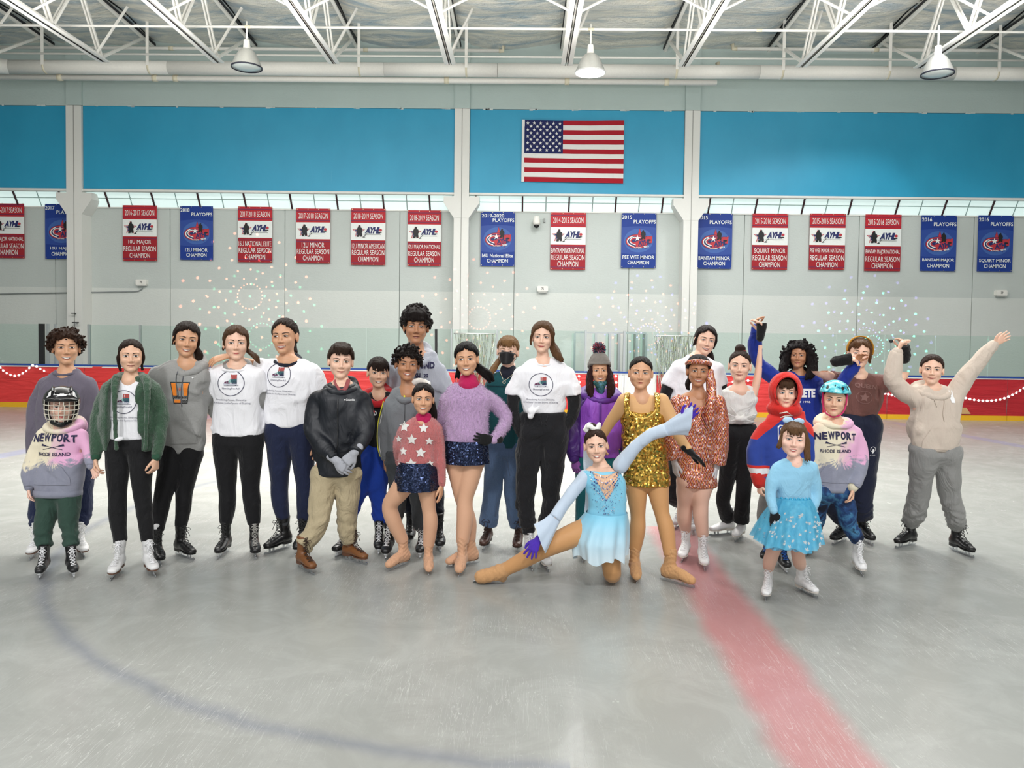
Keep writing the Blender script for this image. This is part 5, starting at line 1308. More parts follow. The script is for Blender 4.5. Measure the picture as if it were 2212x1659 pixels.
def hood_down(p, cx, cy, w, mat, host, fat=9, front=16, back=10, dy=0.0, lining=None):
    """hood lying round the neck: thick behind, meeting in a V at the throat"""
    c = p.P(cx, cy, dy); hw = p.m(w); S = SDF(); pts = []; rr = []
    for i in range(21):
        t = -math.pi / 2 + 2 * math.pi * (i + .35) / 20.7 ; s_ = math.sin(t); f = (1 - s_) / 2       # s=-1 front
        x = hw * math.cos(t) * (1 - .45 * max(0, f - .6)); y = hw * .78 * s_
        pts.append(c + np.array([x, y, p.m(back) * (1 - f) - p.m(front) * f ** 2])); rr.append(p.m(fat) * (1.35 - .75 * f))
    S.tube(pts, [(r, r * 1.0) for r in rr], k=.01, n=1)
    b = c + np.array([0, hw * 1.15, -p.m(2)]); S.ball(b, (hw * 1.05, hw * .5, p.m(fat) * 2.4), k=.03)
    S.disp = wob(7, .004, 40); return p.field_obj('hood', S, .0095, mat, host)
def drawstrings(p, cx, cy, L, mat, host, sep=6, r=.0035, lens=None):
    me = host.data; bvh = BVHTree.FromPolygons([v.co[:] for v in me.vertices], [tuple(q.vertices) for q in me.polygons])
    for k, s in enumerate((-1, 1)):
        n = 10; pts = []; LL = L if lens is None else lens[k]
        for i in range(n + 1):
            q = p.P(cx + s * (sep + 2 * math.sin(i * .5 + k)), cy + LL * i / n); hit = bvh.ray_cast(Vector((q[0] - p.base[0], -2, q[2])), Vector((0, 1, 0)))
            y = hit[0][1] if hit[0] is not None else 0; pts.append((q[0] - p.base[0], y - .004, q[2]))
        link('drawstring', MB().tube(pts, r, 6).mesh('drawstring', True), mat, host)
def pants(p, legs, mat, waist=None, name='trousers', h=0.0120, fold=0.003, seed=4, k=0.03, boots=None, stack=0.0, ffreq=34, hips=True, cutz=True, bottom=0.0, flare=None):
    """legs: pixel polylines hip..ankle; boots: tops returned by skate()"""
    S = SDF()
    for i, l in enumerate(legs):
        P, r = p.limb(l)
        if boots is not None and boots[i] is not None:
            P[-1] = boots[i][0] * (1 - bottom) + boots[i][1] * bottom
            n = len(P)
            if n > 2:          # blend the knee depth toward the boot depth
                for j in range(1, n - 1):
                    if len(l[j]) < 4:
                        f = j / (n - 1); P[j] = p.P(l[j][0], l[j][1], (P[-1][1] - p.D) * f * .8 - .01)
        S.tube(P, r, k=.012, n=4, flat=True)
    if waist: S.loft(p.rows(waist, depth=.62), k=k)
    f1 = folds(seed, fold, ffreq); 
    if stack:
        z0 = min(b[0][2] for b in boots if b is not None)
        S.disp = lambda x, y, z: f1(x, y, z) + stack * np.sin((z + .35 * x * np.sin(y * 9)) * 105 + 2 * np.sin(x * 28)) * np.exp(-((z - z0 - .05) / .13) ** 2)
    elif fold: S.disp = f1
    return p.field_obj(name, S, h, mat)
def under_body(p, rows, arms, legs, boots, shrink=0.015, hands=(), sleeved=True):
    """the skin surface below the clothes: torso, arms, neck, legs"""
    S = p.S
    R = [(z, cx, cy, max(rx - shrink - .004, .02), max(ry - shrink - .004, .02)) for z, cx, cy, rx, ry in p.rows(rows)]
    zt = max(r[0] for r in R); R = [r if r[0] < zt - 1e-6 else (r[0], r[1], r[2], r[3], r[4]) for r in R]
    S.loft(R, k=.03)
    top_ = sorted(R)[-1]; nb = np.array([top_[1], top_[2], top_[0] - .01]); nh = p.L2W([(0, .022, -.060)])[0]; nr = .047 * p.hs * p.neckw
    S.tube([nb + (nb - nh) * .3, nb, (nb + nh) / 2, nh], [nr * 1.5, nr * 1.2, nr, nr * 1.02], k=.022 * p.hs, n=3)
    for a in arms:
        if a is None: continue
        P, r = p.limb(a); P[0] = P[0] - EZ * p.m(4); r = [q * .93 for q in r] if sleeved else r; S.tube(P, [max(q - shrink, .4 * q, .016) if i < len(r) - 1 else min(max(q * .8, .015), .021 * p.hs + .004) for i, q in enumerate(r)], k=.012, n=4)
    for i, l in enumerate(legs):
        P, r = p.limb(l)
        if boots and boots[i] is not None:
            P[-1] = boots[i][0] * (1 - p.bot) + boots[i][1] * p.bot
            for j in range(1, len(P) - 1):
                if len(l[j]) < 4: P[j] = p.P(l[j][0], l[j][1], (P[-1][1] - p.D) * (j / (len(P) - 1)) * .8 - .01)
        S.tube(P, [max(q - shrink, .5 * q, .02) if j < len(r) - 1 else min(q * .5, .026) for j, q in enumerate(r)], k=.03, n=4)
Person.neckw = 1.0
def glove(p, arm, mat, d=None, pn=None, side=1, curl=.4, scale=None, spread=.14, cuff=True, name='glove', thumb=.8, fingers=True):
    S = SDF(); P, r = p.limb(arm); w = P[-1]; dd = unit(w - P[-2]) if d is None else unit(d); sc = scale or p.hs * .93
    hand(S, w + dd * .012, dd, pn if pn is not None else EX, side, sc, curl, spread, 1.16, thumb)
    if cuff: S.tube([w - dd * .035, w + dd * .02], [.030 * sc, .026 * sc], k=.01, n=1)
    return p.field_obj(name, S, .0046, mat)
def arm_hand(p, arm, **k): return p.add_hand(p.S, arm, **k)
WHITE_T = cloth('white_cotton', (238, 238, 242), weave=300, wrinkle=8, wstr=.4, mott=.02)
m_ink = flat('navy_ink', (40, 38, 72), .8); m_ink2 = flat('purple_ink', (98, 40, 78), .8); m_ink3 = flat('teal_ink', (52, 92, 100), .8); m_ink4 = flat('grey_ink', (110, 110, 126), .8); m_ink5 = flat('rust_ink', (170, 74, 70), .8); m_inkw = flat('white_ink', (240, 240, 240), .8); m_ink6 = flat('pale_mint_ink', (150, 190, 186), .8)
def quad(pts): return (np.array([(x, 0, z) for x, z in pts]), [tuple(range(len(pts)))])
def tee_print(sx=1.0):
    """ring with an ice boot, the charity name and two tag lines; width 1 = ring width"""
    T = lambda VF, **k: tr(VF, **k)
    it = [(ring_strip(.5, .47, .022, 44), 0)]
    z0 = .10
    it += [(quad([(-.02, z0 + .22), (.05, z0 + .21), (.22, z0 + .22), (.22, z0 + .06), (-.02, z0 + .05)]), 4), (quad([(.05, z0 + .08), (.22, z0 + .08), (.23, z0 - .10), (.06, z0 - .10), (-.02, z0 - .04), (-.02, z0 + .06)]), 3),
           (quad([(-.02, z0 + .05), (.0, z0 - .06), (-.10, z0 - .10), (-.19, z0 - .06), (-.10, z0 - .01)]), 2), (quad([(-.10, z0 - .01), (-.24, z0 - .055), (-.27, z0 - .11), (-.10, z0 - .12), (-.02, z0 - .10)]), 1),
           (quad([(.10, z0 - .02), (.22, z0 + .0), (.23, z0 - .12), (.02, z0 - .12)]), 0), (quad([(-.28, z0 - .115), (.23, z0 - .115), (.23, z0 - .15), (-.28, z0 - .15)]), 5),
           (quad([(-.26, z0 - .185), (.29, z0 - .175), (.29, z0 - .187), (-.26, z0 - .20)]), 0), (quad([(.16, z0 - .15), (.19, z0 - .15), (.19, z0 - .18), (.16, z0 - .18)]), 0), (quad([(-.16, z0 - .15), (-.13, z0 - .15), (-.13, z0 - .19), (-.16, z0 - .19)]), 0)]
    for j in range(3): it.append((T(disc(.015, .015, n=8), dx=.04, dz=z0 + .17 - .055 * j, y=-.004), 6))
    it += [(T(text_fit('SkatingForAll', .66, .085, .01), dz=-.20, y=-.001), 4 if False else 7)]
    it += [(T(text_fit('Broadening Access, Diversity,', 1.16, .085, .0), dz=-.62, y=-.001), 7), (T(text_fit('& Inclusion to the Sports of Skating', 1.42, .085, .0), dz=-.74, y=-.001), 7)]
    return it
TEE_INKS = [m_ink, m_ink2, m_ink6, m_ink3, m_ink5, flat('sole_ink', (196, 200, 212), .8), m_inkw, m_ink4]
def newport_print():
    it = []; w = [.165, .145, .19, .135, .15, .15, .13]; x = -sum(w) / 2 * .97
    for ch, ww in zip('NEWPORT', w):
        c = x + ww / 2; hgt = .17 + .03 * (1 - (2 * c) ** 2); it.append((tr(text_fit(ch, ww * .86, hgt, .045), dx=c, dz=.30 - .10 * (2 * c) ** 2 * .5), 0)); x += ww * .97
    for s in (1, -1):
        it.append((tr(quad([(-.24, -.006), (.24, -.006), (.24, .006), (-.24, .006)]), rot=.22 * s, dz=.06), 0))
        it.append((tr(quad([(.15, -.018), (.26, -.03), (.27, .03), (.15, .018)]), rot=.22 * s, dz=.06, sx=-s), 0) if False else (tr(quad([(s * .15, -.012), (s * .27, -.028), (s * .27, .028), (s * .15, .012)]), rot=.22 * s, dz=.06), 0))
    for i, ln in enumerate([('RHODE', -.20, .33), ('ISLAND', .20, .37)]): it.append((tr(text_fit(ln[0], ln[2], .085, .02), dx=ln[1], dz=-.10), 0))
    return it
def tiedye(name, flip=1, c0=(0, 0, 0)):
    t = NT(name); v = t.mapped((1, 1, 1), loc=(-c0[0], 0, -c0[2])); s = t.new('ShaderNodeSeparateXYZ'); t.lk(v, s.inputs[0]); X, Z = s.outputs[0], s.outputs[2]
    n1 = t.noise(4.5, det=5, dist=1.0); n2 = t.noise(9, t.mapped((1, 1, 1)), det=6, rough=.7, dist=1.5)
    A = t.math('ARCTAN2', Z, X); rays = t.math('SINE', t.math('MULTIPLY_ADD', A, 26, t.math('MULTIPLY', n1, 8)))
    cream, pink, lil, slate = srgb(232, 222, 196), srgb(226, 172, 206), srgb(212, 190, 214), srgb(118, 124, 142)
    fx = t.math('MULTIPLY_ADD', X, 5.0 * flip, t.math('MULTIPLY', t.math('SUBTRACT', n1, .5), 2.2))
    c = t.mix(t.ramp(fx, [(.0, (0, 0, 0, 1)), (.35, (1, 1, 1, 1))]), cream, pink)
    fz = t.math('MULTIPLY_ADD', Z, -9.0, t.math('MULTIPLY_ADD', t.math('SUBTRACT', n2, .5), 2.6, t.math('MULTIPLY', rays, .12)))
    fz = t.math('ADD', fz, t.math('MULTIPLY', X, 1.6 * flip))
    c = t.mix(t.ramp(fz, [(.25, (0, 0, 0, 1)), (.55, (1, 1, 1, 1))]), c, t.mix(n2, slate, srgb(160, 160, 176)))
    t.col(c); b = t.bump(t.noise(9, det=3), .35, .02); t.bump(t.noise(260), .25, .003, b); return t.set(Roughness=.9, Sheen_Weight=.2).m
def sequins(name, a, b, scale=95, metal=.9, rough=.22):
    t = NT(name); v = t.new('ShaderNodeTexVoronoi'); v.inputs['Scale'].default_value = scale; t.lk(t.coord(), v.inputs['Vector'])
    t.col(t.mix(t.math('MULTIPLY', v.outputs['Color'], 1.0), srgb(*a), srgb(*b))); t.set(Metallic=metal, Roughness=rough)
    vm = t.new('ShaderNodeVectorMath', operation='SUBTRACT'); t.lk(v.outputs['Color'], vm.inputs[0]); vm.inputs[1].default_value = (.5, .5, .5)
    sc = t.new('ShaderNodeVectorMath', operation='SCALE'); t.lk(vm.outputs[0], sc.inputs[0]); sc.inputs['Scale'].default_value = 1.1
    ge = t.new('ShaderNodeNewGeometry'); ad = t.new('ShaderNodeVectorMath', operation='ADD'); t.lk(ge.outputs['Normal'], ad.inputs[0]); t.lk(sc.outputs[0], ad.inputs[1])
    nm = t.new('ShaderNodeVectorMath', operation='NORMALIZE'); t.lk(ad.outputs[0], nm.inputs[0]); t.lk(nm.outputs[0], t.b.inputs['Normal']); return t.m
def cone_skirt(p, rows, mat, name='skirt', n=96, ruffle=0.012, waves=14, seed=0, thick=.003, depth=.8, jag=0.0, parent=None, nz=14, dyc=0.0):
    """hollow bell of cloth with a wavy hem"""
    R = sorted(p.rows(rows, depth=depth, dyc=dyc), reverse=True); Z = np.array([r[0] for r in R]); T = np.array([r[1:] for r in R]); rs = np.random.RandomState(seed); ph = rs.uniform(0, 6.28, 5)
    V = []; F = []
    for j in range(nz + 1):
        z = Z[0] + (Z[-1] - Z[0]) * j / nz; cx, cy, rx, ry = [np.interp(-z, -Z, T[:, i]) for i in range(4)]; f = j / nz
        for i in range(n):
            t = 2 * math.pi * i / n; w = ruffle * f * (math.sin(waves * t + ph[0]) + .5 * math.sin(waves * 1.7 * t + ph[1])); dz = jag * f * f * (math.sin(5 * t + ph[2]) + .6 * math.sin(11 * t + ph[3]))
            V.append((cx + (rx + w) * math.cos(t), cy + (ry + w) * math.sin(t), z + dz))
    for j in range(nz):
        for i in range(n): F.append((j * n + i, (j + 1) * n + i, (j + 1) * n + (i + 1) % n, j * n + (i + 1) % n))
    F = [f[::-1] for f in F]
    return p.obj(name, V, F, mat, parent=parent)
# ------------------------------------------------------------------ more hair, hats and helpers
BLK_LEG = cloth('black_legging', (17, 17, 20), weave=300, wrinkle=14, wstr=.3, mott=.1, rough=.75, spec=.25)
BLK_GLOVE = cloth('black_knit', (20, 20, 22), weave=200, wrinkle=20, wstr=.3, rough=.9)
def hips(x0, x1, y0, y1, f=.9):
    w = x1 - x0; return [(y0, x0 + 2, x1 - 2, .85 * f), (y1, x0, x1, 1.0 * f), (y1 + w * .22, x0 + w * .16, x1 - w * .16, .62 * f)]
def down_hand(p, arm, img_left=True, fwd=0.0, **k):
    kk = dict(curl=.45); kk.update(k)
    d = kk.pop('d', (0.04 if img_left else -0.04, -0.08, -1)); pn = kk.pop('pn', (1, .25, 0) if img_left else (-1, .25, 0))
    p.add_hand(p.S, arm, d=d, pn=pn, side=1 if img_left else -1, **kk)
def down_glove(p, arm, mat, img_left=True, **k):
    kk = dict(curl=.45); kk.update(k)
    d = kk.pop('d', (0.04 if img_left else -0.04, -0.08, -1)); pn = kk.pop('pn', (1, .25, 0) if img_left else (-1, .25, 0))
    return glove(p, arm, mat, d=d, pn=pn, side=1 if img_left else -1, **kk)
def curls(p, S, n, rad=(.112, .105, .112), c=(0, .02, .03), r=(.010, .017), low=-.07, seed=1, face=(.056, .055), jit=.012, ymin=-.03, asym=0.0):
    rs = np.random.RandomState(seed); i = 0; Q = []
    while len(Q) < n and i < n * 20:
        i += 1; v = unit(rs.normal(size=3)); q = np.array(c) + v * np.array(rad) * (1 + rs.uniform(-1, 1) * jit / .1)
        if q[2] < low: continue
        if q[1] < ymin and abs(q[0] - asym) < face[0] and q[2] < face[1]: continue
        if q[1] < -.045 and q[2] < .02: continue
        if q[1] < .035 and q[2] < .0 and abs(q[0]) < .088: continue
        Q.append(q)
    for q, wv in zip(Q, p.L2W(np.array(Q))): S.ball(wv, rs.uniform(*r) * p.hs, k=.004)
def fringe(p, S, z1=.030, x0=-.05, x1=.05, n=8, lean=0.0, r=.0095, seed=2, z0=.088, y0=-.055):
    rs = random.Random(seed)
    for i in range(n):
        x = x0 + (x1 - x0) * (i + .5) / n; b = x + lean + rs.uniform(-.004, .004); z = z1 + rs.uniform(-.006, .006) + .25 * abs(x) * 0
        yb = -.095 + 2.6 * b * b * 4
        lock(p, S, [(x * .75, y0, z0), (x * .95 + lean * .4, -.088 + 7 * x * x, (z0 + z1) / 2 + .012), (b, yb, z)], [r * 1.1, r, r * .45], n=4)
def ponytail(p, S, pts, w=.022, seed=1, n=5, spread=.012, tip=.006):
    """several wavy locks following one path"""
    rs = random.Random(seed); P = np.array(pts)
    for k in range(n):
        o = np.array([rs.uniform(-1, 1), rs.uniform(-1, 1), rs.uniform(-.4, .4)]) * spread
        Q = [P[i] + o * (0.2 + i / (len(P) - 1)) + np.array([.006 * math.sin(i * 2.1 + k), 0, 0]) for i in range(len(P))]
        m = len(Q); lock(p, S, Q, [w * (.55 + .45 * math.sin(math.pi * (.25 + .6 * i / (m - 1)))) * .62 if i < m - 1 else tip for i in range(m)], n=4)
def bun(p, pos, r, rgb, scrunchie=None, sr=.8, name='hair_bun'):
    c = p.L2W([pos])[0]; S = SDF(); S.ball(c, (r * p.hs, r * p.hs, r * p.hs * .95), k=0); f = wob(5, .0022, 150); S.disp = f
    return c
def legs_tops(b): return [x[0] if x is not None else None for x in b]

def std(p, rows, arms, legs, b, hands=(), neck=1.0, face=None, coarse=.0135):
    p.neckw = neck; under_body(p, rows, arms, legs, b)
    for h in hands: h(p)
    finish_body(p, coarse); 
    if face is not None: p.face(**face)

# ------------------------------------------------------------------ the skaters, left to right
HB = dict(dark=(44, 32, 26), brown=(84, 58, 40), mid=(112, 82, 56), black=(22, 19, 19), light=(168, 130, 86))
# 1 curly haired, mauve-grey sweatshirt
def p01():
    p = Person("curly haired child in a mauve-grey sweatshirt behind the caged helmet child", 5.68, 'tan'); p.setroot(144)
    p.head(143, 715, 787, yaw=4, tilt=0, smile=1)
    rows = [(797, 122, 166, .5), (812, 98, 192, .7), (835, 86, 203, .85), (880, 84, 203, 1), (950, 84, 201), (1012, 85, 200)]
    aL = [(98, 826, 18), (78, 868, 17), (72, 915, 16, -.02), (70, 985, 12, -.03)]; aR = [(190, 826, 18), (203, 868, 17), (204, 915, 16), (198, 985, 12)]
    b = [skate(p, 68, 1208, -12, .255, 'whitebrown'), skate(p, 180, 1204, 12, .255, 'whitebrown')]
    legs = [[(113, 1000, 34), (96, 1060, 25), (80, 1110, 18), (71, 1150, 13)], [(168, 1000, 34), (174, 1060, 25), (179, 1110, 18), (180, 1150, 13)]]
    std(p, rows, [aL, aR], legs, b, [lambda p: down_hand(p, aL), lambda p: down_hand(p, aR, False)], .88, dict(smile=1, teeth=True, eye='brown', open_=.85))
    S = hair_shell(p, t=.016, line=.056, low=-.05); curls(p, S, 900, rad=(.098, .092, .090), c=(0, .02, .030), low=-.075, seed=3, jit=.024, asym=-.008, r=(.0055, .010))
    hair_done(p, S, (62, 40, 28), amp=.002, streak=.8, h=.0047)
    o = top(p, rows, [aL, aR], cloth('mauve_grey_fleece', (104, 98, 112), wrinkle=7, wstr=.5), seed=11)
    ring_collar(p, 799, (144, 25), cloth('mauve_grey_rib', (94, 90, 104)), o, r=4, front=10); ring_collar(p, 797, (144, 19), cloth('blue_cotton', (52, 66, 130)), o, r=4, front=9, name='undershirt_collar')
    pants(p, legs, cloth('navy_jeans', (30, 40, 72), wrinkle=14), waist=hips(88, 198, 985, 1010), boots=b, stack=.003)
p01()

# 2 caged helmet child
def hockey_helmet(p):
    r = empty('helmet', p.hc - p.base); r.parent = p.root; R3 = Matrix(p.hR.tolist()); r.matrix_local = Matrix.Translation(Vector(p.hc - p.base)) @ R3.to_4x4() @ Matrix.Scale(p.hs, 4)
    bk = flat('helmet_black', (16, 17, 19), .25); wt = flat('helmet_white', (232, 232, 232), .3); wire = flat('cage_white_wire', (220, 216, 200), .35)
    S = SDF(); S.ball((0, .012, .040), (.112, .128, .098), k=0); S.ball((0, .03, .0), (.108, .108, .10), k=.02)
    S.tube([(-.085, -.09, .045), (-.04, -.122, .052), (.04, -.122, .052), (.085, -.09, .045)], [.014] * 4, k=.012)
    S.ball((0, .0, -.075), (.094, .11, .16), k=0, op='s'); S.add(lambda x, y, z: np.maximum(np.abs(x) - .094, np.maximum(z - .042, y - .045)), (-.13, -.2, -.15), (.13, .05, .05), .004, 's')
    for x in (-.055, .055): S.tube([(x, -.085, .108), (x, -.03, .124), (x, .06, .126)], [.009] * 3, k=.008)
    V, F = S.net(.0048); link('shell', mesh_np('shell', V, F), bk, r)
    def on(x, z, lift=.002):     # point on the front of the shell
        q = 1 - (x / .112) ** 2 - ((z - .04) / .098) ** 2; return -.128 * math.sqrt(max(q, .02)) + .012 - lift
    mb = MB()
    for Q in ([(-.042, .112), (.042, .112), (.050, .082), (.034, .088), (.020, .078), (-.020, .078), (-.034, .088), (-.050, .082)], [(-.076, .098), (-.060, .110), (-.066, .078), (-.090, .062)], [(.060, .110), (.076, .098), (.090, .062), (.066, .078)], [(.070, .060), (.092, .050), (.09, .036), (.074, .044)]):
        V, F = poly_fan(Q); mb.add([(x, on(x, z, .004), z) for x, _, z in V], F)
    link('white_panel', mb.mesh('white_panel'), wt, r)
    V, F = text_fit('BAUER', .05, .012, .04, 1, .3); link('lettering', MB().add([(x, on(x, z + .060, .012), z + .060) for x, _, z in V], F).mesh('lettering'), wt, r)
    mb = MB(); A, B, C = .106, .155, .140
    def cg(a, z, k=1.0):
        w = math.sqrt(max(1 - (max(0, -(z + .01)) / .150) ** 2, .05)); return (A * w * math.sin(a) * k, -.010 - (.118 * w ** .8) * math.cos(a), z)
    for z in (.045, .014, -.018, -.050, -.082, -.108): mb.tube([cg(math.radians(t), z) for t in range(-88, 89, 11)], .0030, 6)
    for a in (-72, -46, -25, -9, 9, 25, 46, 72): mb.tube([cg(math.radians(a * (1 if zz < .02 else .7 if abs(a) == 9 else 1)), zz) for zz in np.linspace(.045, -.112, 9)], .0028, 6)
    link('cage', mb.mesh('cage', True), wire, r)
    S = SDF(); S.tube([(-.05, -.075, -.100), (0, -.105, -.118), (.05, -.075, -.100)], [(.016, .02)] * 3, k=0); S.tube([(-.085, -.01, .03), (-.082, -.02, -.05), (-.05, -.075, -.10)], [.012] * 3, k=.01); S.tube([(.085, -.01, .03), (.082, -.02, -.05), (.05, -.075, -.10)], [.012] * 3, k=.01)
    V, F = S.net(.006); link('chin_cup', mesh_np('chin_cup', V, F), bk, r)
def p02():
    p = Person("small child in a black caged helmet and tie-dye NEWPORT hoodie", 5.19, 'rosy'); p.setroot(130)
    p.head(133, 842, 912, yaw=3, tilt=2, wide=.98, full=1.05)
    rows = [(914, 112, 160, .6), (926, 92, 180, .8), (945, 84, 187, .95), (1000, 80, 181), (1050, 77, 176), (1070, 76, 174)]
    aL = [(95, 938, 17), (74, 985, 17, -.03), (62, 1022, 15, -.05), (63, 1050, 11, -.06)]; aR = [(178, 936, 15), (190, 975, 14, -.03), (196, 1005, 10, -.06)]
    b = [skate(p, 87, 1250, -8, .215, 'hockey'), skate(p, 159, 1248, 10, .215, 'hockey')]
    legs = [[(108, 1065, 24), (100, 1105, 22), (94, 1140, 19), (88, 1170, 16)], [(146, 1065, 24), (149, 1105, 21), (151, 1140, 18), (153, 1168, 15)]]
    std(p, rows, [aL, aR], legs, b, [lambda p: down_hand(p, aL, curl=.7, scale=.72), lambda p: p.add_hand(p.S, aR, d=(.5, -.1, -.8), pn=(0, -1, 0), side=-1, curl=.6, scale=.7)], .9, dict(smile=.1, open_=.75, lips=(190, 80, 80)))
    hockey_helmet(p)
    m = tiedye('tie_dye_fleece', 1, (0, 0, p.P(130, 985)[2]))
    o = top(p, rows, [aL, aR], m, 'hooded_sweatshirt', seed=21, fold=.004, h=.0085)
    hood_down(p, 135, 922, 32, m, o, fat=11, front=8, back=4)
    decal(p, o, newport_print(), 130, 968, 92, m_ink)
    pocket(p, o, m, 128, 1022, 78, 40)
    pants(p, legs, cloth('forest_green_fleece', (48, 72, 62), wrinkle=10), waist=hips(80, 172, 1060, 1075), boots=b, stack=.006, fold=.004)
def pocket(p, o, m, cx, cy, w, h):
    it = [(([(-.32, 0, .5), (.32, 0, .5), (.5, 0, -.1), (.5, 0, -.5), (-.5, 0, -.5), (-.5, 0, -.1)]), 0)]
    n = 12; V = []; F = []
    for j in range(n + 1):
        z = .5 - j / n; hw = .5 if z < -.1 else .5 - .18 * (z + .1) / .6
        for i in range(n + 1): V.append((-hw + 2 * hw * i / n, 0, z))
    for j in range(n):
        for i in range(n): q = j * (n + 1) + i; F.append((q, q + n + 1, q + n + 2, q + 1))
    decal(p, o, [((np.array(V), F), 0)], cx, cy, w, m, name='pocket', off=.006, squeeze=h / w)
p02()

# 3 green sherpa jacket
def p03():
    p = Person("girl in an open green sherpa jacket over a white t-shirt", 5.22, 'light'); p.setroot(282)
    p.head(283, 735, 803, yaw=2, tilt=0, full=1.04)
    rows = [(812, 262, 303, .5), (824, 240, 326, .7), (842, 234, 334, .85), (900, 234, 332), (948, 236, 330)]
    jr = [(808, 258, 307, .6), (818, 236, 330, .75), (836, 224, 344, .95), (900, 222, 346, 1.05), (950, 226, 340, 1.05), (972, 228, 336, 1.02)]
    aL = [(238, 838, 19), (218, 880, 18), (210, 930, 16, -.03), (207, 985, 11, -.08)]; aR = [(330, 838, 19), (345, 880, 18), (348, 930, 16, -.03), (338, 985, 11, -.08)]
    b = [skate(p, 243, 1251, -12, .25, 'whitebrown', lean=4), skate(p, 333, 1246, 14, .25, 'whitebrown', lean=-4)]
    legs = [[(257, 968, 28), (254, 1010, 24), (254, 1062, 19), (254, 1110, 18), (252, 1158, 14)], [(304, 968, 28), (305, 1010, 24), (307, 1062, 19), (313, 1110, 17), (319, 1154, 13)]]
    std(p, rows, [aL, aR], legs, b, [lambda p: down_hand(p, aL, curl=.8), lambda p: down_hand(p, aR, False, curl=.8)], .9, dict(smile=.6, eye='brown'))
    S = hair_shell(p, t=.008, line=.058, part=0, ridge=.001)
    for s in (-1, 1): ponytail(p, S, [(s * .07, .0, .03), (s * .078, -.008, -.01), (s * .072, .01, -.06), (s * .068, .01, -.10)], w=.014, n=3, spread=.004, seed=s + 4)
    hair_done(p, S, (52, 36, 28))
    o = top(p, rows, [], WHITE_T, 't_shirt', hem=False, cuffs=False, seed=31, fold=.002)
    ring_collar(p, 812, (282, 22), WHITE_T, o, r=2.5, front=12); decal(p, o, tee_print(), 281, 866, 54, TEE_INKS)
    t = NT('green_sherpa'); t.col(t.mix(t.noise(60, det=4), srgb(34, 62, 46), srgb(66, 98, 74))); bb = t.bump(t.noise(70, det=5, dist=1), .9, .012); t.bump(t.noise(12, det=3), .4, .02, bb); m = t.set(Roughness=1.0, Sheen_Weight=.4).m
    c = p.P(283, 900)
    def opening(S):
        w0 = p.m(33)
        S.add(lambda x, y, z: np.maximum(np.abs(x - c[0]) - w0 + .05 * (z - c[2]), y - (p.D - .045) + 0 * z), c + np.array([-.2, -.4, -.45]), c + np.array([.2, -.04, .45]), .012, 's')
    o2 = top(p, jr, [aL, aR], m, 'sherpa_jacket', seed=32, fold=.0045, ffreq=34, post=opening, hem=False, depth=.66, cuffs=cloth('green_rib', (44, 82, 62)))
    S = SDF()
    for s in (-1, 1):
        q = [p.P(283 + s * 20, 812, .06), p.P(283 + s * 33, 820, -.06), p.P(283 + s * 35, 850, -.13), p.P(283 + s * 34, 900, -.145), p.P(283 + s * 31, 968, -.13)]; S.tube(q, [p.m(8), p.m(9), p.m(6), p.m(4.5), p.m(4.5)], k=.01, n=4)
    S.tube([p.P(258, 814, .05), p.P(283, 808, .12), p.P(308, 814, .05)], [p.m(9)] * 3, k=.01); S.disp = wob(3, .003, 120); p.field_obj('collar_facing', S, .008, m, o2)
    pants(p, legs, BLK_LEG, waist=hips(231, 333, 942, 965), boots=b, fold=.0015)
    c = p.P(257, 948, -.14); S = SDF(); S.ball(c, .017, k=0); S.ball(c + np.array([.02, 0, .004]), .012, k=.01); S.ball(c + np.array([-.016, 0, -.004]), .012, k=.01); S.disp = wob(2, .002, 150); p.field_obj('knot', S, .005, WHITE_T, o)
p03()

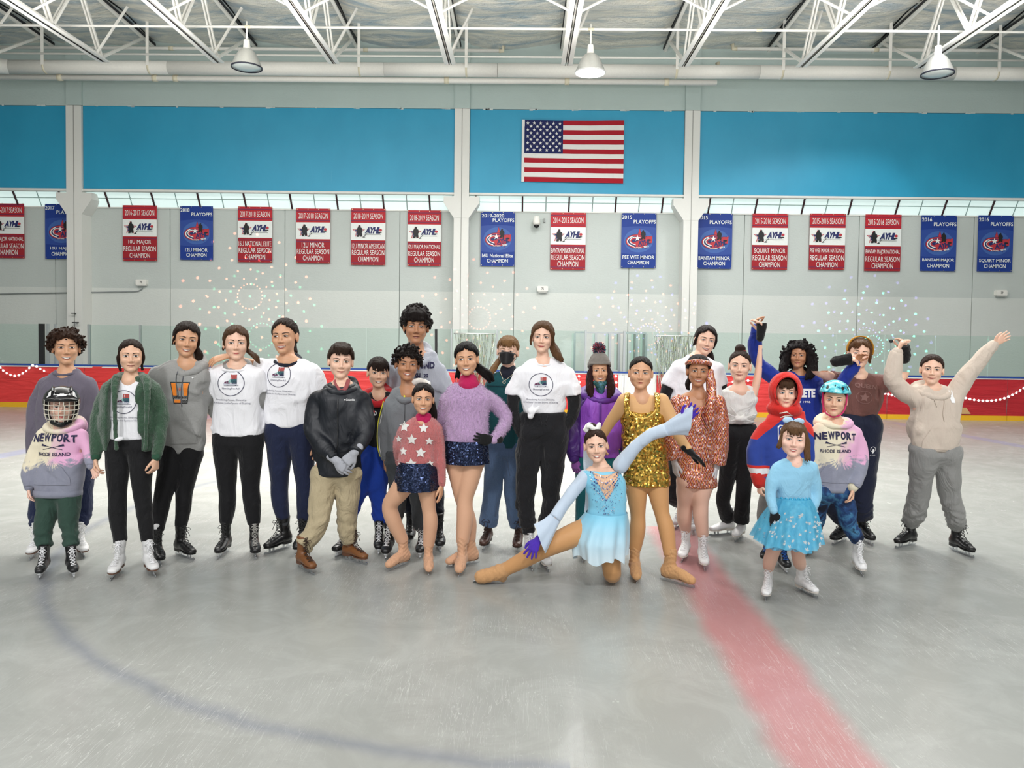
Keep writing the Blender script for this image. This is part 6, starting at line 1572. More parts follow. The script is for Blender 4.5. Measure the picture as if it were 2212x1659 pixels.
# 4 grey hoodie girl
def p04():
    p = Person("smiling girl in a light grey hoodie with an orange print", 5.58, 'tan'); p.setroot(395)
    p.head(403, 698, 769, yaw=6, tilt=6)
    rows = [(778, 378, 428, .5), (792, 340, 440, .7), (812, 328, 446, .85), (880, 336, 446), (940, 342, 447), (976, 352, 436)]
    aL = [(340, 806, 22), (326, 850, 20), (322, 900, 19), (332, 960, 13)]; aR = [(436, 806, 19), (444, 850, 18, .06), (455, 880, 14, .2)]
    b = [skate(p, 346, 1221, 10, .25, 'black'), skate(p, 412, 1209, 30, .255, 'black')]
    legs = [[(377, 975, 30), (366, 1020, 25), (353, 1070, 19), (345, 1110, 17), (341, 1140, 12)], [(410, 975, 27), (404, 1020, 23), (398, 1062, 18), (396, 1095, 16), (394, 1125, 12)]]
    std(p, rows, [aL, aR], legs, b, [lambda p: down_hand(p, aL)], .95, dict(smile=1, teeth=True, open_=.75))
    S = hair_shell(p, t=.013, line=.054, low=-.05); ponytail(p, S, [(.05, .05, -.02), (.072, .02, -.06), (.088, -.01, -.10), (.082, -.03, -.15)], w=.026, n=6, seed=3, spread=.012)
    ponytail(p, S, [(-.05, -.03, .06), (-.072, -.02, .02), (-.076, .01, -.04)], w=.012, n=2, spread=.003); ponytail(p, S, [(.05, -.03, .06), (.075, -.01, .0), (.078, .0, -.06)], w=.015, n=2, spread=.003)
    hair_done(p, S, (46, 32, 26))
    m = cloth('heather_grey_fleece', (152, 152, 150), weave=420, wrinkle=6, wstr=.5, mott=.2)
    o = top(p, rows, [aL, aR], m, 'hooded_sweatshirt', seed=41, fold=.005)
    hood_down(p, 404, 788, 30, m, o, fat=13, front=20, back=-2); drawstrings(p, 402, 800, 80, cloth('grey_cord', (96, 98, 106)), o, sep=5, lens=(58, 75))
    pocket(p, o, m, 396, 930, 76, 50)
    org, ink = flat('orange_print', (246, 138, 40), .7), flat('black_print', (22, 22, 26), .8)
    Q = [(-.5, .56), (.5, .56), (.36, -.56), (-.34, -.56)]
    def inset(k): return [(x * k, z * (1 - (1 - k) * .9)) for x, z in Q]
    it = []
    for i in range(4):
        a, b2 = Q[i], Q[(i + 1) % 4]; a2, b3 = inset(.93)[i], inset(.93)[(i + 1) % 4]; it.append((quad([a, b2, b3, a2]), 1))
    it += [(quad([(-.45, .5), (-.18, .5), (-.18, -.15), (-.37, -.15)]), 0), (quad([(.18, .5), (.45, .5), (.36, -.15), (.18, -.15)]), 0), (quad([(-.30, -.36), (.03, -.36), (.03, -.52), (-.29, -.52)]), 0),
           (tr(star_fan(.12, .3), 0, .2, -.001), 2), (tr(text_fit('Jefferson', .72, .2, .02), dz=-.24, y=-.003), 1), (tr(text_fit('2022', .34, .14, .03), dx=.17, dz=-.43, y=-.003), 1)]
    decal(p, o, it, 403, 846, 41, [org, ink, flat('rust_print', (226, 120, 90), .7)])
    decal(p, o, [(quad([(-.5, .05), (-.32, .18), (-.30, .02), (-.2, -.06), (.5, .35), (-.22, -.26), (-.42, -.2)]), 0)], 429, 814, 8, m_inkw)
    pants(p, legs, BLK_LEG, waist=hips(352, 434, 965, 985), boots=b, fold=.0015)
    for q in b: socks(p, q)
def socks(p, q, mat=None, r=.030):
    S = SDF(); S.tube([q[0] + np.array([0, 0, -.03]), q[0] + np.array([0, -.004, .035])], [r, r * .92], k=0, n=1); S.disp = wob(3, .0012, 120); p.field_obj('sock', S, .008, mat or cloth('white_sock', (226, 226, 226)))
p04()

# 5 white t-shirt, auburn ponytail
def p05():
    p = Person("auburn haired girl in a white t-shirt with a neighbour's hand on her shoulder", 5.66, 'fair'); p.setroot(512)
    p.head(510, 706, 777, yaw=2, tilt=0)
    rows = [(784, 486, 538, .5), (794, 466, 556, .7), (812, 458, 566, .85), (870, 464, 562), (925, 462, 564), (940, 463, 566)]
    aL = [(470, 808, 18), (455, 838, 17), (448, 865, 13, .06), (462, 895, 10, .12)]; aR = [(556, 808, 18), (566, 840, 16, .04), (570, 880, 13, .1)]
    b = [skate(p, 474, 1205, -16, .255, 'black'), skate(p, 552, 1205, 6, .25, 'blackgrey')]
    legs = [[(489, 945, 29), (488, 990, 25), (491, 1052, 19), (491, 1090, 18), (489, 1128, 13)], [(539, 945, 29), (541, 990, 25), (541, 1052, 19), (545, 1090, 18), (547, 1128, 13)]]
    std(p, rows, [aL, aR], legs, b, [], .95, dict(smile=.45, eye='brown', open_=.9, lips=(196, 100, 92)))
    S = hair_shell(p, t=.012, line=.055, low=-.05); ponytail(p, S, [(.05, .05, -.03), (.085, .02, -.06), (.12, -.02, -.09), (.14, -.04, -.13)], w=.02, n=5, seed=6)
    ponytail(p, S, [(-.045, -.04, .065), (-.072, -.02, .02), (-.074, .02, -.045)], w=.014, n=2, spread=.003); ponytail(p, S, [(.045, -.04, .065), (.073, -.02, .01), (.074, .02, -.05)], w=.014, n=2, spread=.003)
    hair_done(p, S, (96, 68, 46))
    g = cloth('heather_grey_fleece', (152, 152, 150), weave=420, wrinkle=6, wstr=.5, mott=.2)
    o1 = top(p, rows, [aL, aR], g, 'grey_underlayer', seed=51, hem=False, fold=.001, h=.011, depth=.5, armk=.02)
    o = top(p, grow_rows(rows, 2), [grow(aL, 2), grow(aR, 2)], WHITE_T, 't_shirt', sleeve=.45, cuffs=False, hem=False, seed=52, fold=.005)
    hood_down(p, 511, 790, 24, g, o1, fat=8, front=8, back=2); decal(p, o, tee_print(), 510, 826, 58, TEE_INKS); ring_collar(p, 789, (511, 32), WHITE_T, o, r=3, front=11)
    pants(p, legs, BLK_LEG, waist=hips(464, 566, 932, 960), boots=b, fold=.0015)
def grow(a, n): return [(q[0], q[1], q[2] + n) + tuple(q[3:]) for q in a]
def grow_rows(R, n): return [(r[0], r[1] - n, r[2] + n) + tuple(r[3:]) for r in R]
p05()

# 6 navy hood under t-shirt, arm round neighbour
def p06():
    p = Person("girl in a white t-shirt over a navy hood, arm round the auburn girl", 5.74, 'tan'); p.setroot(625)
    p.head(615, 690, 764, yaw=-16, tilt=-3)
    rows = [(772, 592, 650, .5), (782, 574, 672, .7), (800, 568, 686, .85), (860, 573, 684), (922, 576, 668)]
    aL = [(582, 790, 18), (548, 784, 14, .10), (518, 775, 10, -.02), (494, 768, 8, -.12)]; aR = [(676, 800, 20), (688, 838, 18), (692, 890, 13), (690, 950, 10)]
    b = [skate(p, 582, 1196, -42, .27, 'black'), skate(p, 643, 1198, -14, .27, 'black')]
    legs = [[(600, 930, 29), (603, 985, 25), (604, 1045, 19), (605, 1085, 18), (603, 1118, 14)], [(650, 930, 29), (655, 985, 25), (658, 1045, 19), (659, 1085, 18), (656, 1118, 14)]]
    std(p, rows, [aL, aR], legs, b, [lambda p: p.add_hand(p.S, aL, d=(-.9, -.15, -.3), pn=(-.2, .5, -.8), side=-1, curl=.35), lambda p: down_hand(p, aR, False)], .95, dict(smile=.9, teeth=True, open_=.8, gaze=(-.5, 0)))
    S = hair_shell(p, t=.009, line=.062, low=-.05); ponytail(p, S, [(0, .10, .0), (.03, .10, -.05), (.05, .06, -.10)], w=.02, n=4); hair_done(p, S, (52, 38, 30))
    nv = cloth('navy_fleece', (26, 30, 44))
    o = top(p, rows, [aL, aR], WHITE_T, 't_shirt', sleeve=.40, cuffs=False, hem=False, seed=61, fold=.005)
    hood_down(p, 620, 780, 25, nv, o, fat=9, front=8, back=-3); decal(p, o, tee_print(), 611, 809, 54, TEE_INKS, rot=-.02)
    pants(p, legs, cloth('navy_leggings', (26, 34, 62), wrinkle=14), waist=hips(577, 672, 915, 940), boots=b, fold=.002)
    for q in b: socks(p, q, cloth('dark_sock', (60, 62, 66)), .038)
p06()

# 7 navy rain jacket
def p07():
    p = Person("boy in a navy rain jacket and khaki trousers clasping grey gloves", 5.42, 'fair'); p.setroot(728); p.bot = .5
    p.head(736, 745, 816, yaw=4, tilt=3, full=1.03)
    rows = [(824, 712, 764, .6), (838, 692, 782, .75), (860, 680, 790, .9), (920, 680, 786), (980, 680, 782), (1026, 676, 780, 1.05)]
    aL = [(690, 858, 21), (678, 900, 22, -.02), (684, 945, 20, -.08), (722, 992, 13, -.19)]; aR = [(780, 858, 20), (790, 900, 20, -.02), (788, 940, 18, -.08), (768, 975, 12, -.19)]
    b = [skate(p, 672, 1240, 26, .25, 'brown'), skate(p, 783, 1219, 42, .25, 'brown')]
    legs = [[(703, 1025, 30), (697, 1065, 27), (691, 1105, 24), (682, 1145, 22), (674, 1178, 20)], [(752, 1025, 29), (751, 1065, 26), (749, 1105, 23), (749, 1145, 21), (751, 1175, 18)]]
    std(p, rows, [aL, aR], legs, b, [], .95, dict(smile=.4, eye='hazel'))
    S = hair_shell(p, t=.014, line=.052, low=-.045, vol=(1.02, 1, 1.05)); fringe(p, S, z1=.050, x0=-.05, x1=.055, n=9, lean=.012, seed=4, z0=.105); [lock(p, S, [(x, -.05, .095), (x + .012, -.02, .112), (x + .02, .05, .100)], [.012, .014, .010]) for x in (-.045, -.02, .005, .03)]
    hair_done(p, S, (62, 46, 36))
    t = NT('navy_nylon'); t.col(t.mix(t.noise(5), srgb(13, 17, 25), srgb(22, 27, 36))); bb = t.bump(t.noise(7, t.mapped((1, 1, .6)), det=3, dist=1.0), .6, .03); m = t.set(Roughness=.5).m
    o = top(p, rows, [aL, aR], m, 'rain_jacket', seed=71, fold=.006, ffreq=30, hem=False, cuffs=False, depth=.62)
    g = cloth('light_grey_knit', (168, 170, 178), weave=180, rough=.95)
    glove(p, aL, g, cuff=True, d=(.75, -.15, -.5), pn=(.1, .9, -.1), side=-1, curl=.55); glove(p, aR, g, d=(-.62, -.25, -.72), pn=(.0, .9, -.1), side=1, curl=.5)
    hood_down(p, 738, 836, 30, m, o, fat=11, front=10, back=-6); ring_collar(p, 829, (738, 24), m, o, r=7, front=9)
    S = SDF(); q = [p.P(724, 822, -.04), p.P(730, 836, -.07), p.P(738, 846, -.08), p.P(748, 836, -.07), p.P(753, 820, -.04)]; S.tube(q, [(p.m(5), p.m(2.5))] * 5, k=.01); p.field_obj('shirt_collar', S, .007, cloth('rust_shirt', (156, 82, 84)), o)
    decal(p, o, [(tr(quad([(-.006, -.5), (.006, -.5), (.006, .5), (-.006, .5)])), 0)], 738, 938, 160, flat('zip_black', (12, 13, 16), .4), name='zip_flap', off=.007)
    decal(p, o, [(tr(text_fit('Columbia', .8, .2, .02), dx=.1), 0), (tr(disc(.07, .07, n=6), dx=-.4), 0)], 761, 861, 22, m_inkw)
    pants(p, legs, cloth('khaki_canvas', (176, 162, 132), wrinkle=10, wstr=.8, weave=180), waist=hips(678, 778, 1010, 1030), boots=b, stack=.005, fold=.006, bottom=.5)
p07()
# 8 red hood, black sweatshirt boy
def p08():
    p = Person("boy in a black sweatshirt with a red hood and blue trousers", 5.84, 'light'); p.setroot(812)
    p.head(817, 774, 836, yaw=5, tilt=2, full=1.03)
    rows = [(846, 796, 842, .6), (858, 782, 854, .8), (880, 776, 858, .95), (930, 778, 856), (976, 782, 850)]
    aL = [(785, 872, 15), (776, 920, 14), (778, 975, 11)]; aR = [(850, 872, 15), (858, 920, 14), (856, 975, 11)]
    b = [skate(p, 730, 1203, -34, .25, 'hockey'), skate(p, 818, 1198, 0, .25, 'hockey')]
    legs = [[(803, 972, 25), (792, 1010, 23), (775, 1060, 20), (752, 1115, 17), (744, 1150, 14)], [(832, 972, 25), (824, 1010, 23), (815, 1060, 20), (822, 1095, 18), (825, 1120, 16)]]
    std(p, rows, [aL, aR], legs, b, [lambda p: down_hand(p, aL), lambda p: down_hand(p, aR, False)], .9, dict(smile=1, teeth=True, open_=.75))
    S = hair_shell(p, t=.012, line=.050, low=-.03); fringe(p, S, z1=.020, x0=-.058, x1=.058, n=11, lean=.008, seed=8, z0=.095); hair_done(p, S, (48, 36, 30))
    m = cloth('black_fleece', (20, 20, 24)); o = top(p, rows, [aL, aR], m, 'hooded_sweatshirt', seed=81)
    hood_down(p, 818, 858, 28, cloth('red_fleece', (176, 26, 36)), o, fat=13, front=14, back=4)
    fig = [(.0, .5), (.06, .42), (.03, .34), (.1, .16), (.34, .02), (.3, -.06), (.08, .0), (.12, -.14), (.3, -.36), (.22, -.42), (.02, -.22), (-.2, -.42), (-.28, -.34), (-.06, -.1), (-.04, .08), (-.08, .3)]
    decal(p, o, [(tr(text_fit('E', .26, .42, .06), dx=-.42, dz=-.04), 0), (tr(text_fit('D', .26, .42, .06), dx=.42, dz=-.04), 0), (tr(poly_fan(fig), sx=1.2, sz=1.5, dz=.1, y=-.003), 1)], 805, 889, 24, [m_inkw, flat('red_ink', (196, 34, 44), .8)])
    pants(p, legs, cloth('royal_blue_fleece', (28, 66, 168), wrinkle=11), waist=hips(780, 856, 962, 985), boots=b, stack=.004, fold=.004)
p08()

# 9 grey zip hoodie with yellow stripe
def p09():
    p = Person("wavy haired boy in a grey zip hoodie with yellow sleeve stripes", 5.66, 'brown'); p.setroot(880)
    p.head(880, 752, 821, yaw=4, tilt=3)
    rows = [(838, 856, 906, .6), (850, 838, 918, .8), (872, 832, 922, .95), (930, 830, 918), (986, 836, 914)]
    aL = [(845, 866, 17), (832, 915, 16), (829, 960, 14), (832, 986, 11)]; aR = [(914, 866, 17), (922, 915, 16), (920, 975, 12)]
    b = [skate(p, 834, 1208, -8, .25, 'hockey'), skate(p, 908, 1206, -6, .25, 'hockey')]
    legs = [[(858, 985, 26), (858, 1030, 22), (858, 1080, 19), (850, 1130, 17), (845, 1160, 14)], [(895, 985, 26), (900, 1030, 22), (904, 1080, 19), (908, 1130, 17), (908, 1160, 15)]]
    std(p, rows, [aL, aR], legs, b, [lambda p: down_hand(p, aL, curl=.5), lambda p: down_hand(p, aR, False)], .95, dict(smile=1, teeth=True, open_=.7))
    S = hair_shell(p, t=.012, line=.050, low=-.03); curls(p, S, 420, rad=(.094, .098, .094), c=(0, .012, .035), low=-.01, seed=9, r=(.006, .010), jit=.02, face=(.052, .045)); hair_done(p, S, (36, 28, 24), streak=.6)
    m = cloth('slate_grey_fleece', (118, 122, 126), wrinkle=8); o = top(p, rows, [aL, aR], m, 'zip_hoodie', seed=91)
    hood_down(p, 881, 850, 28, m, o, fat=11, front=14, back=0)
    yl = cloth('yellow_trim', (214, 206, 60)); P, r = p.limb(aL); 
    for dx, mm in ((-.9, yl), (-.55, flat('white_trim', (220, 220, 220), .8))):
        Q = catmull(np.array([P[i] + np.array([dx * r[i] * 1.02, -r[i] * (.55 if dx > -.8 else .25) - .004, 0]) for i in range(4)]), 5); link('sleeve_stripe', MB().tube([tuple(q - p.base) for q in Q], .004, 6).mesh('sleeve_stripe', True), mm, o)
    decal(p, o, [(quad([(-.006, -.5), (.006, -.5), (.006, .5), (-.006, .5)]), 0)], 878, 915, 120, flat('zip_dark', (60, 62, 66), .4), name='zip', off=.006)
    decal(p, o, [(quad([(-.12, -.5), (.12, -.5), (.12, .5), (-.12, .5)]), 0)], 877, 852, 14, yl, name='zip_pull', off=.012)
    S = SDF(); S.tube([p.P(893, 826, .0), p.P(905, 822, .06), p.P(922, 826, .05), p.P(925, 832, .0)], [p.m(6)] * 4, k=.01); S.disp = wob(4, .004, 90); p.field_obj('hood_lining', S, .007, cloth('cream_sherpa', (226, 222, 214)), o)
    pants(p, legs, cloth('charcoal_fleece', (66, 70, 74), wrinkle=10), waist=hips(832, 920, 975, 1000), boots=b, stack=.005, fold=.004)
p09()

# 10 tall boy
def p10():
    p = Person("tall boy with a dark mop of hair in a pale grey hoodie", 6.02, 'brown'); p.setroot(902)
    p.head(899, 670, 742, yaw=2, tilt=2, jaw=1.05)
    rows = [(762, 866, 932, .55), (774, 846, 952, .75), (796, 842, 958, .9), (860, 842, 960), (930, 844, 960), (992, 848, 954)]
    aL = [(850, 796, 20), (838, 850, 20), (842, 905, 18), (850, 970, 13)]; aR = [(950, 796, 20), (962, 850, 20), (962, 905, 18), (952, 970, 13)]
    b = [skate(p, 884, 1179, -4, .29, 'hockeyblack'), skate(p, 950, 1193, 6, .29, 'hockeyblack')]
    legs = [[(878, 995, 29), (882, 1040, 24), (885, 1085, 20), (884, 1130, 16)], [(926, 995, 29), (934, 1040, 24), (940, 1085, 19), (944, 1135, 16)]]
    std(p, rows, [aL, aR], legs, b, [lambda p: down_hand(p, aL), lambda p: down_hand(p, aR, False)], 1.05, dict(smile=.1, open_=.7, lips=(150, 92, 80), brow_up=-.3))
    S = hair_shell(p, t=.014, line=.045, low=-.05, vol=(1.03, 1.02, 1.03)); curls(p, S, 800, rad=(.088, .096, .094), c=(0, .014, .042), low=-.045, seed=10, r=(.008, .013), jit=.018, face=(.054, .040)); fringe(p, S, z1=.038, x0=-.055, x1=.055, n=9, lean=.005, seed=12, z0=.11, r=.012)
    hair_done(p, S, (34, 26, 24), streak=.6)
    m = cloth('pale_heather_fleece', (176, 180, 190), weave=420, wrinkle=6, wstr=.5, mott=.16); o = top(p, rows, [aL, aR], m, 'hooded_sweatshirt', seed=101, fold=.005)
    hood_down(p, 900, 766, 32, m, o, fat=13, front=22, back=-4); drawstrings(p, 912, 780, 60, m, o, sep=6, lens=(20, 46))
    decal(p, o, [(tr(text_fit('END', .85, .42, .06), dz=0), 0)], 927, 788, 34, m_ink); decal(p, o, [(tr(text_fit('SH', .42, .5, .05), dx=-.3), 0), (tr(text_fit('20', .35, .30, .05), dx=.32, dz=.05), 0)], 915, 811, 28, m_ink)
    pants(p, legs, cloth('dark_navy_fleece', (26, 30, 44)), waist=hips(850, 954, 980, 1010), boots=b, stack=.004, fold=.003)
p10()

# sparkly skirts and tights share builders
NAVY_SEQ = sequins('navy_sequins', (16, 20, 44), (70, 84, 120), 120, .8, .25)
TIGHT = cloth('beige_tights', (210, 164, 134), weave=420, wrinkle=5, wstr=.06, mott=.05, grain=.1, rough=.55)
TIGHT_TAN = cloth('tan_tights', (198, 148, 98), weave=420, wrinkle=5, wstr=.06, mott=.05, grain=.1, rough=.5)
TIGHT_PINK = cloth('rosy_tights', (216, 176, 156), weave=420, wrinkle=5, wstr=.06, mott=.05, grain=.1, rough=.55)
def fuzzy(name, rgb, amp=.9):
    t = NT(name); c = srgb(*rgb); n = t.noise(70, t.mapped((1, 1, .45)), det=5, rough=.7, dist=1.2)
    t.col(t.mix(n, tuple(v * .72 for v in c[:3]) + (1,), tuple(min(1, v * 1.15) for v in c[:3]) + (1,))); b = t.bump(n, amp, .014); t.bump(t.noise(14, det=3), .3, .02, b); return t.set(Roughness=1, Sheen_Weight=.6).m
def fur(p, host, mat, n=2600, L=.012, seed=1):
    """short tufts standing off a fuzzy sweater, one mesh"""
    me = host.data; rs = np.random.RandomState(seed); N = len(me.vertices); V = np.empty(N * 3); me.vertices.foreach_get('co', V); V = V.reshape(-1, 3); Nn = np.empty(N * 3); me.vertices.foreach_get('normal', Nn); Nn = Nn.reshape(-1, 3)
    idx = rs.choice(N, min(n, N), replace=False); P = V[idx]; D = Nn[idx] + rs.normal(size=(len(idx), 3)) * .35 + np.array([0, 0, -.5]); D /= np.linalg.norm(D, axis=1)[:, None]; T = np.cross(D, rs.normal(size=(len(idx), 3))); T /= np.linalg.norm(T, axis=1)[:, None]; w = .0022
    A = P - T * w - D * .001; B = P + T * w - D * .001; C = P + D * L * rs.uniform(.6, 1.2, len(idx))[:, None]
    VV = np.stack([A, B, C], 1).reshape(-1, 3); F = np.arange(len(VV)).reshape(-1, 3); o = link('fleece_tufts', mesh_np('fleece_tufts', VV, F, False), mat, host); o['kind'] = 'stuff'

# 11 pink star sweater
def p11():
    p = Person("small girl in a pink sweater with white stars and navy sequin skirt", 5.3, 'tan'); p.setroot(903); p.bot = .3
    p.head(914, 830, 893, yaw=2, tilt=2, wide=1.0, full=1.05)
    rows = [(901, 892, 934, .6), (912, 874, 948, .8), (930, 864, 950, .95), (965, 866, 944), (1008, 860, 942, 1.05)]
    aL = [(874, 926, 13), (862, 960, 13, .04), (864, 1000, 10, .12)]; aR = [(942, 926, 14), (950, 965, 13), (953, 1010, 11), (954, 1044, 9)]
    b = [skate(p, 845, 1232, -38, .235, 'coverbeige'), skate(p, 926, 1240, 2, .22, 'coverbeige')]
    legs = [[(882, 1035, 25), (860, 1065, 21), (842, 1092, 17), (850, 1125, 17), (864, 1160, 13)], [(920, 1035, 25), (923, 1065, 20), (926, 1098, 15), (930, 1130, 16), (932, 1160, 12)]]
    std(p, rows, [aL, aR], legs, b, [lambda p: down_hand(p, aR, False, curl=.25)], .8, dict(smile=.8, teeth=True, open_=1.0))
    S = hair_shell(p, t=.010, line=.056, low=-.05); ponytail(p, S, [(.03, .09, .02), (.07, .07, -.04), (.082, .05, -.12), (.085, .04, -.19)], w=.036, n=6, seed=11, spread=.016); hair_done(p, S, (34, 26, 24))
    m = fuzzy('pink_fuzz', (206, 112, 112)); o = top(p, rows, [aL, aR], m, 'star_sweater', seed=111, hem=True, fold=.003); fur(p, o, m, 3500, .008)
    st = fuzzy('white_fuzz', (244, 238, 234), .6)
    for i, (x, y, s) in enumerate([(876, 919, 24), (918, 922, 22), (893, 946, 24), (863, 947, 16), (930, 950, 18), (874, 972, 18), (912, 974, 24), (892, 998, 26), (860, 1000, 16), (932, 998, 16)]): decal(p, o, [(star_fan(.5, .5), 0)], x, y, s, st, name='star', off=.007, rot=.1 * math.sin(i * 3))
    S = SDF(); S.tube([p.P(915, 908, .0), p.P(915, 894, .01)], [(p.m(19), p.m(17)), (p.m(16), p.m(15))], k=0, n=1, flat=True); p.field_obj('turtleneck', S, .006, cloth('magenta_knit', (178, 26, 82)), o)
    pants(p, legs, TIGHT, waist=hips(866, 936, 1000, 1028, .85), boots=b, name='tights', fold=.0006, h=.0085, bottom=.3)
    sk = cone_skirt(p, [(996, 862, 940), (1015, 856, 945), (1056, 853, 947)], NAVY_SEQ, ruffle=.005, waves=9, seed=2, depth=.86)
p11()

# 12 lavender sweater
def p12():
    p = Person("girl in a fuzzy lavender sweater with a gloved hand on her hip", 5.4, 'tan'); p.setroot(1007); p.bot = .3
    p.head(1008, 742, 810, yaw=-4, tilt=-4, full=1.04)
    rows = [(828, 982, 1040, .6), (838, 964, 1056, .8), (860, 956, 1060, .95), (905, 960, 1056), (956, 962, 1052, 1.05)]
    aL = [(966, 862, 18), (955, 905, 17, .05), (962, 950, 12, .08)]; aR = [(1052, 856, 19), (1078, 880, 17, .04), (1094, 903, 15, .03), (1082, 930, 13, -.03), (1068, 949, 10, -.08)]
    b = [skate(p, 978, 1226, -60, .25, 'coverbeige'), skate(p, 993, 1243, -6, .25, 'coverbeige')]
    legs = [[(983, 992, 24), (990, 1030, 20), (998, 1075, 16), (1014, 1125, 15), (1024, 1160, 12)], [(1022, 992, 26), (1014, 1035, 22), (1005, 1078, 17), (1004, 1120, 18), (1007, 1160, 13)]]
    std(p, rows, [aL, aR], legs, b, [], .82, dict(smile=1, teeth=True, open_=1.0))
    S = hair_shell(p, t=.013, line=.054, low=-.05, part=-.004); ponytail(p, S, [(.05, .06, -.03), (.09, .05, -.08), (.14, .03, -.12), (.17, .03, -.17)], w=.036, n=7, seed=12, spread=.02); ponytail(p, S, [(-.05, .06, -.03), (-.07, .06, -.08), (-.075, .05, -.13)], w=.020, n=4, seed=14); hair_done(p, S, (22, 19, 20), streak=.6)
    m = fuzzy('lavender_fuzz', (204, 168, 212)); o = top(p, rows, [aL, aR], m, 'fuzzy_sweater', seed=121, fold=.003); fur(p, o, m, 6000, .014, 2)
    S = SDF(); S.tube([p.P(1012, 832, -.01), p.P(1011, 812, .01)], [(p.m(24), p.m(20)), (p.m(17), p.m(16))], k=0, n=1, flat=True); p.field_obj('turtleneck', S, .006, cloth('magenta_knit', (178, 26, 82)), o)
    ring_collar(p, 832, (1012, 28), flat('pink_sparkle_trim', (214, 60, 120), .2, .4), o, r=2, front=14, name='neckline_trim')
    glove(p, aR, BLK_GLOVE, d=(-1, -.25, .05), pn=(-.1, .9, .2), side=1, curl=.3, spread=.2)
    pants(p, legs, TIGHT, waist=hips(964, 1046, 960, 990), boots=b, name='tights', fold=.0006, h=.0085, bottom=.3)
    cone_skirt(p, [(950, 962, 1052), (965, 958, 1056), (999, 958, 1058)], NAVY_SEQ, ruffle=.005, waves=9, seed=3, depth=.80)
p12()

# 13 masked woman in teal
def p13():
    p = Person("woman in a black face mask, teal pullover and jeans", 5.9, 'fair'); p.setroot(1095); p.bot = .45
    p.head(1097, 728, 790, yaw=-6, tilt=3)
    rows = [(800, 1076, 1122, .55), (812, 1058, 1142, .75), (832, 1050, 1154, .9), (900, 1052, 1152), (964, 1054, 1146)]
    aL = [(1062, 832, 16), (1052, 880, 15), (1056, 950, 11)]; aR = [(1142, 832, 16), (1152, 880, 15), (1148, 950, 11)]
    b = [skate(p, 1045, 1189, -12, .255, 'darkbrown'), skate(p, 1117, 1193, -4, .255, 'darkbrown')]
    legs = [[(1075, 962, 29), (1070, 1010, 24), (1064, 1060, 20), (1059, 1105, 20), (1056, 1142, 21)], [(1118, 962, 29), (1112, 1010, 24), (1108, 1060, 19), (1113, 1105, 19), (1116, 1138, 19)]]
    std(p, rows, [aL, aR], legs, b, [lambda p: down_hand(p, aL), lambda p: down_hand(p, aR, False)], .95, dict(smile=.6, open_=.75, mask=True, brow=(120, 90, 60)))
    S = hair_shell(p, t=.012, line=.056, low=-.05); fringe(p, S, z1=.034, x0=-.055, x1=.055, n=8, seed=13, z0=.095, r=.009); ponytail(p, S, [(-.05, .05, -.04), (-.075, .0, -.09), (-.10, -.04, -.14), (-.13, -.08, -.19)], w=.026, n=5, seed=15); hair_done(p, S, (150, 112, 72))
    m = cloth('teal_fleece', (22, 78, 84), wrinkle=7); o = top(p, rows, [aL, aR], m, 'pullover', seed=131)
    S = SDF(); S.tube([p.P(1098, 812, -.01), p.P(1098, 792, .02)], [(p.m(21), p.m(19)), (p.m(16), p.m(15))], k=0, n=1, flat=True); p.field_obj('stand_collar', S, .0065, cloth('navy_fleece', (26, 30, 44)), o)
    decal(p, o, [(quad([(-.5, -.01), (.5, -.01), (.5, .01), (-.5, .01)]), 0)], 1098, 833, 90, cloth('dark_teal', (14, 52, 60)), name='yoke_seam')
    face_mask(p, flat('mask_black', (18, 18, 20), .6))
    it = [(tr(ring_strip(.5, .5, .14, 18), dz=-1.5, sx=.5, sz=.5), 0)]
    c = p.P(1098, 806, -.12) ; g = flat('silver_chain', (206, 200, 176), .25, .8); Q = [p.P(1080, 800, -.06), p.P(1084, 812, -.13), p.P(1089, 822, -.145), p.P(1100, 815, -.14), p.P(1110, 806, -.08)]
    r = link('necklace', MB().tube([tuple(q - p.base) for q in catmull(Q, 4)], .0014, 5).mesh('necklace', True), g, p.root); q = Q[2] - p.base
    link('pendant', MB().add([(q[0] + v[0] * .03, q[1] - .006, q[2] - .012 + v[2] * .03) for v in ring_strip(.42, .42, .16, 16)[0]], ring_strip(.42, .42, .16, 16)[1]).mesh('pendant'), g, r)
    pants(p, legs, cloth('blue_denim', (88, 112, 146), weave=350, wrinkle=12, wstr=.5, mott=.25), waist=hips(1046, 1148, 955, 980), boots=b, fold=.003, bottom=.45)
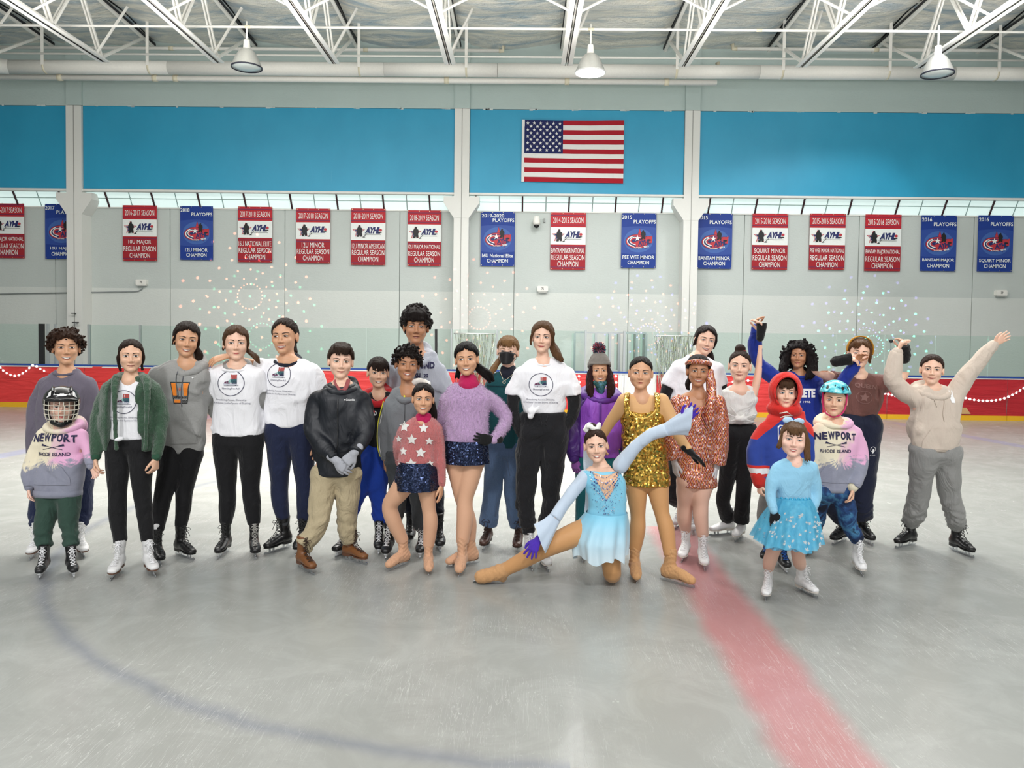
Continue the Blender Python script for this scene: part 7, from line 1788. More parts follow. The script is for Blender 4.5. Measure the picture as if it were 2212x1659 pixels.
def face_mask(p, mat, z0=-.012, z1=-.098, under=False):
    n, m = 16, 8; mb = MB(); U = []; 
    for j in range(m + 1):
        f = j / m; z = z0 + (z1 - z0) * f + .0
        for i in range(n + 1):
            a = -1 + 2 * i / n; w = .064 * (1 - .30 * f ** 2); U.append((a * w, z + .010 * (1 - a * a) * (1 - f) * 1.2 + (.02 * abs(a) ** 3 * f)))
    U = np.array(U); Y = p.face_y(U[:, 0], U[:, 1]); a = np.abs(U[:, 0]) / .064; Yc = np.minimum(Y - .003, -.112 + .075 * a ** 2 + .0)
    P = p.L2W(np.stack([U[:, 0], Yc, U[:, 1]], 1)) - p.base; F = [(j * (n + 1) + i, (j + 1) * (n + 1) + i, (j + 1) * (n + 1) + i + 1, j * (n + 1) + i + 1) for j in range(m) for i in range(n)]
    o = link('face_mask', mesh_np('face_mask', P, F), mat, p.root); sm = o.modifiers.new('t', 'SOLIDIFY'); sm.thickness = .002
    mb = MB()
    for s in (-1, 1):
        for zz in (z0 - .004, z1 + .03): mb.tube([tuple(q) for q in (p.L2W([(s * .060, -.040 if not under else -.04, zz), (s * .072, -.01, (zz - .01) / 2 - .01), (s * .078, .016, -.01)]) - p.base)], .0016, 5)
    link('ear_loop', mb.mesh('ear_loop', True), mat, o)
p13()

# 14 tall girl, knotted tee
def p14():
    p = Person("tall girl in a knotted white t-shirt over black sleeves, hands in pockets", 5.47, 'fair'); p.setroot(1172)
    p.head(1172, 697, 761, yaw=-4, tilt=3)
    rows = [(774, 1150, 1196, .5), (784, 1130, 1222, .65), (804, 1118, 1232, .82), (840, 1126, 1226, 1), (872, 1129, 1220), (893, 1132, 1216)]
    arms = [[(1126, 808, 19), (1112, 845, 17), (1109, 892, 14), (1126, 935, 12, -.02)], [(1224, 808, 19), (1238, 845, 17), (1238, 892, 14), (1214, 932, 12, -.02)]]
    b = [skate(p, 1148, 1230, 8, .255, 'white'), skate(p, 1182, 1233, 14, .255, 'white')]
    legs = [[(1151, 935, 32), (1141, 985, 28), (1136, 1049, 22), (1135, 1095, 20), (1138, 1145, 15)], [(1196, 935, 32), (1195, 985, 28), (1190, 1049, 21), (1188, 1095, 18), (1188, 1140, 15)]]
    std(p, rows, arms, legs, b, [], .9, dict(smile=.6, eye='brown', lips=(200, 96, 90)))
    S = hair_shell(p, t=.014, line=.056, low=-.05, part=-.006); ponytail(p, S, [(.055, .05, -.02), (.085, .02, -.07), (.115, -.03, -.12), (.155, -.05, -.16)], w=.034, n=8, seed=16, spread=.017)
    ponytail(p, S, [(-.03, -.06, .085), (-.066, -.045, .04), (-.078, -.02, -.01), (-.082, -.01, -.06)], w=.013, n=2, spread=.004); ponytail(p, S, [(.03, -.06, .085), (.068, -.045, .04), (.082, -.01, -.02), (.078, .02, -.07)], w=.018, n=3, spread=.004)
    hair_done(p, S, (112, 80, 54))
    o1 = top(p, shrink_rows(rows, 4), [grow(a, 0) for a in arms], cloth('black_knit_sleeve', (20, 20, 23), weave=200, wrinkle=16, wstr=.5), 'black_underlayer', seed=141, hem=False, fold=.0025, depth=.44, h=.011, armk=.02)
    o = top(p, rows, [grow(a, 3) for a in arms], WHITE_T, 't_shirt', sleeve=.36, cuffs=False, hem=False, seed=142, fold=.0045)
    ring_collar(p, 778, (1173, 24), WHITE_T, o, r=3, front=10); decal(p, o, tee_print(), 1168, 829, 52, TEE_INKS)
    c = p.P(1147, 888, -.15); S = SDF(); S.ball(c, (.030, .024, .022), k=0); S.ball(c + np.array([-.002, 0, -.028]), (.022, .02, .028), k=.01); S.tube([c, c + np.array([.08, .02, .045])], [.011, .002], k=.02); S.tube([c, c + np.array([.09, .02, .015])], [.011, .002], k=.02); S.tube([c, c + np.array([.02, .02, .07])], [.010, .002], k=.02); S.disp = wob(6, .0025, 110); p.field_obj('knot', S, .0055, WHITE_T, o)
    pt = pants(p, legs, cloth('black_jogger', (22, 22, 26), wrinkle=10, wstr=.6), waist=hips(1122, 1226, 890, 938, 1.0), boots=b, fold=.005, stack=.006)
    drawstrings(p, 1174, 893, 22, cloth('black_cord', (30, 30, 34)), pt, sep=6)
def shrink_rows(R, n): return [(r[0] + (0 if i < len(R) - 1 else -6), r[1] + n, r[2] - n) + tuple(r[3:]) for i, r in enumerate(R)]
p14()
# 15 beanie, purple coat
def beanie(p):
    S = SDF(); R, c, sc = p.hR, p.hc, p.hs
    def fn(x, y, z):
        dx, dy, dz = x - c[0], y - c[1], z - c[2]; lx, ly, lz = [(R[0, i] * dx + R[1, i] * dy + R[2, i] * dz) / sc for i in range(3)]
        q = np.sqrt(lx ** 2 + (ly - .01) ** 2 + (lz - .035) ** 2) + 1e-7; d = q - q / np.sqrt((lx / .094) ** 2 + ((ly - .012) / .112) ** 2 + ((lz - .035) / .128) ** 2)
        a = np.arctan2(lx, ly - .01); d = d + .0016 * np.sin(a * 46); cuff = .005 * (lz < .070 + .3 * (ly + .03) * 0)
        low = .032 + .55 * np.clip(-ly - .0, 0, .1) * .0 + -.35 * np.clip(ly, -.06, .1) 
        d = d - cuff; return np.maximum(d, (low - lz)) * sc
    r = .18 * sc; S.add(fn, c - r, c + r, 0); h = p.field_obj('beanie', S, .0045, cloth('grey_knit', (122, 116, 110), weave=90, rough=.95, grain=.8))
    pc = p.L2W([(0, .012, .182)])[0]; rs = np.random.RandomState(4); mb = MB()
    for i in range(420):
        v = unit(rs.normal(size=3)); q = pc + v * .058 * sc * rs.uniform(.85, 1.1); t = unit(np.cross(v, [0, 0, 1.])) * .0022
        a = pc + v * .008; mb.add([a - t - p.base, a + t - p.base, q + t * 1.3 - p.base, q - t * 1.3 - p.base], [(0, 1, 2, 3)], int(rs.choice([0, 0, 1, 2, 3, 3])))
        u = np.cross(v, unit(t)) * .0022; mb.add([a - u - p.base, a + u - p.base, q + u * 1.3 - p.base, q - u * 1.3 - p.base], [(0, 1, 2, 3)], mb.m[-1])
    o = link('pompom', mb.mesh('pompom'), [cloth('pom_blue_grey', (84, 104, 128)), cloth('pom_red', (168, 44, 66)), cloth('pom_pink', (206, 130, 150)), cloth('pom_charcoal', (52, 54, 64))], h); o['kind'] = 'stuff'
def p15():
    p = Person("girl in a grey pompom beanie and purple winter coat", 5.68, 'tan'); p.setroot(1292)
    p.head(1295, 772, 828, yaw=4, tilt=-2, full=1.05)
    rows = [(838, 1268, 1322, .6), (850, 1250, 1338, .8), (872, 1244, 1344, .95), (930, 1244, 1344), (986, 1242, 1344)]
    aL = [(1256, 866, 19), (1240, 905, 20), (1233, 945, 19, -.02), (1240, 988, 13, -.05)]; aR = [(1334, 866, 19), (1348, 910, 19), (1346, 985, 13)]
    b = [skate(p, 1258, 1211, 2, .245, 'white'), skate(p, 1318, 1206, 6, .245, 'white')]
    legs = [[(1270, 985, 28), (1266, 1040, 23), (1262, 1090, 19), (1260, 1140, 15)], [(1316, 985, 28), (1316, 1040, 23), (1318, 1090, 19), (1318, 1138, 15)]]
    std(p, rows, [aL, aR], legs, b, [], .9, dict(smile=.9, teeth=True, open_=.95, mouth_w=.95))
    S = hair_shell(p, t=.004, line=.050, low=-.05)
    for s in (-1, 1): ponytail(p, S, [(s * .055, -.02, .03), (s * .075, -.02, -.03), (s * .085, -.045, -.09), (s * .085, -.075, -.15), (s * .070, -.09, -.22)], w=.036, n=9, seed=20 + s, spread=.018)
    hair_done(p, S, (60, 34, 34), streak=.8, amp=.003, freq=110); beanie(p)
    t = NT('purple_nylon'); s = t.new('ShaderNodeSeparateXYZ'); t.lk(t.coord(), s.inputs[0]); X, Z = s.outputs[0], s.outputs[2]; z0 = p.P(1292, 880)[2]
    ax = t.math('ABSOLUTE', t.math('SUBTRACT', X, .01)); yoke = t.math('GREATER_THAN', t.math('MULTIPLY_ADD', ax, 1.6, t.math('SUBTRACT', Z, z0 + .245)), 0)
    slv = t.math('GREATER_THAN', ax, .150); f = t.math('MAXIMUM', yoke, slv)
    t.col(t.mix(f, t.mix(t.noise(5), srgb(128, 62, 176), srgb(152, 84, 200)), srgb(66, 26, 108))); bb = t.bump(t.noise(8, t.mapped((1, 1, .6)), det=4, dist=1.2), .8, .03); m = t.set(Roughness=.45).m
    o = top(p, rows, [aL, aR], m, 'winter_coat', seed=151, fold=.007, ffreq=32, hem=False, depth=.64)
    decal(p, o, [(quad([(-.02, -.5), (.02, -.5), (.02, .5), (-.02, .5)]), 0)], 1293, 925, 118, flat('coat_placket', (92, 40, 140), .5), name='placket', off=.008)
    hood_down(p, 1296, 850, 36, flat('purple_hood', (92, 40, 140), .5), o, fat=11, front=14, back=2)
    S = SDF(); q = [p.L2W([v])[0] for v in ((-.048, -.05, -.100), (0, -.075, -.128), (.048, -.05, -.100))]; S.tube(q, [.016, .018, .016], k=.01); S.tube([p.L2W([(0, -.085, -.12)])[0], p.L2W([(0, -.06, -.17)])[0]], [.03, .03], k=.02)
    t = NT('patterned_mask'); t.col(t.ramp(t.noise(22, det=3, dist=2), [(.35, srgb(30, 70, 60)), (.5, srgb(60, 110, 130)), (.6, srgb(40, 90, 50)), (.7, srgb(20, 30, 40))], 'CONSTANT')); p.field_obj('neck_gaiter', S, .006, t.m)
    down_glove(p, aL, cloth('lilac_knit', (142, 84, 158)), d=(.15, -.1, -1), pn=(.6, .9, 0), curl=.35, spread=.2)
    pants(p, legs, cloth('teal_leggings', (22, 96, 104), wrinkle=12), waist=hips(1248, 1340, 975, 1000), boots=b, fold=.002)
p15()

# 16 gold sequin dress
def p16():
    p = Person("girl in a gold sequin dress with both arms held out", 5.22, 'tan'); p.setroot(1390); p.bot = .3
    p.head(1384, 772, 839, yaw=0, tilt=2, full=1.12, wide=1.03)
    rows = [(852, 1362, 1408, .55), (862, 1346, 1428, .72), (880, 1345, 1432, .9), (920, 1346, 1432, 1), (960, 1346, 1434), (1000, 1350, 1440), (1040, 1352, 1446)]
    aL = [(1350, 866, 16), (1334, 890, 14, .04), (1318, 912, 12, .08), (1302, 940, 10, .12)]; aR = [(1430, 866, 16), (1448, 900, 14, -.02), (1462, 935, 12, -.06), (1488, 974, 9, -.12)]
    b = [skate(p, 1374, 1258, 4, .25, 'covertan'), skate(p, 1478, 1266, 56, .25, 'covertan', front=.25)]
    legs = [[(1374, 1035, 26), (1376, 1075, 21), (1378, 1112, 16), (1377, 1145, 17), (1378, 1180, 13)], [(1420, 1035, 26), (1424, 1075, 21), (1430, 1110, 16), (1440, 1145, 17), (1448, 1180, 13)]]
    std(p, rows, [aL, aR], legs, b, [lambda p: down_hand(p, aL, curl=.3)], .9, dict(smile=-.15, open_=.85, gaze=(-.7, .2), lips=(176, 70, 66)))
    S = hair_shell(p, t=.006, line=.060, low=-.05, ridge=.001); hair_done(p, S, (40, 30, 26), amp=.0009)
    # skin-coloured mesh bodice and sleeves
    mesh_c = cloth('tan_mesh', (214, 168, 116), weave=420, wrinkle=5, wstr=.06, mott=.05, grain=.1, rough=.55)
    S = SDF(); S.loft([(z, cx, cy, rx * .97, ry * .97) for z, cx, cy, rx, ry in p.rows(rows[:4])], k=.03)
    for a in (aL, aR): P, r = p.limb(a); S.tube(P, [q * 1.0 for q in r], k=.03, n=4, flat=True)
    bod = p.field_obj('mesh_top', S, .009, mesh_c)
    g = sequins('gold_sequins', (150, 98, 22), (250, 214, 110), 85, .95, .22)
    S = SDF(); S.loft(p.rows([(884, 1346, 1431, 1.0), (900, 1343, 1435, 1.02), (960, 1343, 1437, 1.04), (1000, 1348, 1443, 1.1), (1048, 1347, 1449, 1.15)]), k=.01)
    c = p.P(1388, 868, -.1); S.ball(c, (.105, .10, .085), k=.01, op='s')
    S.disp = wob(4, .003, 50); d = p.field_obj('sequin_dress', S, .009, g)
    for s, x in ((-1, 1356), (1, 1418)):
        S = SDF(); S.tube([p.P(x + s * 1, 900, -.125), p.P(x + s * 2, 880, -.115), p.P(x + s * 2, 862, -.075), p.P(x + s * 1, 852, -.02), p.P(x, 850, .05)], [(.020, .008)] * 5, k=.004, n=3); p.field_obj('strap', S, .006, g, d)
    q = [p.P(x, y, dy) for x, y, dy in ((1357, 884, -.120), (1364, 893, -.130), (1376, 901, -.137), (1388, 904, -.140), (1400, 901, -.137), (1412, 892, -.130), (1418, 882, -.118))]
    link('neckline_piping', MB().tube([tuple(v - p.base) for v in catmull(q, 4)], .005, 6).mesh('neckline_piping', True), flat('gold_piping', (222, 186, 90), .4, .3), d)
    glove(p, aR, BLK_GLOVE, d=(.78, -.3, -.62), pn=(-.5, -.2, -.8), side=1, curl=.12, spread=.10)
    pants(p, legs, TIGHT_TAN, waist=hips(1352, 1442, 1010, 1035, .9), boots=b, name='tights', fold=.0006, h=.0085, bottom=.3)
p16()

# 17 kneeling figure skater
def p17():
    p = Person("kneeling girl in a pale blue jewelled skating dress and purple gloves", 5.02, 'fair'); p.setroot(1300)
    p.head(1287, 928, 996, yaw=2, tilt=-5, full=1.03)
    rows = [(1006, 1268, 1318, .5), (1016, 1256, 1338, .7), (1036, 1258, 1350, .9), (1065, 1266, 1353, .95), (1095, 1272, 1354, .95), (1122, 1266, 1355, 1)]
    aL = [(1264, 1030, 15), (1240, 1060, 15, -.04), (1216, 1092, 15, -.08), (1198, 1120, 16, -.12), (1176, 1150, 15, -.16)]; aR = [(1340, 1006, 17), (1372, 966, 15, -.03), (1405, 940, 15, -.05), (1440, 928, 16, -.07), (1468, 917, 15, -.09)]
    LE = [(1278, 1140, 27, 0), (1230, 1160, 25, -.06), (1176, 1185, 20, -.08), (1135, 1207, 18, -.06), (1088, 1232, 14, -.03)]
    # right thigh down to the knee on the ice, shin folded back
    RK = [p.P(1322, 1150, 0), p.P(1320, 1205, -.04), np.array([G(1320, 1258)[0], 5.02, .075]), np.array([G(1330, 1258)[0], 5.30, .07]), np.array([G(1340, 1258)[0], 5.46, .075])]
    p.neckw = .85
    arms = [aL, aR]; S = p.S
    S.loft([(z, cx, cy, rx - .014, ry - .014) for z, cx, cy, rx, ry in p.rows(rows)], k=.03)
    nb = p.P(1300, 1012, 0); nh = p.L2W([(0, .02, -.06)])[0]; nr = .042 * p.hs; S.tube([nb, (nb + nh) / 2, nh], [nr * 1.3, nr, nr], k=.02)
    for a in arms: P, r = p.limb(a); S.tube(P[:-1], [q * .55 for q in r][:-1], k=.012, n=4)
    P, r = p.limb(LE); S.tube(P, [q - .008 for q in r], k=.03, n=4); S.tube(RK, [.062, .056, .050, .045, .03], k=.03, n=4)
    finish_body(p); p.face(smile=1, teeth=True, open_=.95)
    H = hair_shell(p, t=.006, line=.058, low=-.05, ridge=.001); c = p.L2W([(-.012, .055, .115)])[0]; H.ball(c, .036 * p.hs, k=.01); hair_done(p, H, (66, 44, 34), amp=.001)
    S = SDF(); rs = np.random.RandomState(3); pts = [p.L2W([(-.012 + .044 * math.cos(t), .035 + .034 * math.sin(t), .120 + .016 * math.cos(t * 3))])[0] for t in np.linspace(0, 6.28, 14)]; S.tube(pts, [.017] * 14, k=.01); S.disp = wob(7, .005, 120); p.field_obj('scrunchie', S, .005, cloth('white_satin', (236, 236, 230), rough=.5))
    tl = MB(); a = p.L2W([(-.045, .06, .06)])[0] - p.base; n = 12
    V = []; F = []
    for k in range(n + 1): f = k / n; V += [tuple(a + np.array([-.02 - .01 * math.sin(f * 6), .03 + .02 * f, -.52 * f])), tuple(a + np.array([.03 + .01 * math.sin(f * 5), .03, -.52 * f]))]
    for k in range(n): F.append((2 * k, 2 * k + 1, 2 * k + 3, 2 * k + 2))
    link('ribbon', tl.add(V, F).mesh('ribbon', True), cloth('pale_ribbon', (214, 224, 234), rough=.5), p.root)
    t = NT('ombre_blue_lycra'); s_ = t.new('ShaderNodeSeparateXYZ'); t.lk(t.coord(), s_.inputs[0]); Z = s_.outputs[2]; zb, zt = p.P(1310, 1190)[2], p.P(1310, 1110)[2]
    mr = t.new('ShaderNodeMapRange'); mr.inputs[1].default_value = zb; mr.inputs[2].default_value = zt; t.lk(Z, mr.inputs[0]); t.col(t.mix(mr.outputs[0], srgb(206, 226, 236), srgb(128, 200, 228))); t.bump(t.noise(20, det=3), .25, .01); mdress = t.set(Roughness=.5, Sheen_Weight=.3).m
    S = SDF(); S.loft(p.rows(rows[1:]), k=.02, p=2.2); S.disp = wob(5, .0018, 40); o = p.field_obj('bodice', S, .0085, mdress)
    t = NT('pale_chiffon'); t.col(srgb(188, 204, 222)); t.bump(t.noise(18, t.mapped((1, 1, .4)), det=3, dist=.6), .5, .012); t.set(Roughness=.6, Sheen_Weight=.4); mc = t.m
    for a, nm in ((aL, 0), (aR, 1)):
        P, r = p.limb(a); S = SDF(); S.tube([P[0], P[1], P[2], P[3]], [r[0], r[1] * .92, r[2] * .88, r[3] * .85], k=.02, n=4, flat=True); S.disp = wob(6 + nm, .0022, 50); sl = p.field_obj('sleeve', S, .008, mc)
        # open bell cuff
        e0 = P[3]; dd = unit(P[4] - P[3]); lat = unit(np.cross(dd, EY)); dep = EY; V = []; F = []; n = 40; m = 8; Lc = .17
        for j in range(m + 1):
            f = j / m
            for i in range(n):
                th = 2 * math.pi * i / n; rr = r[3] * .85 + (.068 - r[3] * .55) * f ** 1.2 + .007 * f * math.sin(6 * th + nm); sk = .05 * f * math.cos(th) * 1.0
                V.append(e0 - dd * .01 + dd * (Lc * f + sk * f) + lat * rr * math.cos(th) + dep * rr * .6 * math.sin(th))
        for j in range(m):
            for i in range(n): F.append((j * n + i, j * n + (i + 1) % n, (j + 1) * n + (i + 1) % n, (j + 1) * n + i))
        p.obj('bell_cuff', V, F, mc, parent=sl)
    pg = cloth('purple_knit_glove', (74, 44, 168)); glove(p, [(1198, 1120, 10, -.12), (1164, 1162, 9, -.19)], pg, d=(-.45, -.25, -.85), pn=(0, .5, -.6), side=-1, curl=.15, spread=.35, thumb=1.1, cuff=False); glove(p, [(1440, 928, 10, -.07), (1474, 912, 9, -.10)], pg, d=(.62, -.2, .75), pn=(-.3, -.9, .2), side=-1, curl=.12, spread=.28, thumb=1.2, cuff=False)
    # skirt
    sk = cone_skirt(p, [(1106, 1266, 1355, 1.0), (1130, 1246, 1358, 1.15), (1162, 1234, 1357, 1.3), (1197, 1240, 1352, 1.4)], mdress, ruffle=.017, waves=9, seed=5, depth=.85, jag=.016, n=140)
    # jewels on a V of skin-toned mesh
    me = o.data
    Vp = [(-.5, .5), (.5, .5), (.42, .2), (.05, -.5), (-.02, -.5), (-.42, .15)]
    decal(p, o, [(quad([(-.48, .42), (-.1, .30), (.3, .36), (.5, .5), (.42, .2), (.12, -.46), (.02, -.5), (-.2, -.1)]), 0)], 1306, 1042, 62, cloth('nude_mesh', (228, 184, 150), rough=.5), name='mesh_inset', off=.003)
    rs = np.random.RandomState(8); it = []
    def gem(x, z, r, mi): it.append((tr(disc(r, r, n=6), dx=x, dz=z, y=-rs.uniform(0, .006)), mi))
    for row in range(5):
        for i in range(22):
            u = -1 + 2 * i / 21; w = .50 - .03 * row; z = .42 - row * .12 - (.26 + .05 * row) * (1 - abs(u)) + .08 * u
            gem(u * w + rs.normal() * .008, z + rs.normal() * .01, rs.uniform(.012, .026), int(rs.choice([0, 1, 2])))
    for i in range(220):
        z = rs.uniform(-.95, .1); x = rs.normal() * (.10 + .24 * (z + 1)) + .05; gem(x, z, rs.uniform(.006, .015), int(rs.choice([0, 1, 2])))
    decal(p, o, it, 1306, 1040, 70, [flat('silver_gem', (225, 230, 240), .08, .8), flat('blue_gem', (50, 70, 150), .1, .6), flat('aqua_gem', (120, 160, 210), .1, .6)], name='rhinestones', off=.006)['kind'] = 'stuff'
    # tights and boots
    S = SDF(); P, r = p.limb(LE); S.tube(P, r, k=.03, n=4); S.tube(RK, [.070, .064, .058, .053, .038], k=.03, n=4); p.field_obj('tights', S, .0085, TIGHT_TAN)
    # stretched foot: boot on its side edge, toe pointing out to the left
    ank = P[-1]; toe = G(1034, 1262) + np.array([0, 0, .045]); d = unit(toe - ank)
    S = SDF(); S.tube([P[-2] * .3 + ank * .7, ank, ank + d * .07 + EZ * -.004, ank + d * .15, ank + (toe - ank) * .92], [.044, .043, .047, .045, .033], k=.01, n=4); S.tube([ank + d * .02, ank + d * .03 + np.array([.02, .03, -.045])], [.04, .034], k=.03)
    S.disp = lambda x, y, z: .0016 * np.sin(x * 150 + 3 * np.sin(z * 60)); b1 = p.field_obj('boot_cover', S, .007, SKATE['covertan'][1])
    bl = MB(); t0 = toe - p.base; dn = np.array([0, .75, -.65]); dn = unit(dn - d * d.dot(dn)); P_ = [(-.22, .040), (-.22, .066), (.03, .070), (.055, .062), (.05, .030)]
    th = unit(np.cross(d, dn)) * .002; V = [t0 + d * a + dn * b_ - th for a, b_ in P_] + [t0 + d * a + dn * b_ + th for a, b_ in P_]; n = 5
    bl.add(V, [tuple(range(n)), tuple(range(2 * n - 1, n - 1, -1))] + [(i, i + n, (i + 1) % n + n, (i + 1) % n) for i in range(n)]); link('blade', bl.mesh('blade'), m_blade, b1)
    # folded foot behind the knee
    k2 = RK[-1]; S = SDF(); S.tube([k2 - np.array([0, .06, 0]), k2, k2 + np.array([.01, .05, .03]), k2 + np.array([.015, .07, .10]), k2 + np.array([.02, .07, .18])], [.043, .045, .047, .044, .032], k=.01, n=4); b2 = p.field_obj('boot_cover', S, .008, SKATE['covertan'][1])
    q = k2 - p.base; link('blade', MB().box(q[0] + .012, q[0] + .016, q[1] + .115, q[1] + .145, -.0 + q[2] - .03, q[2] + .20).mesh('blade'), m_blade, b2)
p17()

# 18 woman in white t-shirt leaning in from behind
def p18():
    p = Person("dark haired woman in a white t-shirt leaning in behind the headband girl", 6.42, 'fair'); p.setroot(1500)
    p.head(1524, 706, 766, yaw=10, tilt=9)
    rows = [(768, 1488, 1528, .5), (778, 1466, 1544, .7), (800, 1456, 1556, .85), (850, 1450, 1560), (910, 1446, 1552), (965, 1448, 1550)]
    aL = [(1466, 792, 18), (1449, 825, 17), (1438, 860, 13), (1442, 920, 11)]; aR = [(1546, 796, 17), (1556, 840, 16), (1556, 910, 11)]
    b = [skate(p, 1458, 1143, -20, .25, 'white'), skate(p, 1497, 1154, -4, .25, 'white')]
    legs = [[(1474, 960, 28), (1460, 1020, 22), (1454, 1070, 18), (1458, 1115, 16)], [(1522, 960, 28), (1508, 1020, 22), (1498, 1070, 18), (1496, 1118, 16)]]
    std(p, rows, [aL, aR], legs, b, [], .95, dict(smile=1, teeth=True, open_=.65, eye='blue', gaze=(-.4, 0)))
    S = hair_shell(p, t=.013, line=.060, low=-.05); ponytail(p, S, [(.03, .07, -.04), (.055, .05, -.09), (.08, .03, -.15), (.075, .02, -.20)], w=.03, n=5, seed=22); ponytail(p, S, [(-.05, -.03, .06), (-.074, -.015, .01), (-.078, .0, -.05)], w=.016, n=2, spread=.003); ponytail(p, S, [(.05, -.03, .06), (.076, -.015, .01), (.080, .0, -.05)], w=.018, n=2, spread=.003); hair_done(p, S, (42, 28, 26))
    bk = cloth('black_knit_sleeve', (20, 20, 23), weave=200, wrinkle=16, wstr=.5)
    top(p, shrink_rows(rows, 4), [aL, aR], bk, 'black_underlayer', seed=181, hem=False, depth=.44, fold=.002, h=.012, armk=.02)
    o = top(p, rows, [grow(aL, 3), grow(aR, 3)], WHITE_T, 't_shirt', sleeve=.36, cuffs=False, hem=False, seed=182, fold=.005); ring_collar(p, 772, (1508, 22), WHITE_T, o, r=3, front=8)
    pants(p, legs, cloth('black_jogger', (22, 22, 26), wrinkle=10, wstr=.6), waist=hips(1448, 1550, 950, 975), boots=b, fold=.004, stack=.004)
p18()

# 19 headband girl in patterned dress
def p19():
    p = Person("laughing girl in a glittering patterned dress with a matching headband", 5.5, 'brown'); p.setroot(1505)
    p.head(1508, 770, 834, yaw=4, tilt=3)
    rows = [(846, 1482, 1534, .55), (856, 1462, 1552, .75), (876, 1456, 1558, .9), (915, 1462, 1550), (960, 1462, 1546), (1010, 1462, 1546), (1040, 1463, 1548)]
    aL = [(1466, 870, 17), (1455, 915, 18), (1450, 955, 21), (1456, 990, 22)]; aR = [(1550, 870, 17), (1556, 915, 18), (1554, 960, 20), (1548, 1002, 20)]
    b = [skate(p, 1474, 1214, -10, .245, 'white'), skate(p, 1521, 1231, 4, .245, 'white')]
    legs = [[(1484, 1040, 23), (1481, 1065, 20), (1480, 1088, 17), (1478, 1120, 16), (1475, 1152, 12)], [(1522, 1040, 23), (1515, 1065, 20), (1513, 1088, 17), (1514, 1120, 16), (1515, 1154, 12)]]
    armb = lambda a: [(q[0], q[1], min(q[2], 11)) + tuple(q[3:]) for q in a]
    std(p, rows, [armb(aL), armb(aR)], legs, b, [], .9, dict(smile=1, teeth=True, open_=.8, mouth_w=1.05))
    S = hair_shell(p, t=.014, line=.060, low=-.05, vol=(1.03, 1, 1.0)); S.ball(p.L2W([(0, .08, -.05)])[0], .055 * p.hs, k=.03); ponytail(p, S, [(-.05, .05, -.05), (-.06, .03, -.10), (-.055, .02, -.14)], w=.022, n=4); hair_done(p, S, (38, 30, 28))
    t = NT('retro_print'); s_ = t.new('ShaderNodeSeparateXYZ'); t.lk(t.coord(), s_.inputs[0]); X, Z = s_.outputs[0], s_.outputs[2]; n1 = t.noise(5, det=4)
    d = t.math('ADD', t.math('MULTIPLY', t.math('PINGPONG', X, .075), 2.4), t.math('PINGPONG', t.math('ADD', Z, t.math('MULTIPLY', n1, .12)), .13)); w = t.math('FRACT', t.math('MULTIPLY_ADD', d, 19, t.math('MULTIPLY', n1, 3)))
    c = t.ramp(w, [(0, srgb(118, 34, 30)), (.2, srgb(206, 96, 56)), (.38, srgb(216, 170, 104)), (.52, srgb(92, 42, 36)), (.68, srgb(196, 110, 120)), (.85, srgb(222, 170, 140))], 'CONSTANT')
    v = t.new('ShaderNodeTexVoronoi'); v.inputs['Scale'].default_value = 130; t.lk(t.coord(), v.inputs['Vector']); c2 = t.mix(t.ramp(t.noise(60, det=2), [(.6, (0, 0, 0, 1)), (.68, (1, 1, 1, 1))]), c, srgb(230, 210, 220)); t.col(c2)
    vm = t.new('ShaderNodeVectorMath', operation='SUBTRACT'); t.lk(v.outputs['Color'], vm.inputs[0]); vm.inputs[1].default_value = (.5, .5, .5); sc = t.new('ShaderNodeVectorMath', operation='SCALE'); t.lk(vm.outputs[0], sc.inputs[0]); sc.inputs['Scale'].default_value = .6; ge = t.new('ShaderNodeNewGeometry'); ad = t.new('ShaderNodeVectorMath', operation='ADD'); t.lk(ge.outputs['Normal'], ad.inputs[0]); t.lk(sc.outputs[0], ad.inputs[1]); nm = t.new('ShaderNodeVectorMath', operation='NORMALIZE'); t.lk(ad.outputs[0], nm.inputs[0]); t.lk(nm.outputs[0], t.b.inputs['Normal']); m = t.set(Roughness=.3, Metallic=.35).m
    def vneck(S):
        c0 = p.P(1508, 858, -.12); S.ball(c0, (.058, .10, .075), k=.01, op='s')
    o = top(p, rows[1:] + [(1052, 1463, 1550)], [], m, 'patterned_dress', hem=False, cuffs=False, seed=191, fold=.005, k=.02, post=vneck)
    for a in (aL, aR):
        P, r = p.limb(a); S = SDF(); S.tube(P, r, lat=(1, 0, 0), k=.02, n=4, flat=True); S.disp = wob(8, .004, 60, (1.6, 1.6, .3)); p.field_obj('bell_sleeve', S, .0095, m, o)
    S = SDF(); S.ball(p.P(1508, 862, -.01), (.075, .05, .085), k=0); 
    vk = SDF(); R_ = p.rows(rows); vk.loft([(z, cx, cy - .0, rx * .90, ry * .93) for z, cx, cy, rx, ry in R_[:4]], k=.02); p.field_obj('chest', vk, .011, p.skin)
    # headband and its hanging tails
    S = SDF(); pts = [p.L2W([(.083 * math.cos(a_), .012 + .104 * math.sin(a_), .052 - .022 * math.sin(a_))])[0] for a_ in np.linspace(0, 2 * math.pi, 33)]; S.tube(pts, [(.016, .016)] * 33, k=0, n=1, lat=(0, 0, 1)); hb = p.field_obj('headband', S, .0055, m)
    S = SDF()
    for k in range(2): S.tube([p.L2W([(.080, .02, .02)])[0], p.P(1532 + 3 * k, 805, -.02), p.P(1534 + 6 * k, 850, -.10), p.P(1532 + 4 * k, 895, -.135), p.P(1530 + 8 * k, 915, -.14)], [.012, .024, .027, .024, .012], k=.006, n=4)
    S.disp = wob(2, .003, 90, (2, 2, .3)); p.field_obj('scarf_tail', S, .0075, m, hb)
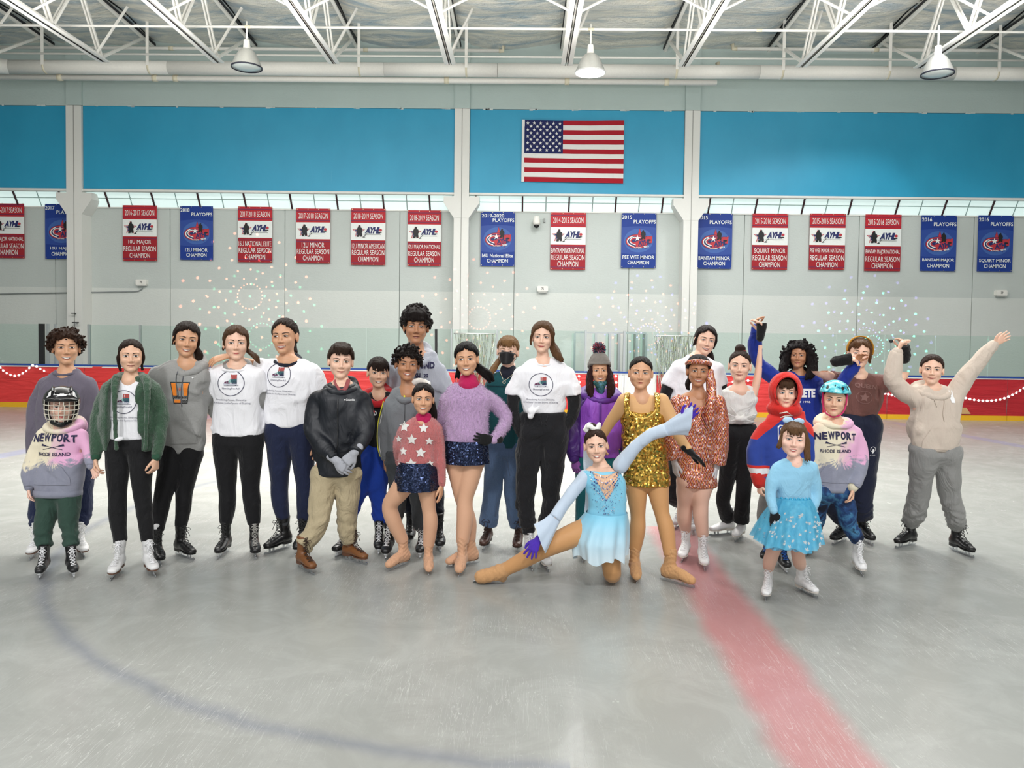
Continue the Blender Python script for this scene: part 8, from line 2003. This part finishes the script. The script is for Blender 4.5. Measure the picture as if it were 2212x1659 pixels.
    gm = cloth('pale_grey_knit', (196, 194, 196)); glove(p, [(1452, 950, 10), (1457, 994, 9)], gm, d=(.1, -.1, -1), pn=(1, .3, 0), side=1, curl=.4); glove(p, [(1552, 960, 10), (1547, 1004, 9)], gm, d=(-.08, -.1, -1), pn=(-1, .3, 0), side=-1, curl=.4)
    pants(p, legs, TIGHT_PINK, waist=hips(1474, 1536, 1010, 1026, .7), boots=b, name='tights', fold=.0006, h=.0085)
p19()

# 20 white tank top, arm raised
def p20():
    p = Person("girl with a high bun in a knotted white tank top, arm raised", 6.16, 'fair'); p.setroot(1598); p.bot = .75
    p.head(1598, 759, 822, yaw=-2, tilt=2)
    rows = [(834, 1576, 1618, .55), (843, 1562, 1630, .75), (860, 1561, 1634, .9), (885, 1562, 1632), (915, 1564, 1628), (945, 1562, 1630)]
    aL = [(1566, 852, 11), (1557, 890, 10), (1554, 950, 8)]; aR = [(1628, 850, 13), (1637, 812, 13), (1641, 775, 11), (1643, 745, 9), (1644, 722, 8)]
    b = [skate(p, 1546, 1157, -52, .25, 'whitebare', front=.3), skate(p, 1590, 1170, -16, .25, 'whitebare')]
    legs = [[(1580, 940, 25), (1576, 985, 21), (1570, 1035, 17), (1562, 1085, 15), (1560, 1130, 17)], [(1611, 940, 25), (1612, 985, 21), (1609, 1035, 17), (1604, 1085, 16), (1600, 1135, 18)]]
    std(p, rows, [aL, aR], legs, b, [lambda p: down_hand(p, aL), lambda p: p.add_hand(p.S, aR, d=(-.2, -.1, 1), pn=(-.9, -.3, 0), side=-1, curl=.9)], .9, dict(smile=.6, open_=.85))
    S = hair_shell(p, t=.006, line=.060, low=-.05, ridge=.001); c = p.L2W([(-.004, .03, .128)])[0]; S.ball(c, (.040 * p.hs, .036 * p.hs, .036 * p.hs), k=.01); hair_done(p, S, (58, 40, 32), amp=.001)
    S = SDF(); S.tube([p.L2W([(.036 * math.cos(t), .03 + .03 * math.sin(t), .112)])[0] for t in np.linspace(0, 6.28, 13)], [.009] * 13, k=0, n=1); p.field_obj('hair_tie', S, .0045, cloth('dark_red_band', (130, 26, 34)))
    m = cloth('off_white_jersey', (222, 222, 218), weave=300, wrinkle=9, wstr=.6, mott=.03)
    S = SDF(); S.loft(p.rows(grow_rows(rows[1:5], 1)), k=.02); c = p.P(1600, 905, -.13); S.ball(c, (.045, .02, .018), k=.02)
    for dx, dz in ((-.14, .05), (.14, .04), (-.10, .12), (.10, .12), (-.13, -.03), (.13, -.03)): S.tube([c, c + np.array([dx, .03, dz])], [.013, .003], k=.015)
    S.tube([p.P(1566, 846, 0), p.P(1576, 838, .0), p.P(1588, 836, .0)], [.018] * 3, k=.01); S.tube([p.P(1630, 846, 0), p.P(1620, 838, .0), p.P(1608, 836, .0)], [.018] * 3, k=.01); S.disp = wob(4, .003, 50)
    o = p.field_obj('tank_top', S, .0085, m); ring_collar(p, 838, (1598, 18), m, o, r=2.5, front=9)
    gl = [(1642, 735, 8), (1644, 722, 8)]; S = SDF(); P, r = p.limb([(1642, 730, 9), (1645, 708, 9), (1645, 698, 9)]); S.tube(P, [r[0] * .9, r[1] * 1.15, r[2] * 1.25], k=.01, flat=True); p.field_obj('fingerless_glove', S, .006, BLK_GLOVE)
    pants(p, legs, BLK_LEG, waist=hips(1562, 1632, 915, 945), boots=b, fold=.002, bottom=.75)
p20()
# 21 long curly hair, royal blue sweatshirt
def p21():
    p = Person("girl with long curly black hair in a royal blue sweatshirt", 6.34, 'brown'); p.setroot(1722)
    p.head(1725, 742, 794, yaw=-6, tilt=2)
    rows = [(802, 1702, 1748, .6), (812, 1684, 1770, .8), (835, 1676, 1778, .95), (900, 1676, 1776), (970, 1676, 1774)]
    aL = [(1688, 822, 17), (1662, 806, 17), (1638, 780, 16), (1632, 745, 15), (1633, 710, 11)]; aR = [(1768, 826, 16), (1792, 850, 16, -.20), (1813, 838, 15, -.30), (1832, 808, 14, -.34), (1847, 786, 10, -.36)]
    b = [skate(p, 1700, 1158, -6, .25, 'black'), skate(p, 1745, 1158, 6, .25, 'black')]
    legs = [[(1702, 960, 28), (1702, 1020, 22), (1700, 1070, 19), (1700, 1110, 16)], [(1748, 960, 28), (1748, 1020, 22), (1746, 1070, 19), (1746, 1110, 16)]]
    std(p, rows, [aL, aR], legs, b, [lambda p: p.add_hand(p.S, aL, d=(.12, -.1, 1), pn=(.9, -.4, 0), side=1, curl=1.0), lambda p: p.add_hand(p.S, aR, d=(.3, -.3, .8), pn=(.3, -.9, 0), side=1, curl=.9)], .9, dict(smile=.15, open_=.8))
    S = hair_shell(p, t=.020, line=.060, low=-.06, vol=(1.05, 1, 1.02)); curls(p, S, 700, rad=(.125, .10, .135), c=(0, .035, -.02), low=-.17, seed=25, r=(.007, .014), jit=.03, ymin=.02, face=(.062, .075))
    for s in (-1, 1): ponytail(p, S, [(s * .045, -.02, .085), (s * .085, -.01, .03), (s * .118, -.02, -.06), (s * .13, -.07, -.13), (s * .105, -.12, -.20)], w=.045, n=9, seed=27 + s, spread=.022)
    hair_done(p, S, (30, 24, 25), streak=.6, amp=.0045, freq=90, h=.0058)
    m = cloth('royal_blue_sweat', (26, 48, 140), wrinkle=7, wstr=.5); o = top(p, rows, [aL, aR], m, 'sweatshirt', seed=211, fold=.005); ring_collar(p, 806, (1725, 24), m, o, r=4, front=8)
    decal(p, o, [(tr(text_fit('ATHLETE', 1.0, .27, .06), dz=.05), 0), (tr(text_fit('EST 1976', .5, .06, .02), dx=.1, dz=-.22), 0)], 1716, 850, 70, m_inkw)
    pants(p, legs, cloth('dark_grey_sweat', (64, 66, 70)), waist=hips(1678, 1772, 955, 980), boots=b)
p21()

# 22 red hooded hockey sweatshirt
def p22():
    p = Person("boy with red hood up in a blue and red hockey sweatshirt", 5.38, 'fair'); p.setroot(1694)
    p.head(1696, 816, 880, yaw=6, tilt=2, full=1.05)
    rows = [(890, 1668, 1724, .65), (902, 1648, 1740, .85), (925, 1642, 1746, .95), (985, 1642, 1746), (1046, 1644, 1746)]
    aL = [(1652, 922, 19), (1636, 955, 20), (1630, 995, 19, -.02), (1640, 1040, 15, -.05)]; aR = [(1740, 922, 18), (1752, 965, 17), (1752, 1030, 13)]
    b = [skate(p, 1652, 1219, -14, .24, 'hockeyblue'), skate(p, 1697, 1238, 14, .24, 'hockeyblue')]
    legs = [[(1672, 1042, 26), (1662, 1080, 22), (1654, 1120, 19), (1652, 1160, 16)], [(1716, 1042, 26), (1710, 1080, 22), (1704, 1120, 19), (1698, 1170, 16)]]
    std(p, rows, [aL, aR], legs, b, [lambda p: down_hand(p, aL, curl=.9, scale=.8)], .9, dict(smile=.05, open_=.85, eye='blue', gaze=(.4, .3), lips=(196, 104, 98)))
    S = hair_shell(p, t=.006, line=.052, low=-.02); fringe(p, S, z1=.034, x0=-.05, x1=.05, n=9, seed=30, z0=.085, lean=-.006); hair_done(p, S, (92, 66, 48))
    red, blue = srgb(208, 44, 38), srgb(38, 64, 148)
    t = NT('team_fleece'); s_ = t.new('ShaderNodeSeparateXYZ'); t.lk(t.coord(), s_.inputs[0]); X, Z = s_.outputs[0], s_.outputs[2]; zs = p.P(1694, 900)[2]
    ax = t.math('ABSOLUTE', X); f = t.math('MULTIPLY', t.math('GREATER_THAN', t.math('MULTIPLY_ADD', ax, .9, t.math('SUBTRACT', Z, zs + .030)), 0), t.math('GREATER_THAN', Z, p.P(1694, 948)[2]))
    c = t.mix(f, blue, red); zc = [p.P(1640, y)[2] for y in (1032, 1018, 1012, 1006, 1000, 1046)]
    def bandf(z1, z0): return t.math('MULTIPLY', t.math('MULTIPLY', t.math('GREATER_THAN', Z, z0), t.math('LESS_THAN', Z, z1)), t.math('GREATER_THAN', ax, .125))
    for ya, yb, col in ((1002, 1008, red), (1008, 1020, srgb(226, 226, 226)), (1020, 1026, red), (1034, 1052, red)): c = t.mix(bandf(p.P(1640, ya)[2], p.P(1640, yb)[2]), c, col)
    t.col(c); bb = t.bump(t.noise(7, det=3, dist=.8), .5, .02); t.bump(t.noise(260), .25, .003, bb); m = t.set(Roughness=.9, Sheen_Weight=.2).m
    o = top(p, rows, [aL, aR], m, 'hooded_sweatshirt', seed=221, fold=.005, cuffs=cloth('red_rib', (200, 46, 38)))
    rf = cloth('red_hood_fleece', (206, 42, 36), wrinkle=7); S = SDF(); R_, c_, sc = p.hR, p.hc, p.hs
    def fn(x, y, z):
        dx, dy, dz = x - c_[0], y - c_[1], z - c_[2]; lx, ly, lz = [(R_[0, i] * dx + R_[1, i] * dy + R_[2, i] * dz) / sc for i in range(3)]
        q = np.sqrt(lx ** 2 + ly ** 2 + lz ** 2) + 1e-7; d = q - q / np.sqrt((lx / .122) ** 2 + ((ly - .005) / .132) ** 2 + ((lz - .012) / .142) ** 2)
        q2 = np.sqrt(lx ** 2 + ly ** 2 + (lz + .10) ** 2) + 1e-7; d2 = q2 - q2 / np.sqrt((lx / .125) ** 2 + ((ly - .0) / .12) ** 2 + ((lz + .12) / .07) ** 2); d = smin(d, d2, .03)
        hole = (np.sqrt((lx / .078) ** 2 + ((lz - .008) / .112) ** 2) - 1) * .08; hole = smin(hole, np.sqrt((lx / .093) ** 2 + ((ly - .0) / .105) ** 2 + ((lz - .01) / .120) ** 2) * .09 - .09, .004); hole = np.maximum(hole, ly - .09)
        return smax(d, -hole, .012) * sc
    r = .2 * sc; S.add(fn, c_ - r, c_ + r, 0); S.disp = wob(6, .003, 40); hd = p.field_obj('hood', S, .0075, rf, o)
    link('hood_edge', MB().tube([tuple(q) for q in (p.L2W([(.084 * math.cos(a_), -.112 + .35 * (.084 * math.cos(a_)) ** 2 * 10, .008 + .116 * math.sin(a_)) for a_ in np.linspace(-.9, 4.04, 30)]) - p.base)], .0065, 8).mesh('hood_edge', True), rf, hd)
    q = [tuple(v) for v in (np.array([p.P(1684, 893, -.15), p.P(1700, 890, -.155), p.P(1712, 898, -.155), p.P(1696, 899, -.158), p.P(1686, 902, -.155)]) - p.base)]; link('lace_cord', MB().tube(q, .004, 6).mesh('lace_cord', True), flat('cream_cord', (226, 220, 210), .8), hd)
    sh = [(-.5, .42), (-.42, .5), (0, .44), (.42, .5), (.5, .42), (.46, -.2), (.0, -.55), (-.46, -.2)]
    it = [(poly_fan([(x * 1.08, z * 1.08) for x, z in sh]), 0), (tr(poly_fan(sh), y=-.002), 1), (tr(poly_fan([(x * .9, z * .9) for x, z in sh]), y=-.004), 0), (tr(poly_fan([(x * .82, z * .82) for x, z in sh]), y=-.006), 1), (tr(text_fit('NEW YORK', .78, .16, .05), dz=.28, y=-.009), 0),
          (tr(quad([(-.46, .14), (-.30, .18), (.42, -.22), (.34, -.30)]), y=-.008), 0), (tr(quad([(-.40, .10), (-.30, .13), (.36, -.22), (.30, -.27)]), y=-.010), 2)]
    decal(p, o, it, 1699, 944, 52, [m_inkw, flat('team_blue', (34, 58, 140), .7), flat('team_red', (200, 44, 40), .7)], squeeze=1.05)
    pants(p, legs, cloth('grey_joggers', (122, 124, 122)), waist=hips(1648, 1742, 1035, 1050), boots=b, fold=.004)
p22()

# 23 toddler in tutu
def p23():
    p = Person("toddler in a pale blue leotard and turquoise star tutu", 4.8, 'rosy'); p.setroot(1712)
    p.head(1714, 912, 984, yaw=2, tilt=5, wide=1.03, full=1.14)
    rows = [(990, 1694, 1738, .6), (998, 1678, 1752, .8), (1015, 1674, 1757, .95), (1045, 1676, 1753, 1.05), (1078, 1678, 1750, 1.05)]
    aL = [(1680, 1008, 14), (1668, 1040, 14, -.02), (1664, 1070, 12, -.04), (1671, 1102, 9, -.10)]; aR = [(1752, 1008, 14), (1761, 1040, 13), (1764, 1070, 12), (1758, 1096, 9, -.03)]
    b = [skate(p, 1654, 1297, -6, .205, 'white', lean=2), skate(p, 1758, 1291, 36, .205, 'white', lean=-4)]
    legs = [[(1690, 1120, 22), (1682, 1155, 20), (1670, 1190, 15), (1662, 1215, 14), (1657, 1240, 11)], [(1734, 1120, 22), (1730, 1155, 20), (1724, 1190, 15), (1727, 1215, 14), (1732, 1240, 11)]]
    std(p, rows, [aL, aR], legs, b, [], .78, dict(smile=.5, teeth=True, open_=.62, mouth_w=.8, lips=(206, 96, 96), eye='blue'))
    S = hair_shell(p, t=.008, line=.058, low=-.05); fringe(p, S, z1=.030, x0=-.05, x1=.045, n=9, seed=33, z0=.09, r=.008)
    ponytail(p, S, [(.06, -.02, .05), (.078, -.02, -.01), (.085, -.03, -.07), (.09, -.05, -.12)], w=.024, n=6, seed=34); ponytail(p, S, [(-.06, -.02, .05), (-.074, -.02, -.0), (-.086, -.03, -.05), (-.098, -.03, -.07)], w=.013, n=4, seed=35); hair_done(p, S, (124, 92, 64), streak=.5)
    S = SDF(); S.ball(p.L2W([(-.012, .0, .108)])[0], .010, k=0)
    for s in (-1, 1): S.ball(p.L2W([(-.012 + s * .034, .0, .118)])[0], (.034, .012, .022), k=.01)
    p.field_obj('hair_bow', S, .005, cloth('pale_blue_satin', (176, 208, 232), rough=.4))
    m = cloth('pale_blue_cotton', (142, 196, 224), wrinkle=8, wstr=.5, mott=.04); o = top(p, rows, [aL, aR], m, 'leotard', seed=231, fold=.0025, h=.0085, hem=False, k=.025, armk=.02)
    for a, l in ((aL, True), (aR, False)): down_glove(p, a, BLK_GLOVE, l, scale=.78, curl=.25, spread=.22, cuff=False, pn=(.4, .9, 0) if l else (-.8, .4, 0), d=(.1, -.1, -1) if l else (0, -.1, -1))
    glv = [c for c in p.root.children if c.name.startswith('glove')][0]
    decal(p, glv, [(tr(text_fit('KIDDO', 1, .34, .05)), 0)], 1674, 1117, 17, m_inkw, off=.003)
    pants(p, legs, TIGHT_PINK, waist=hips(1680, 1748, 1078, 1100, .95), boots=b, name='tights', fold=.0006, h=.0085)
    def tulle(name, a):
        t = NT(name); t.col(t.mix(t.noise(16, t.mapped((3, 3, .4)), det=3), srgb(44, 160, 206), srgb(120, 208, 236))); out = t.n['Material Output']
        tp = t.new('ShaderNodeBsdfTransparent'); mx = t.new('ShaderNodeMixShader'); t.lk(t.math('ADD', t.math('MULTIPLY', t.noise(14, t.mapped((4, 4, .3)), det=3), .35), a), mx.inputs[0]); t.lk(tp.outputs[0], mx.inputs[1]); t.lk(t.b.outputs[0], mx.inputs[2]); t.lk(mx.outputs[0], out.inputs[0]); t.set(Roughness=.6); return t.m
    for k, (w, al) in enumerate(((0, .42), (-8, .48), (-16, .55))):
        sk = cone_skirt(p, [(1074, 1680, 1749, 1.0), (1085, 1672 - w * .2, 1756 + w * .2, 1.1), (1110, 1654 - w * .5, 1764 + w * .5, 1.1), (1140, 1638 - w * .8, 1766 + w * .8, 1.2), (1166 + 3 * k, 1628 - w, 1768 + w, 1.3)], tulle('turquoise_tulle', al), name='tutu_layer', ruffle=.012, waves=13 + 3 * k, seed=40 + k, depth=.95, jag=.010, n=150)
        if k == 0:
            rs = np.random.RandomState(6); me = sk.data; bvh = BVHTree.FromPolygons([v.co[:] for v in me.vertices], [tuple(q.vertices) for q in me.polygons]); sf = flat('silver_star_foil', (215, 228, 236), .15, .9); nst = 0
            sm = MB().add(*star_fan(.013, .45)).mesh('foil_star')
            while nst < 60:
                x, y = rs.uniform(1636, 1762), rs.uniform(1096, 1164); q = p.P(x, y); h_ = bvh.ray_cast(Vector((q[0] - p.base[0], -2, q[2])), Vector((0, 1, 0)))
                if h_[0] is None: nst += .2; continue
                so = link('foil_star', sm, sf, sk); so.location = (h_[0][0], h_[0][1] - .004, h_[0][2]); s_ = rs.uniform(.6, 1.3); so.scale = (s_, 1, s_); so.rotation_euler = (0, rs.uniform(0, 6), 0); nst += 1
    S = SDF(); R_ = p.rows([(1070, 1679, 1749, 1.0), (1084, 1677, 1751, 1.05)], depth=.62); S.loft(R_, k=.01); S.disp = lambda x, y, z: .003 * np.sin(x * 260); p.field_obj('waistband', S, .006, flat('turquoise_satin', (40, 160, 200), .3))
p23()

# 24 helmet girl, second NEWPORT hoodie
def p24():
    p = Person("girl in a turquoise bike helmet and tie-dye NEWPORT hoodie", 5.38, 'light'); p.setroot(1805)
    p.head(1803, 830, 897, yaw=-4, tilt=2, full=1.02)
    rows = [(906, 1776, 1832, .65), (918, 1758, 1850, .85), (942, 1756, 1856, .95), (1000, 1758, 1852), (1060, 1758, 1844)]
    aL = [(1766, 934, 17), (1757, 980, 16), (1760, 1035, 12)]; aR = [(1846, 934, 18), (1858, 970, 18), (1857, 1010, 17, -.03), (1842, 1050, 13, -.07)]
    b = [skate(p, 1742, 1202, -16, .245, 'white'), skate(p, 1861, 1243, 10, .245, 'white')]
    legs = [[(1780, 1055, 24), (1770, 1095, 20), (1760, 1135, 17), (1750, 1160, 13)], [(1820, 1055, 24), (1826, 1095, 21), (1834, 1130, 18), (1846, 1168, 14)]]
    std(p, rows, [aL, aR], legs, b, [lambda p: down_hand(p, aR, False, curl=.8, scale=.85)], .85, dict(smile=.2, open_=.95, lips=(196, 110, 100)))
    S = hair_shell(p, t=.005, line=.052, low=-.05); hair_done(p, S, (66, 46, 38))
    # helmet
    t = NT('mottled_turquoise'); t.col(t.ramp(t.noise(16, det=4, dist=1.5), [(.38, srgb(30, 120, 150)), (.46, srgb(70, 190, 206)), (.6, srgb(130, 220, 226)), (.72, srgb(190, 240, 240))])); mh = t.set(Roughness=.25).m
    S = SDF(); R_, c_, sc = p.hR, p.hc, p.hs
    def fn(x, y, z):
        dx, dy, dz = x - c_[0], y - c_[1], z - c_[2]; lx, ly, lz = [(R_[0, i] * dx + R_[1, i] * dy + R_[2, i] * dz) / sc for i in range(3)]
        q = np.sqrt(lx ** 2 + ly ** 2 + (lz - .04) ** 2) + 1e-7; d = q - q / np.sqrt((lx / .106) ** 2 + ((ly - .01) / .128) ** 2 + ((lz - .035) / .106) ** 2)
        d = np.maximum(d, (.052 - .25 * np.clip(ly, 0, .1) + .0 * lx) - lz)
        for vx, vy, vz in ((.0, -.10, .115), (.052, -.09, .095), (-.052, -.09, .095), (.085, -.02, .095), (-.085, -.02, .095), (.03, -.03, .150), (-.03, -.03, .150)):
            e = np.sqrt(((lx - vx) / .013) ** 2 + ((ly - vy) / .034) ** 2 + ((lz - vz) / .022) ** 2) - 1; d = smax(d, -e * .014, .004)
        return d * sc
    r = .16 * sc; S.add(fn, c_ - r, c_ + r, 0); hl = p.field_obj('helmet', S, .0048, mh)
    bk = flat('vent_black', (16, 18, 20), .5); S = SDF(); q = p.L2W([(0, .01, .036)])[0]; S.ball(q, (.099 * sc, .118 * sc, .098 * sc), R=R_); S.add(lambda x, y, z: z - (q[2] + .02 * sc) + 0 * x + 0 * y, q - .2, q + np.array([.2, .2, .02 * sc]), .003, 's'); p.field_obj('helmet_liner', S, .007, bk, hl)
    S = SDF()
    for s in (-1, 1): S.tube([p.L2W([(s * .080, -.02, .05)])[0], p.L2W([(s * .074, -.02, -.04)])[0], p.L2W([(s * .05, -.05, -.095)])[0], p.L2W([(0, -.07, -.118)])[0]], [(.006, .006)] * 4, k=.003)
    p.field_obj('chin_strap', S, .0045, cloth('pink_webbing', (196, 50, 104)), hl)
    m = tiedye('tie_dye_fleece_lilac', 1, (0, 0, p.P(1805, 985)[2])); o = top(p, rows, [aL, aR], m, 'hooded_sweatshirt', seed=241, fold=.004, h=.0095, cuffs=cloth('cream_rib', (222, 214, 190)))
    hood_down(p, 1804, 914, 32, m, o, fat=9, front=5, back=2); decal(p, o, newport_print(), 1795, 962, 84, m_ink); pocket(p, o, m, 1802, 1016, 74, 44)
    t = NT('blue_tie_dye'); t.col(t.ramp(t.noise(9, det=5, dist=1.5), [(.35, srgb(14, 24, 50)), (.5, srgb(30, 66, 118)), (.62, srgb(70, 130, 170)), (.7, srgb(20, 34, 66))])); mm = t.set(Roughness=.8).m
    pants(p, legs, mm, waist=hips(1760, 1842, 1050, 1065), boots=b, fold=.004, stack=.003)
p24()

# 25 brown t-shirt, navy trousers, arms linked
def p25():
    p = Person("person with a mustard headband in a washed brown t-shirt and navy trousers", 6.18, 'fair'); p.setroot(1848); p.bot = .35
    p.head(1856, 734, 796, yaw=4, tilt=9)
    rows = [(804, 1832, 1876, .55), (812, 1812, 1896, .75), (830, 1806, 1906, .9), (865, 1815, 1898), (898, 1818, 1892)]
    aL = [(1818, 822, 19), (1788, 812, 16, -.04), (1762, 798, 14, -.10), (1786, 786, 12, -.16), (1818, 778, 9, -.22)]; aR = [(1894, 824, 19), (1928, 826, 16), (1952, 812, 14, .02), (1955, 785, 12, .0), (1953, 762, 9, -.02)]
    b = [skate(p, 1803, 1177, -24, .27, 'black'), skate(p, 1880, 1177, 22, .27, 'black')]
    legs = [[(1840, 920, 32), (1826, 975, 28), (1812, 1030, 25), (1802, 1085, 23), (1798, 1130, 21)], [(1872, 920, 32), (1870, 975, 28), (1866, 1030, 25), (1862, 1085, 23), (1862, 1130, 21)]]
    std(p, rows, [aL, aR], legs, b, [lambda p: p.add_hand(p.S, aL, d=(.95, -.2, .1), pn=(.1, .3, -.9), side=1, curl=.8), lambda p: p.add_hand(p.S, aR, d=(-.2, -.2, 1), pn=(-.8, -.4, 0), side=-1, curl=.8)], .95, dict(smile=.5, open_=.6, lips=(190, 100, 96)))
    S = hair_shell(p, t=.012, line=.056, low=-.05); fringe(p, S, z1=.040, x0=-.055, x1=.0, n=5, seed=45, lean=-.014); curls(p, S, 160, rad=(.084, .09, .085), c=(0, .03, -.01), low=-.085, seed=46, r=(.006, .011), face=(.07, .06), ymin=.0); ponytail(p, S, [(.05, -.03, .05), (.076, -.02, .0), (.086, .0, -.05)], w=.016, n=3, spread=.005); hair_done(p, S, (112, 76, 48), streak=.6)
    S = SDF(); pts = [p.L2W([(.091 * math.cos(a_), .0, .035 + .101 * math.sin(a_))])[0] for a_ in np.linspace(-.2, 3.34, 22)]; S.tube(pts, [(.016, .007)] * 22, k=0, n=1, lat=(0, 1, 0)); p.field_obj('headband', S, .005, cloth('mustard_velvet', (176, 124, 40)))
    m = cloth('washed_brown_cotton', (116, 78, 72), wrinkle=9, wstr=.5, mott=.2); o = top(p, rows, [grow(aL, 3), grow(aR, 3)], m, 't_shirt', sleeve=.26, seed=251, hem=False, cuffs=False, fold=.005); ring_collar(p, 808, (1856, 22), m, o, r=3, front=7)
    decal(p, o, [(tr(text_fit('QUEEN', .9, .2, .03), dz=.25), 0), (tr(ring_strip(.32, .26, .02, 24), dz=-.2), 0), (tr(star_fan(.2, .5), 0, -.2), 0)], 1858, 846, 52, flat('faded_print', (146, 110, 104), .85), rot=-.12)
    for a, e in ((aL, [(1806, 781, 11, -.20), (1822, 778, 11, -.225), (1840, 775, 12, -.24)]), (aR, [(1954, 775, 11, -.02), (1954, 762, 12, -.03), (1952, 746, 12, -.05)])):
        S = SDF(); P, r = p.limb(e); S.tube(P, r, k=.01, flat=True); S.disp = wob(5, .003, 120); p.field_obj('fingerless_glove', S, .006, BLK_GLOVE)
    pt = pants(p, legs, cloth('navy_sweats', (24, 30, 52), wrinkle=8), waist=hips(1816, 1896, 896, 930), boots=b, fold=.004, stack=.004, bottom=.35)
    decal(p, pt, [(tr(ring_strip(.5, .5, .08, 20), dz=.3), 0), (tr(quad([(-.1, .3), (.2, .4), (.25, 0), (.05, -.5), (-.15, -.4), (.0, -.1)])), 0), (tr(text_fit('ST. PIUS', 1, .16, .02), dz=-.75), 0)], 1873, 970, 12, m_inkw)
p25()

# 26 beige hoodie, arm raised
def p26():
    p = Person("girl in a beige hoodie and grey sweatpants waving a raised arm", 5.82, 'fair'); p.setroot(2018); p.bot = .2
    p.head(2013, 768, 829, yaw=0, tilt=3)
    rows = [(832, 1988, 2040, .6), (844, 1968, 2062, .8), (865, 1966, 2072, .95), (920, 1968, 2076), (972, 1972, 2070)]
    aL = [(1980, 860, 22), (1950, 845, 21), (1930, 822, 19), (1932, 790, 16), (1938, 762, 12)]; aR = [(2056, 856, 22), (2080, 826, 21), (2100, 798, 19), (2124, 770, 16), (2144, 747, 12)]
    b = [skate(p, 1942, 1184, -34, .26, 'black'), skate(p, 2094, 1203, 34, .26, 'black')]
    legs = [[(1997, 975, 30), (1990, 1025, 25), (1984, 1070, 22), (1976, 1105, 22), (1968, 1138, 20)], [(2044, 975, 30), (2048, 1025, 25), (2052, 1070, 22), (2062, 1110, 21), (2074, 1148, 18)]]
    std(p, rows, [aL, aR], legs, b, [lambda p: p.add_hand(p.S, aL, d=(.3, -.2, 1), pn=(.9, -.2, -.2), side=1, curl=.9), lambda p: p.add_hand(p.S, aR, d=(.78, -.1, .62), pn=(.2, -1, -.1), side=-1, curl=.12, spread=.16, thumb=1.1)], .9, dict(smile=.8, open_=.8, mouth_w=1.05))
    S = hair_shell(p, t=.009, line=.060, low=-.05, part=0); S.ball(p.L2W([(0.02, .09, -.04)])[0], .03 * p.hs, k=.02); hair_done(p, S, (66, 46, 38))
    m = cloth('beige_fleece', (206, 192, 178), wrinkle=7, wstr=.5, mott=.05); o = top(p, rows, [aL, aR], m, 'hooded_sweatshirt', seed=261, fold=.005)
    hood_down(p, 2014, 844, 32, m, o, fat=10, front=14, back=2); drawstrings(p, 2014, 856, 40, m, o, sep=9, lens=(20, 50)); pocket(p, o, m, 2020, 945, 78, 44)
    decal(p, o, [(tr(poly_fan([(-.2, -.5), (.25, -.5), (.35, -.1), (.2, .05), (.3, .5), (.15, .5), (.05, .1), (-.1, .5), (-.3, .5), (-.12, .0), (-.35, -.15)])), 0)], 2044, 855, 14, m_inkw, squeeze=1.8)
    pants(p, legs, cloth('grey_sweatpants', (142, 142, 140), weave=420, wrinkle=8, wstr=.6, mott=.18), waist=hips(1974, 2070, 965, 985), boots=b, fold=.005, stack=.006, bottom=.2)
    S = SDF(); S.loft(p.rows([(972, 1990, 2060, 1.0), (978, 1992, 2058, 1.0)]), k=.0); p.field_obj('undershirt_hem', S, .007, WHITE_T, o)
p26()
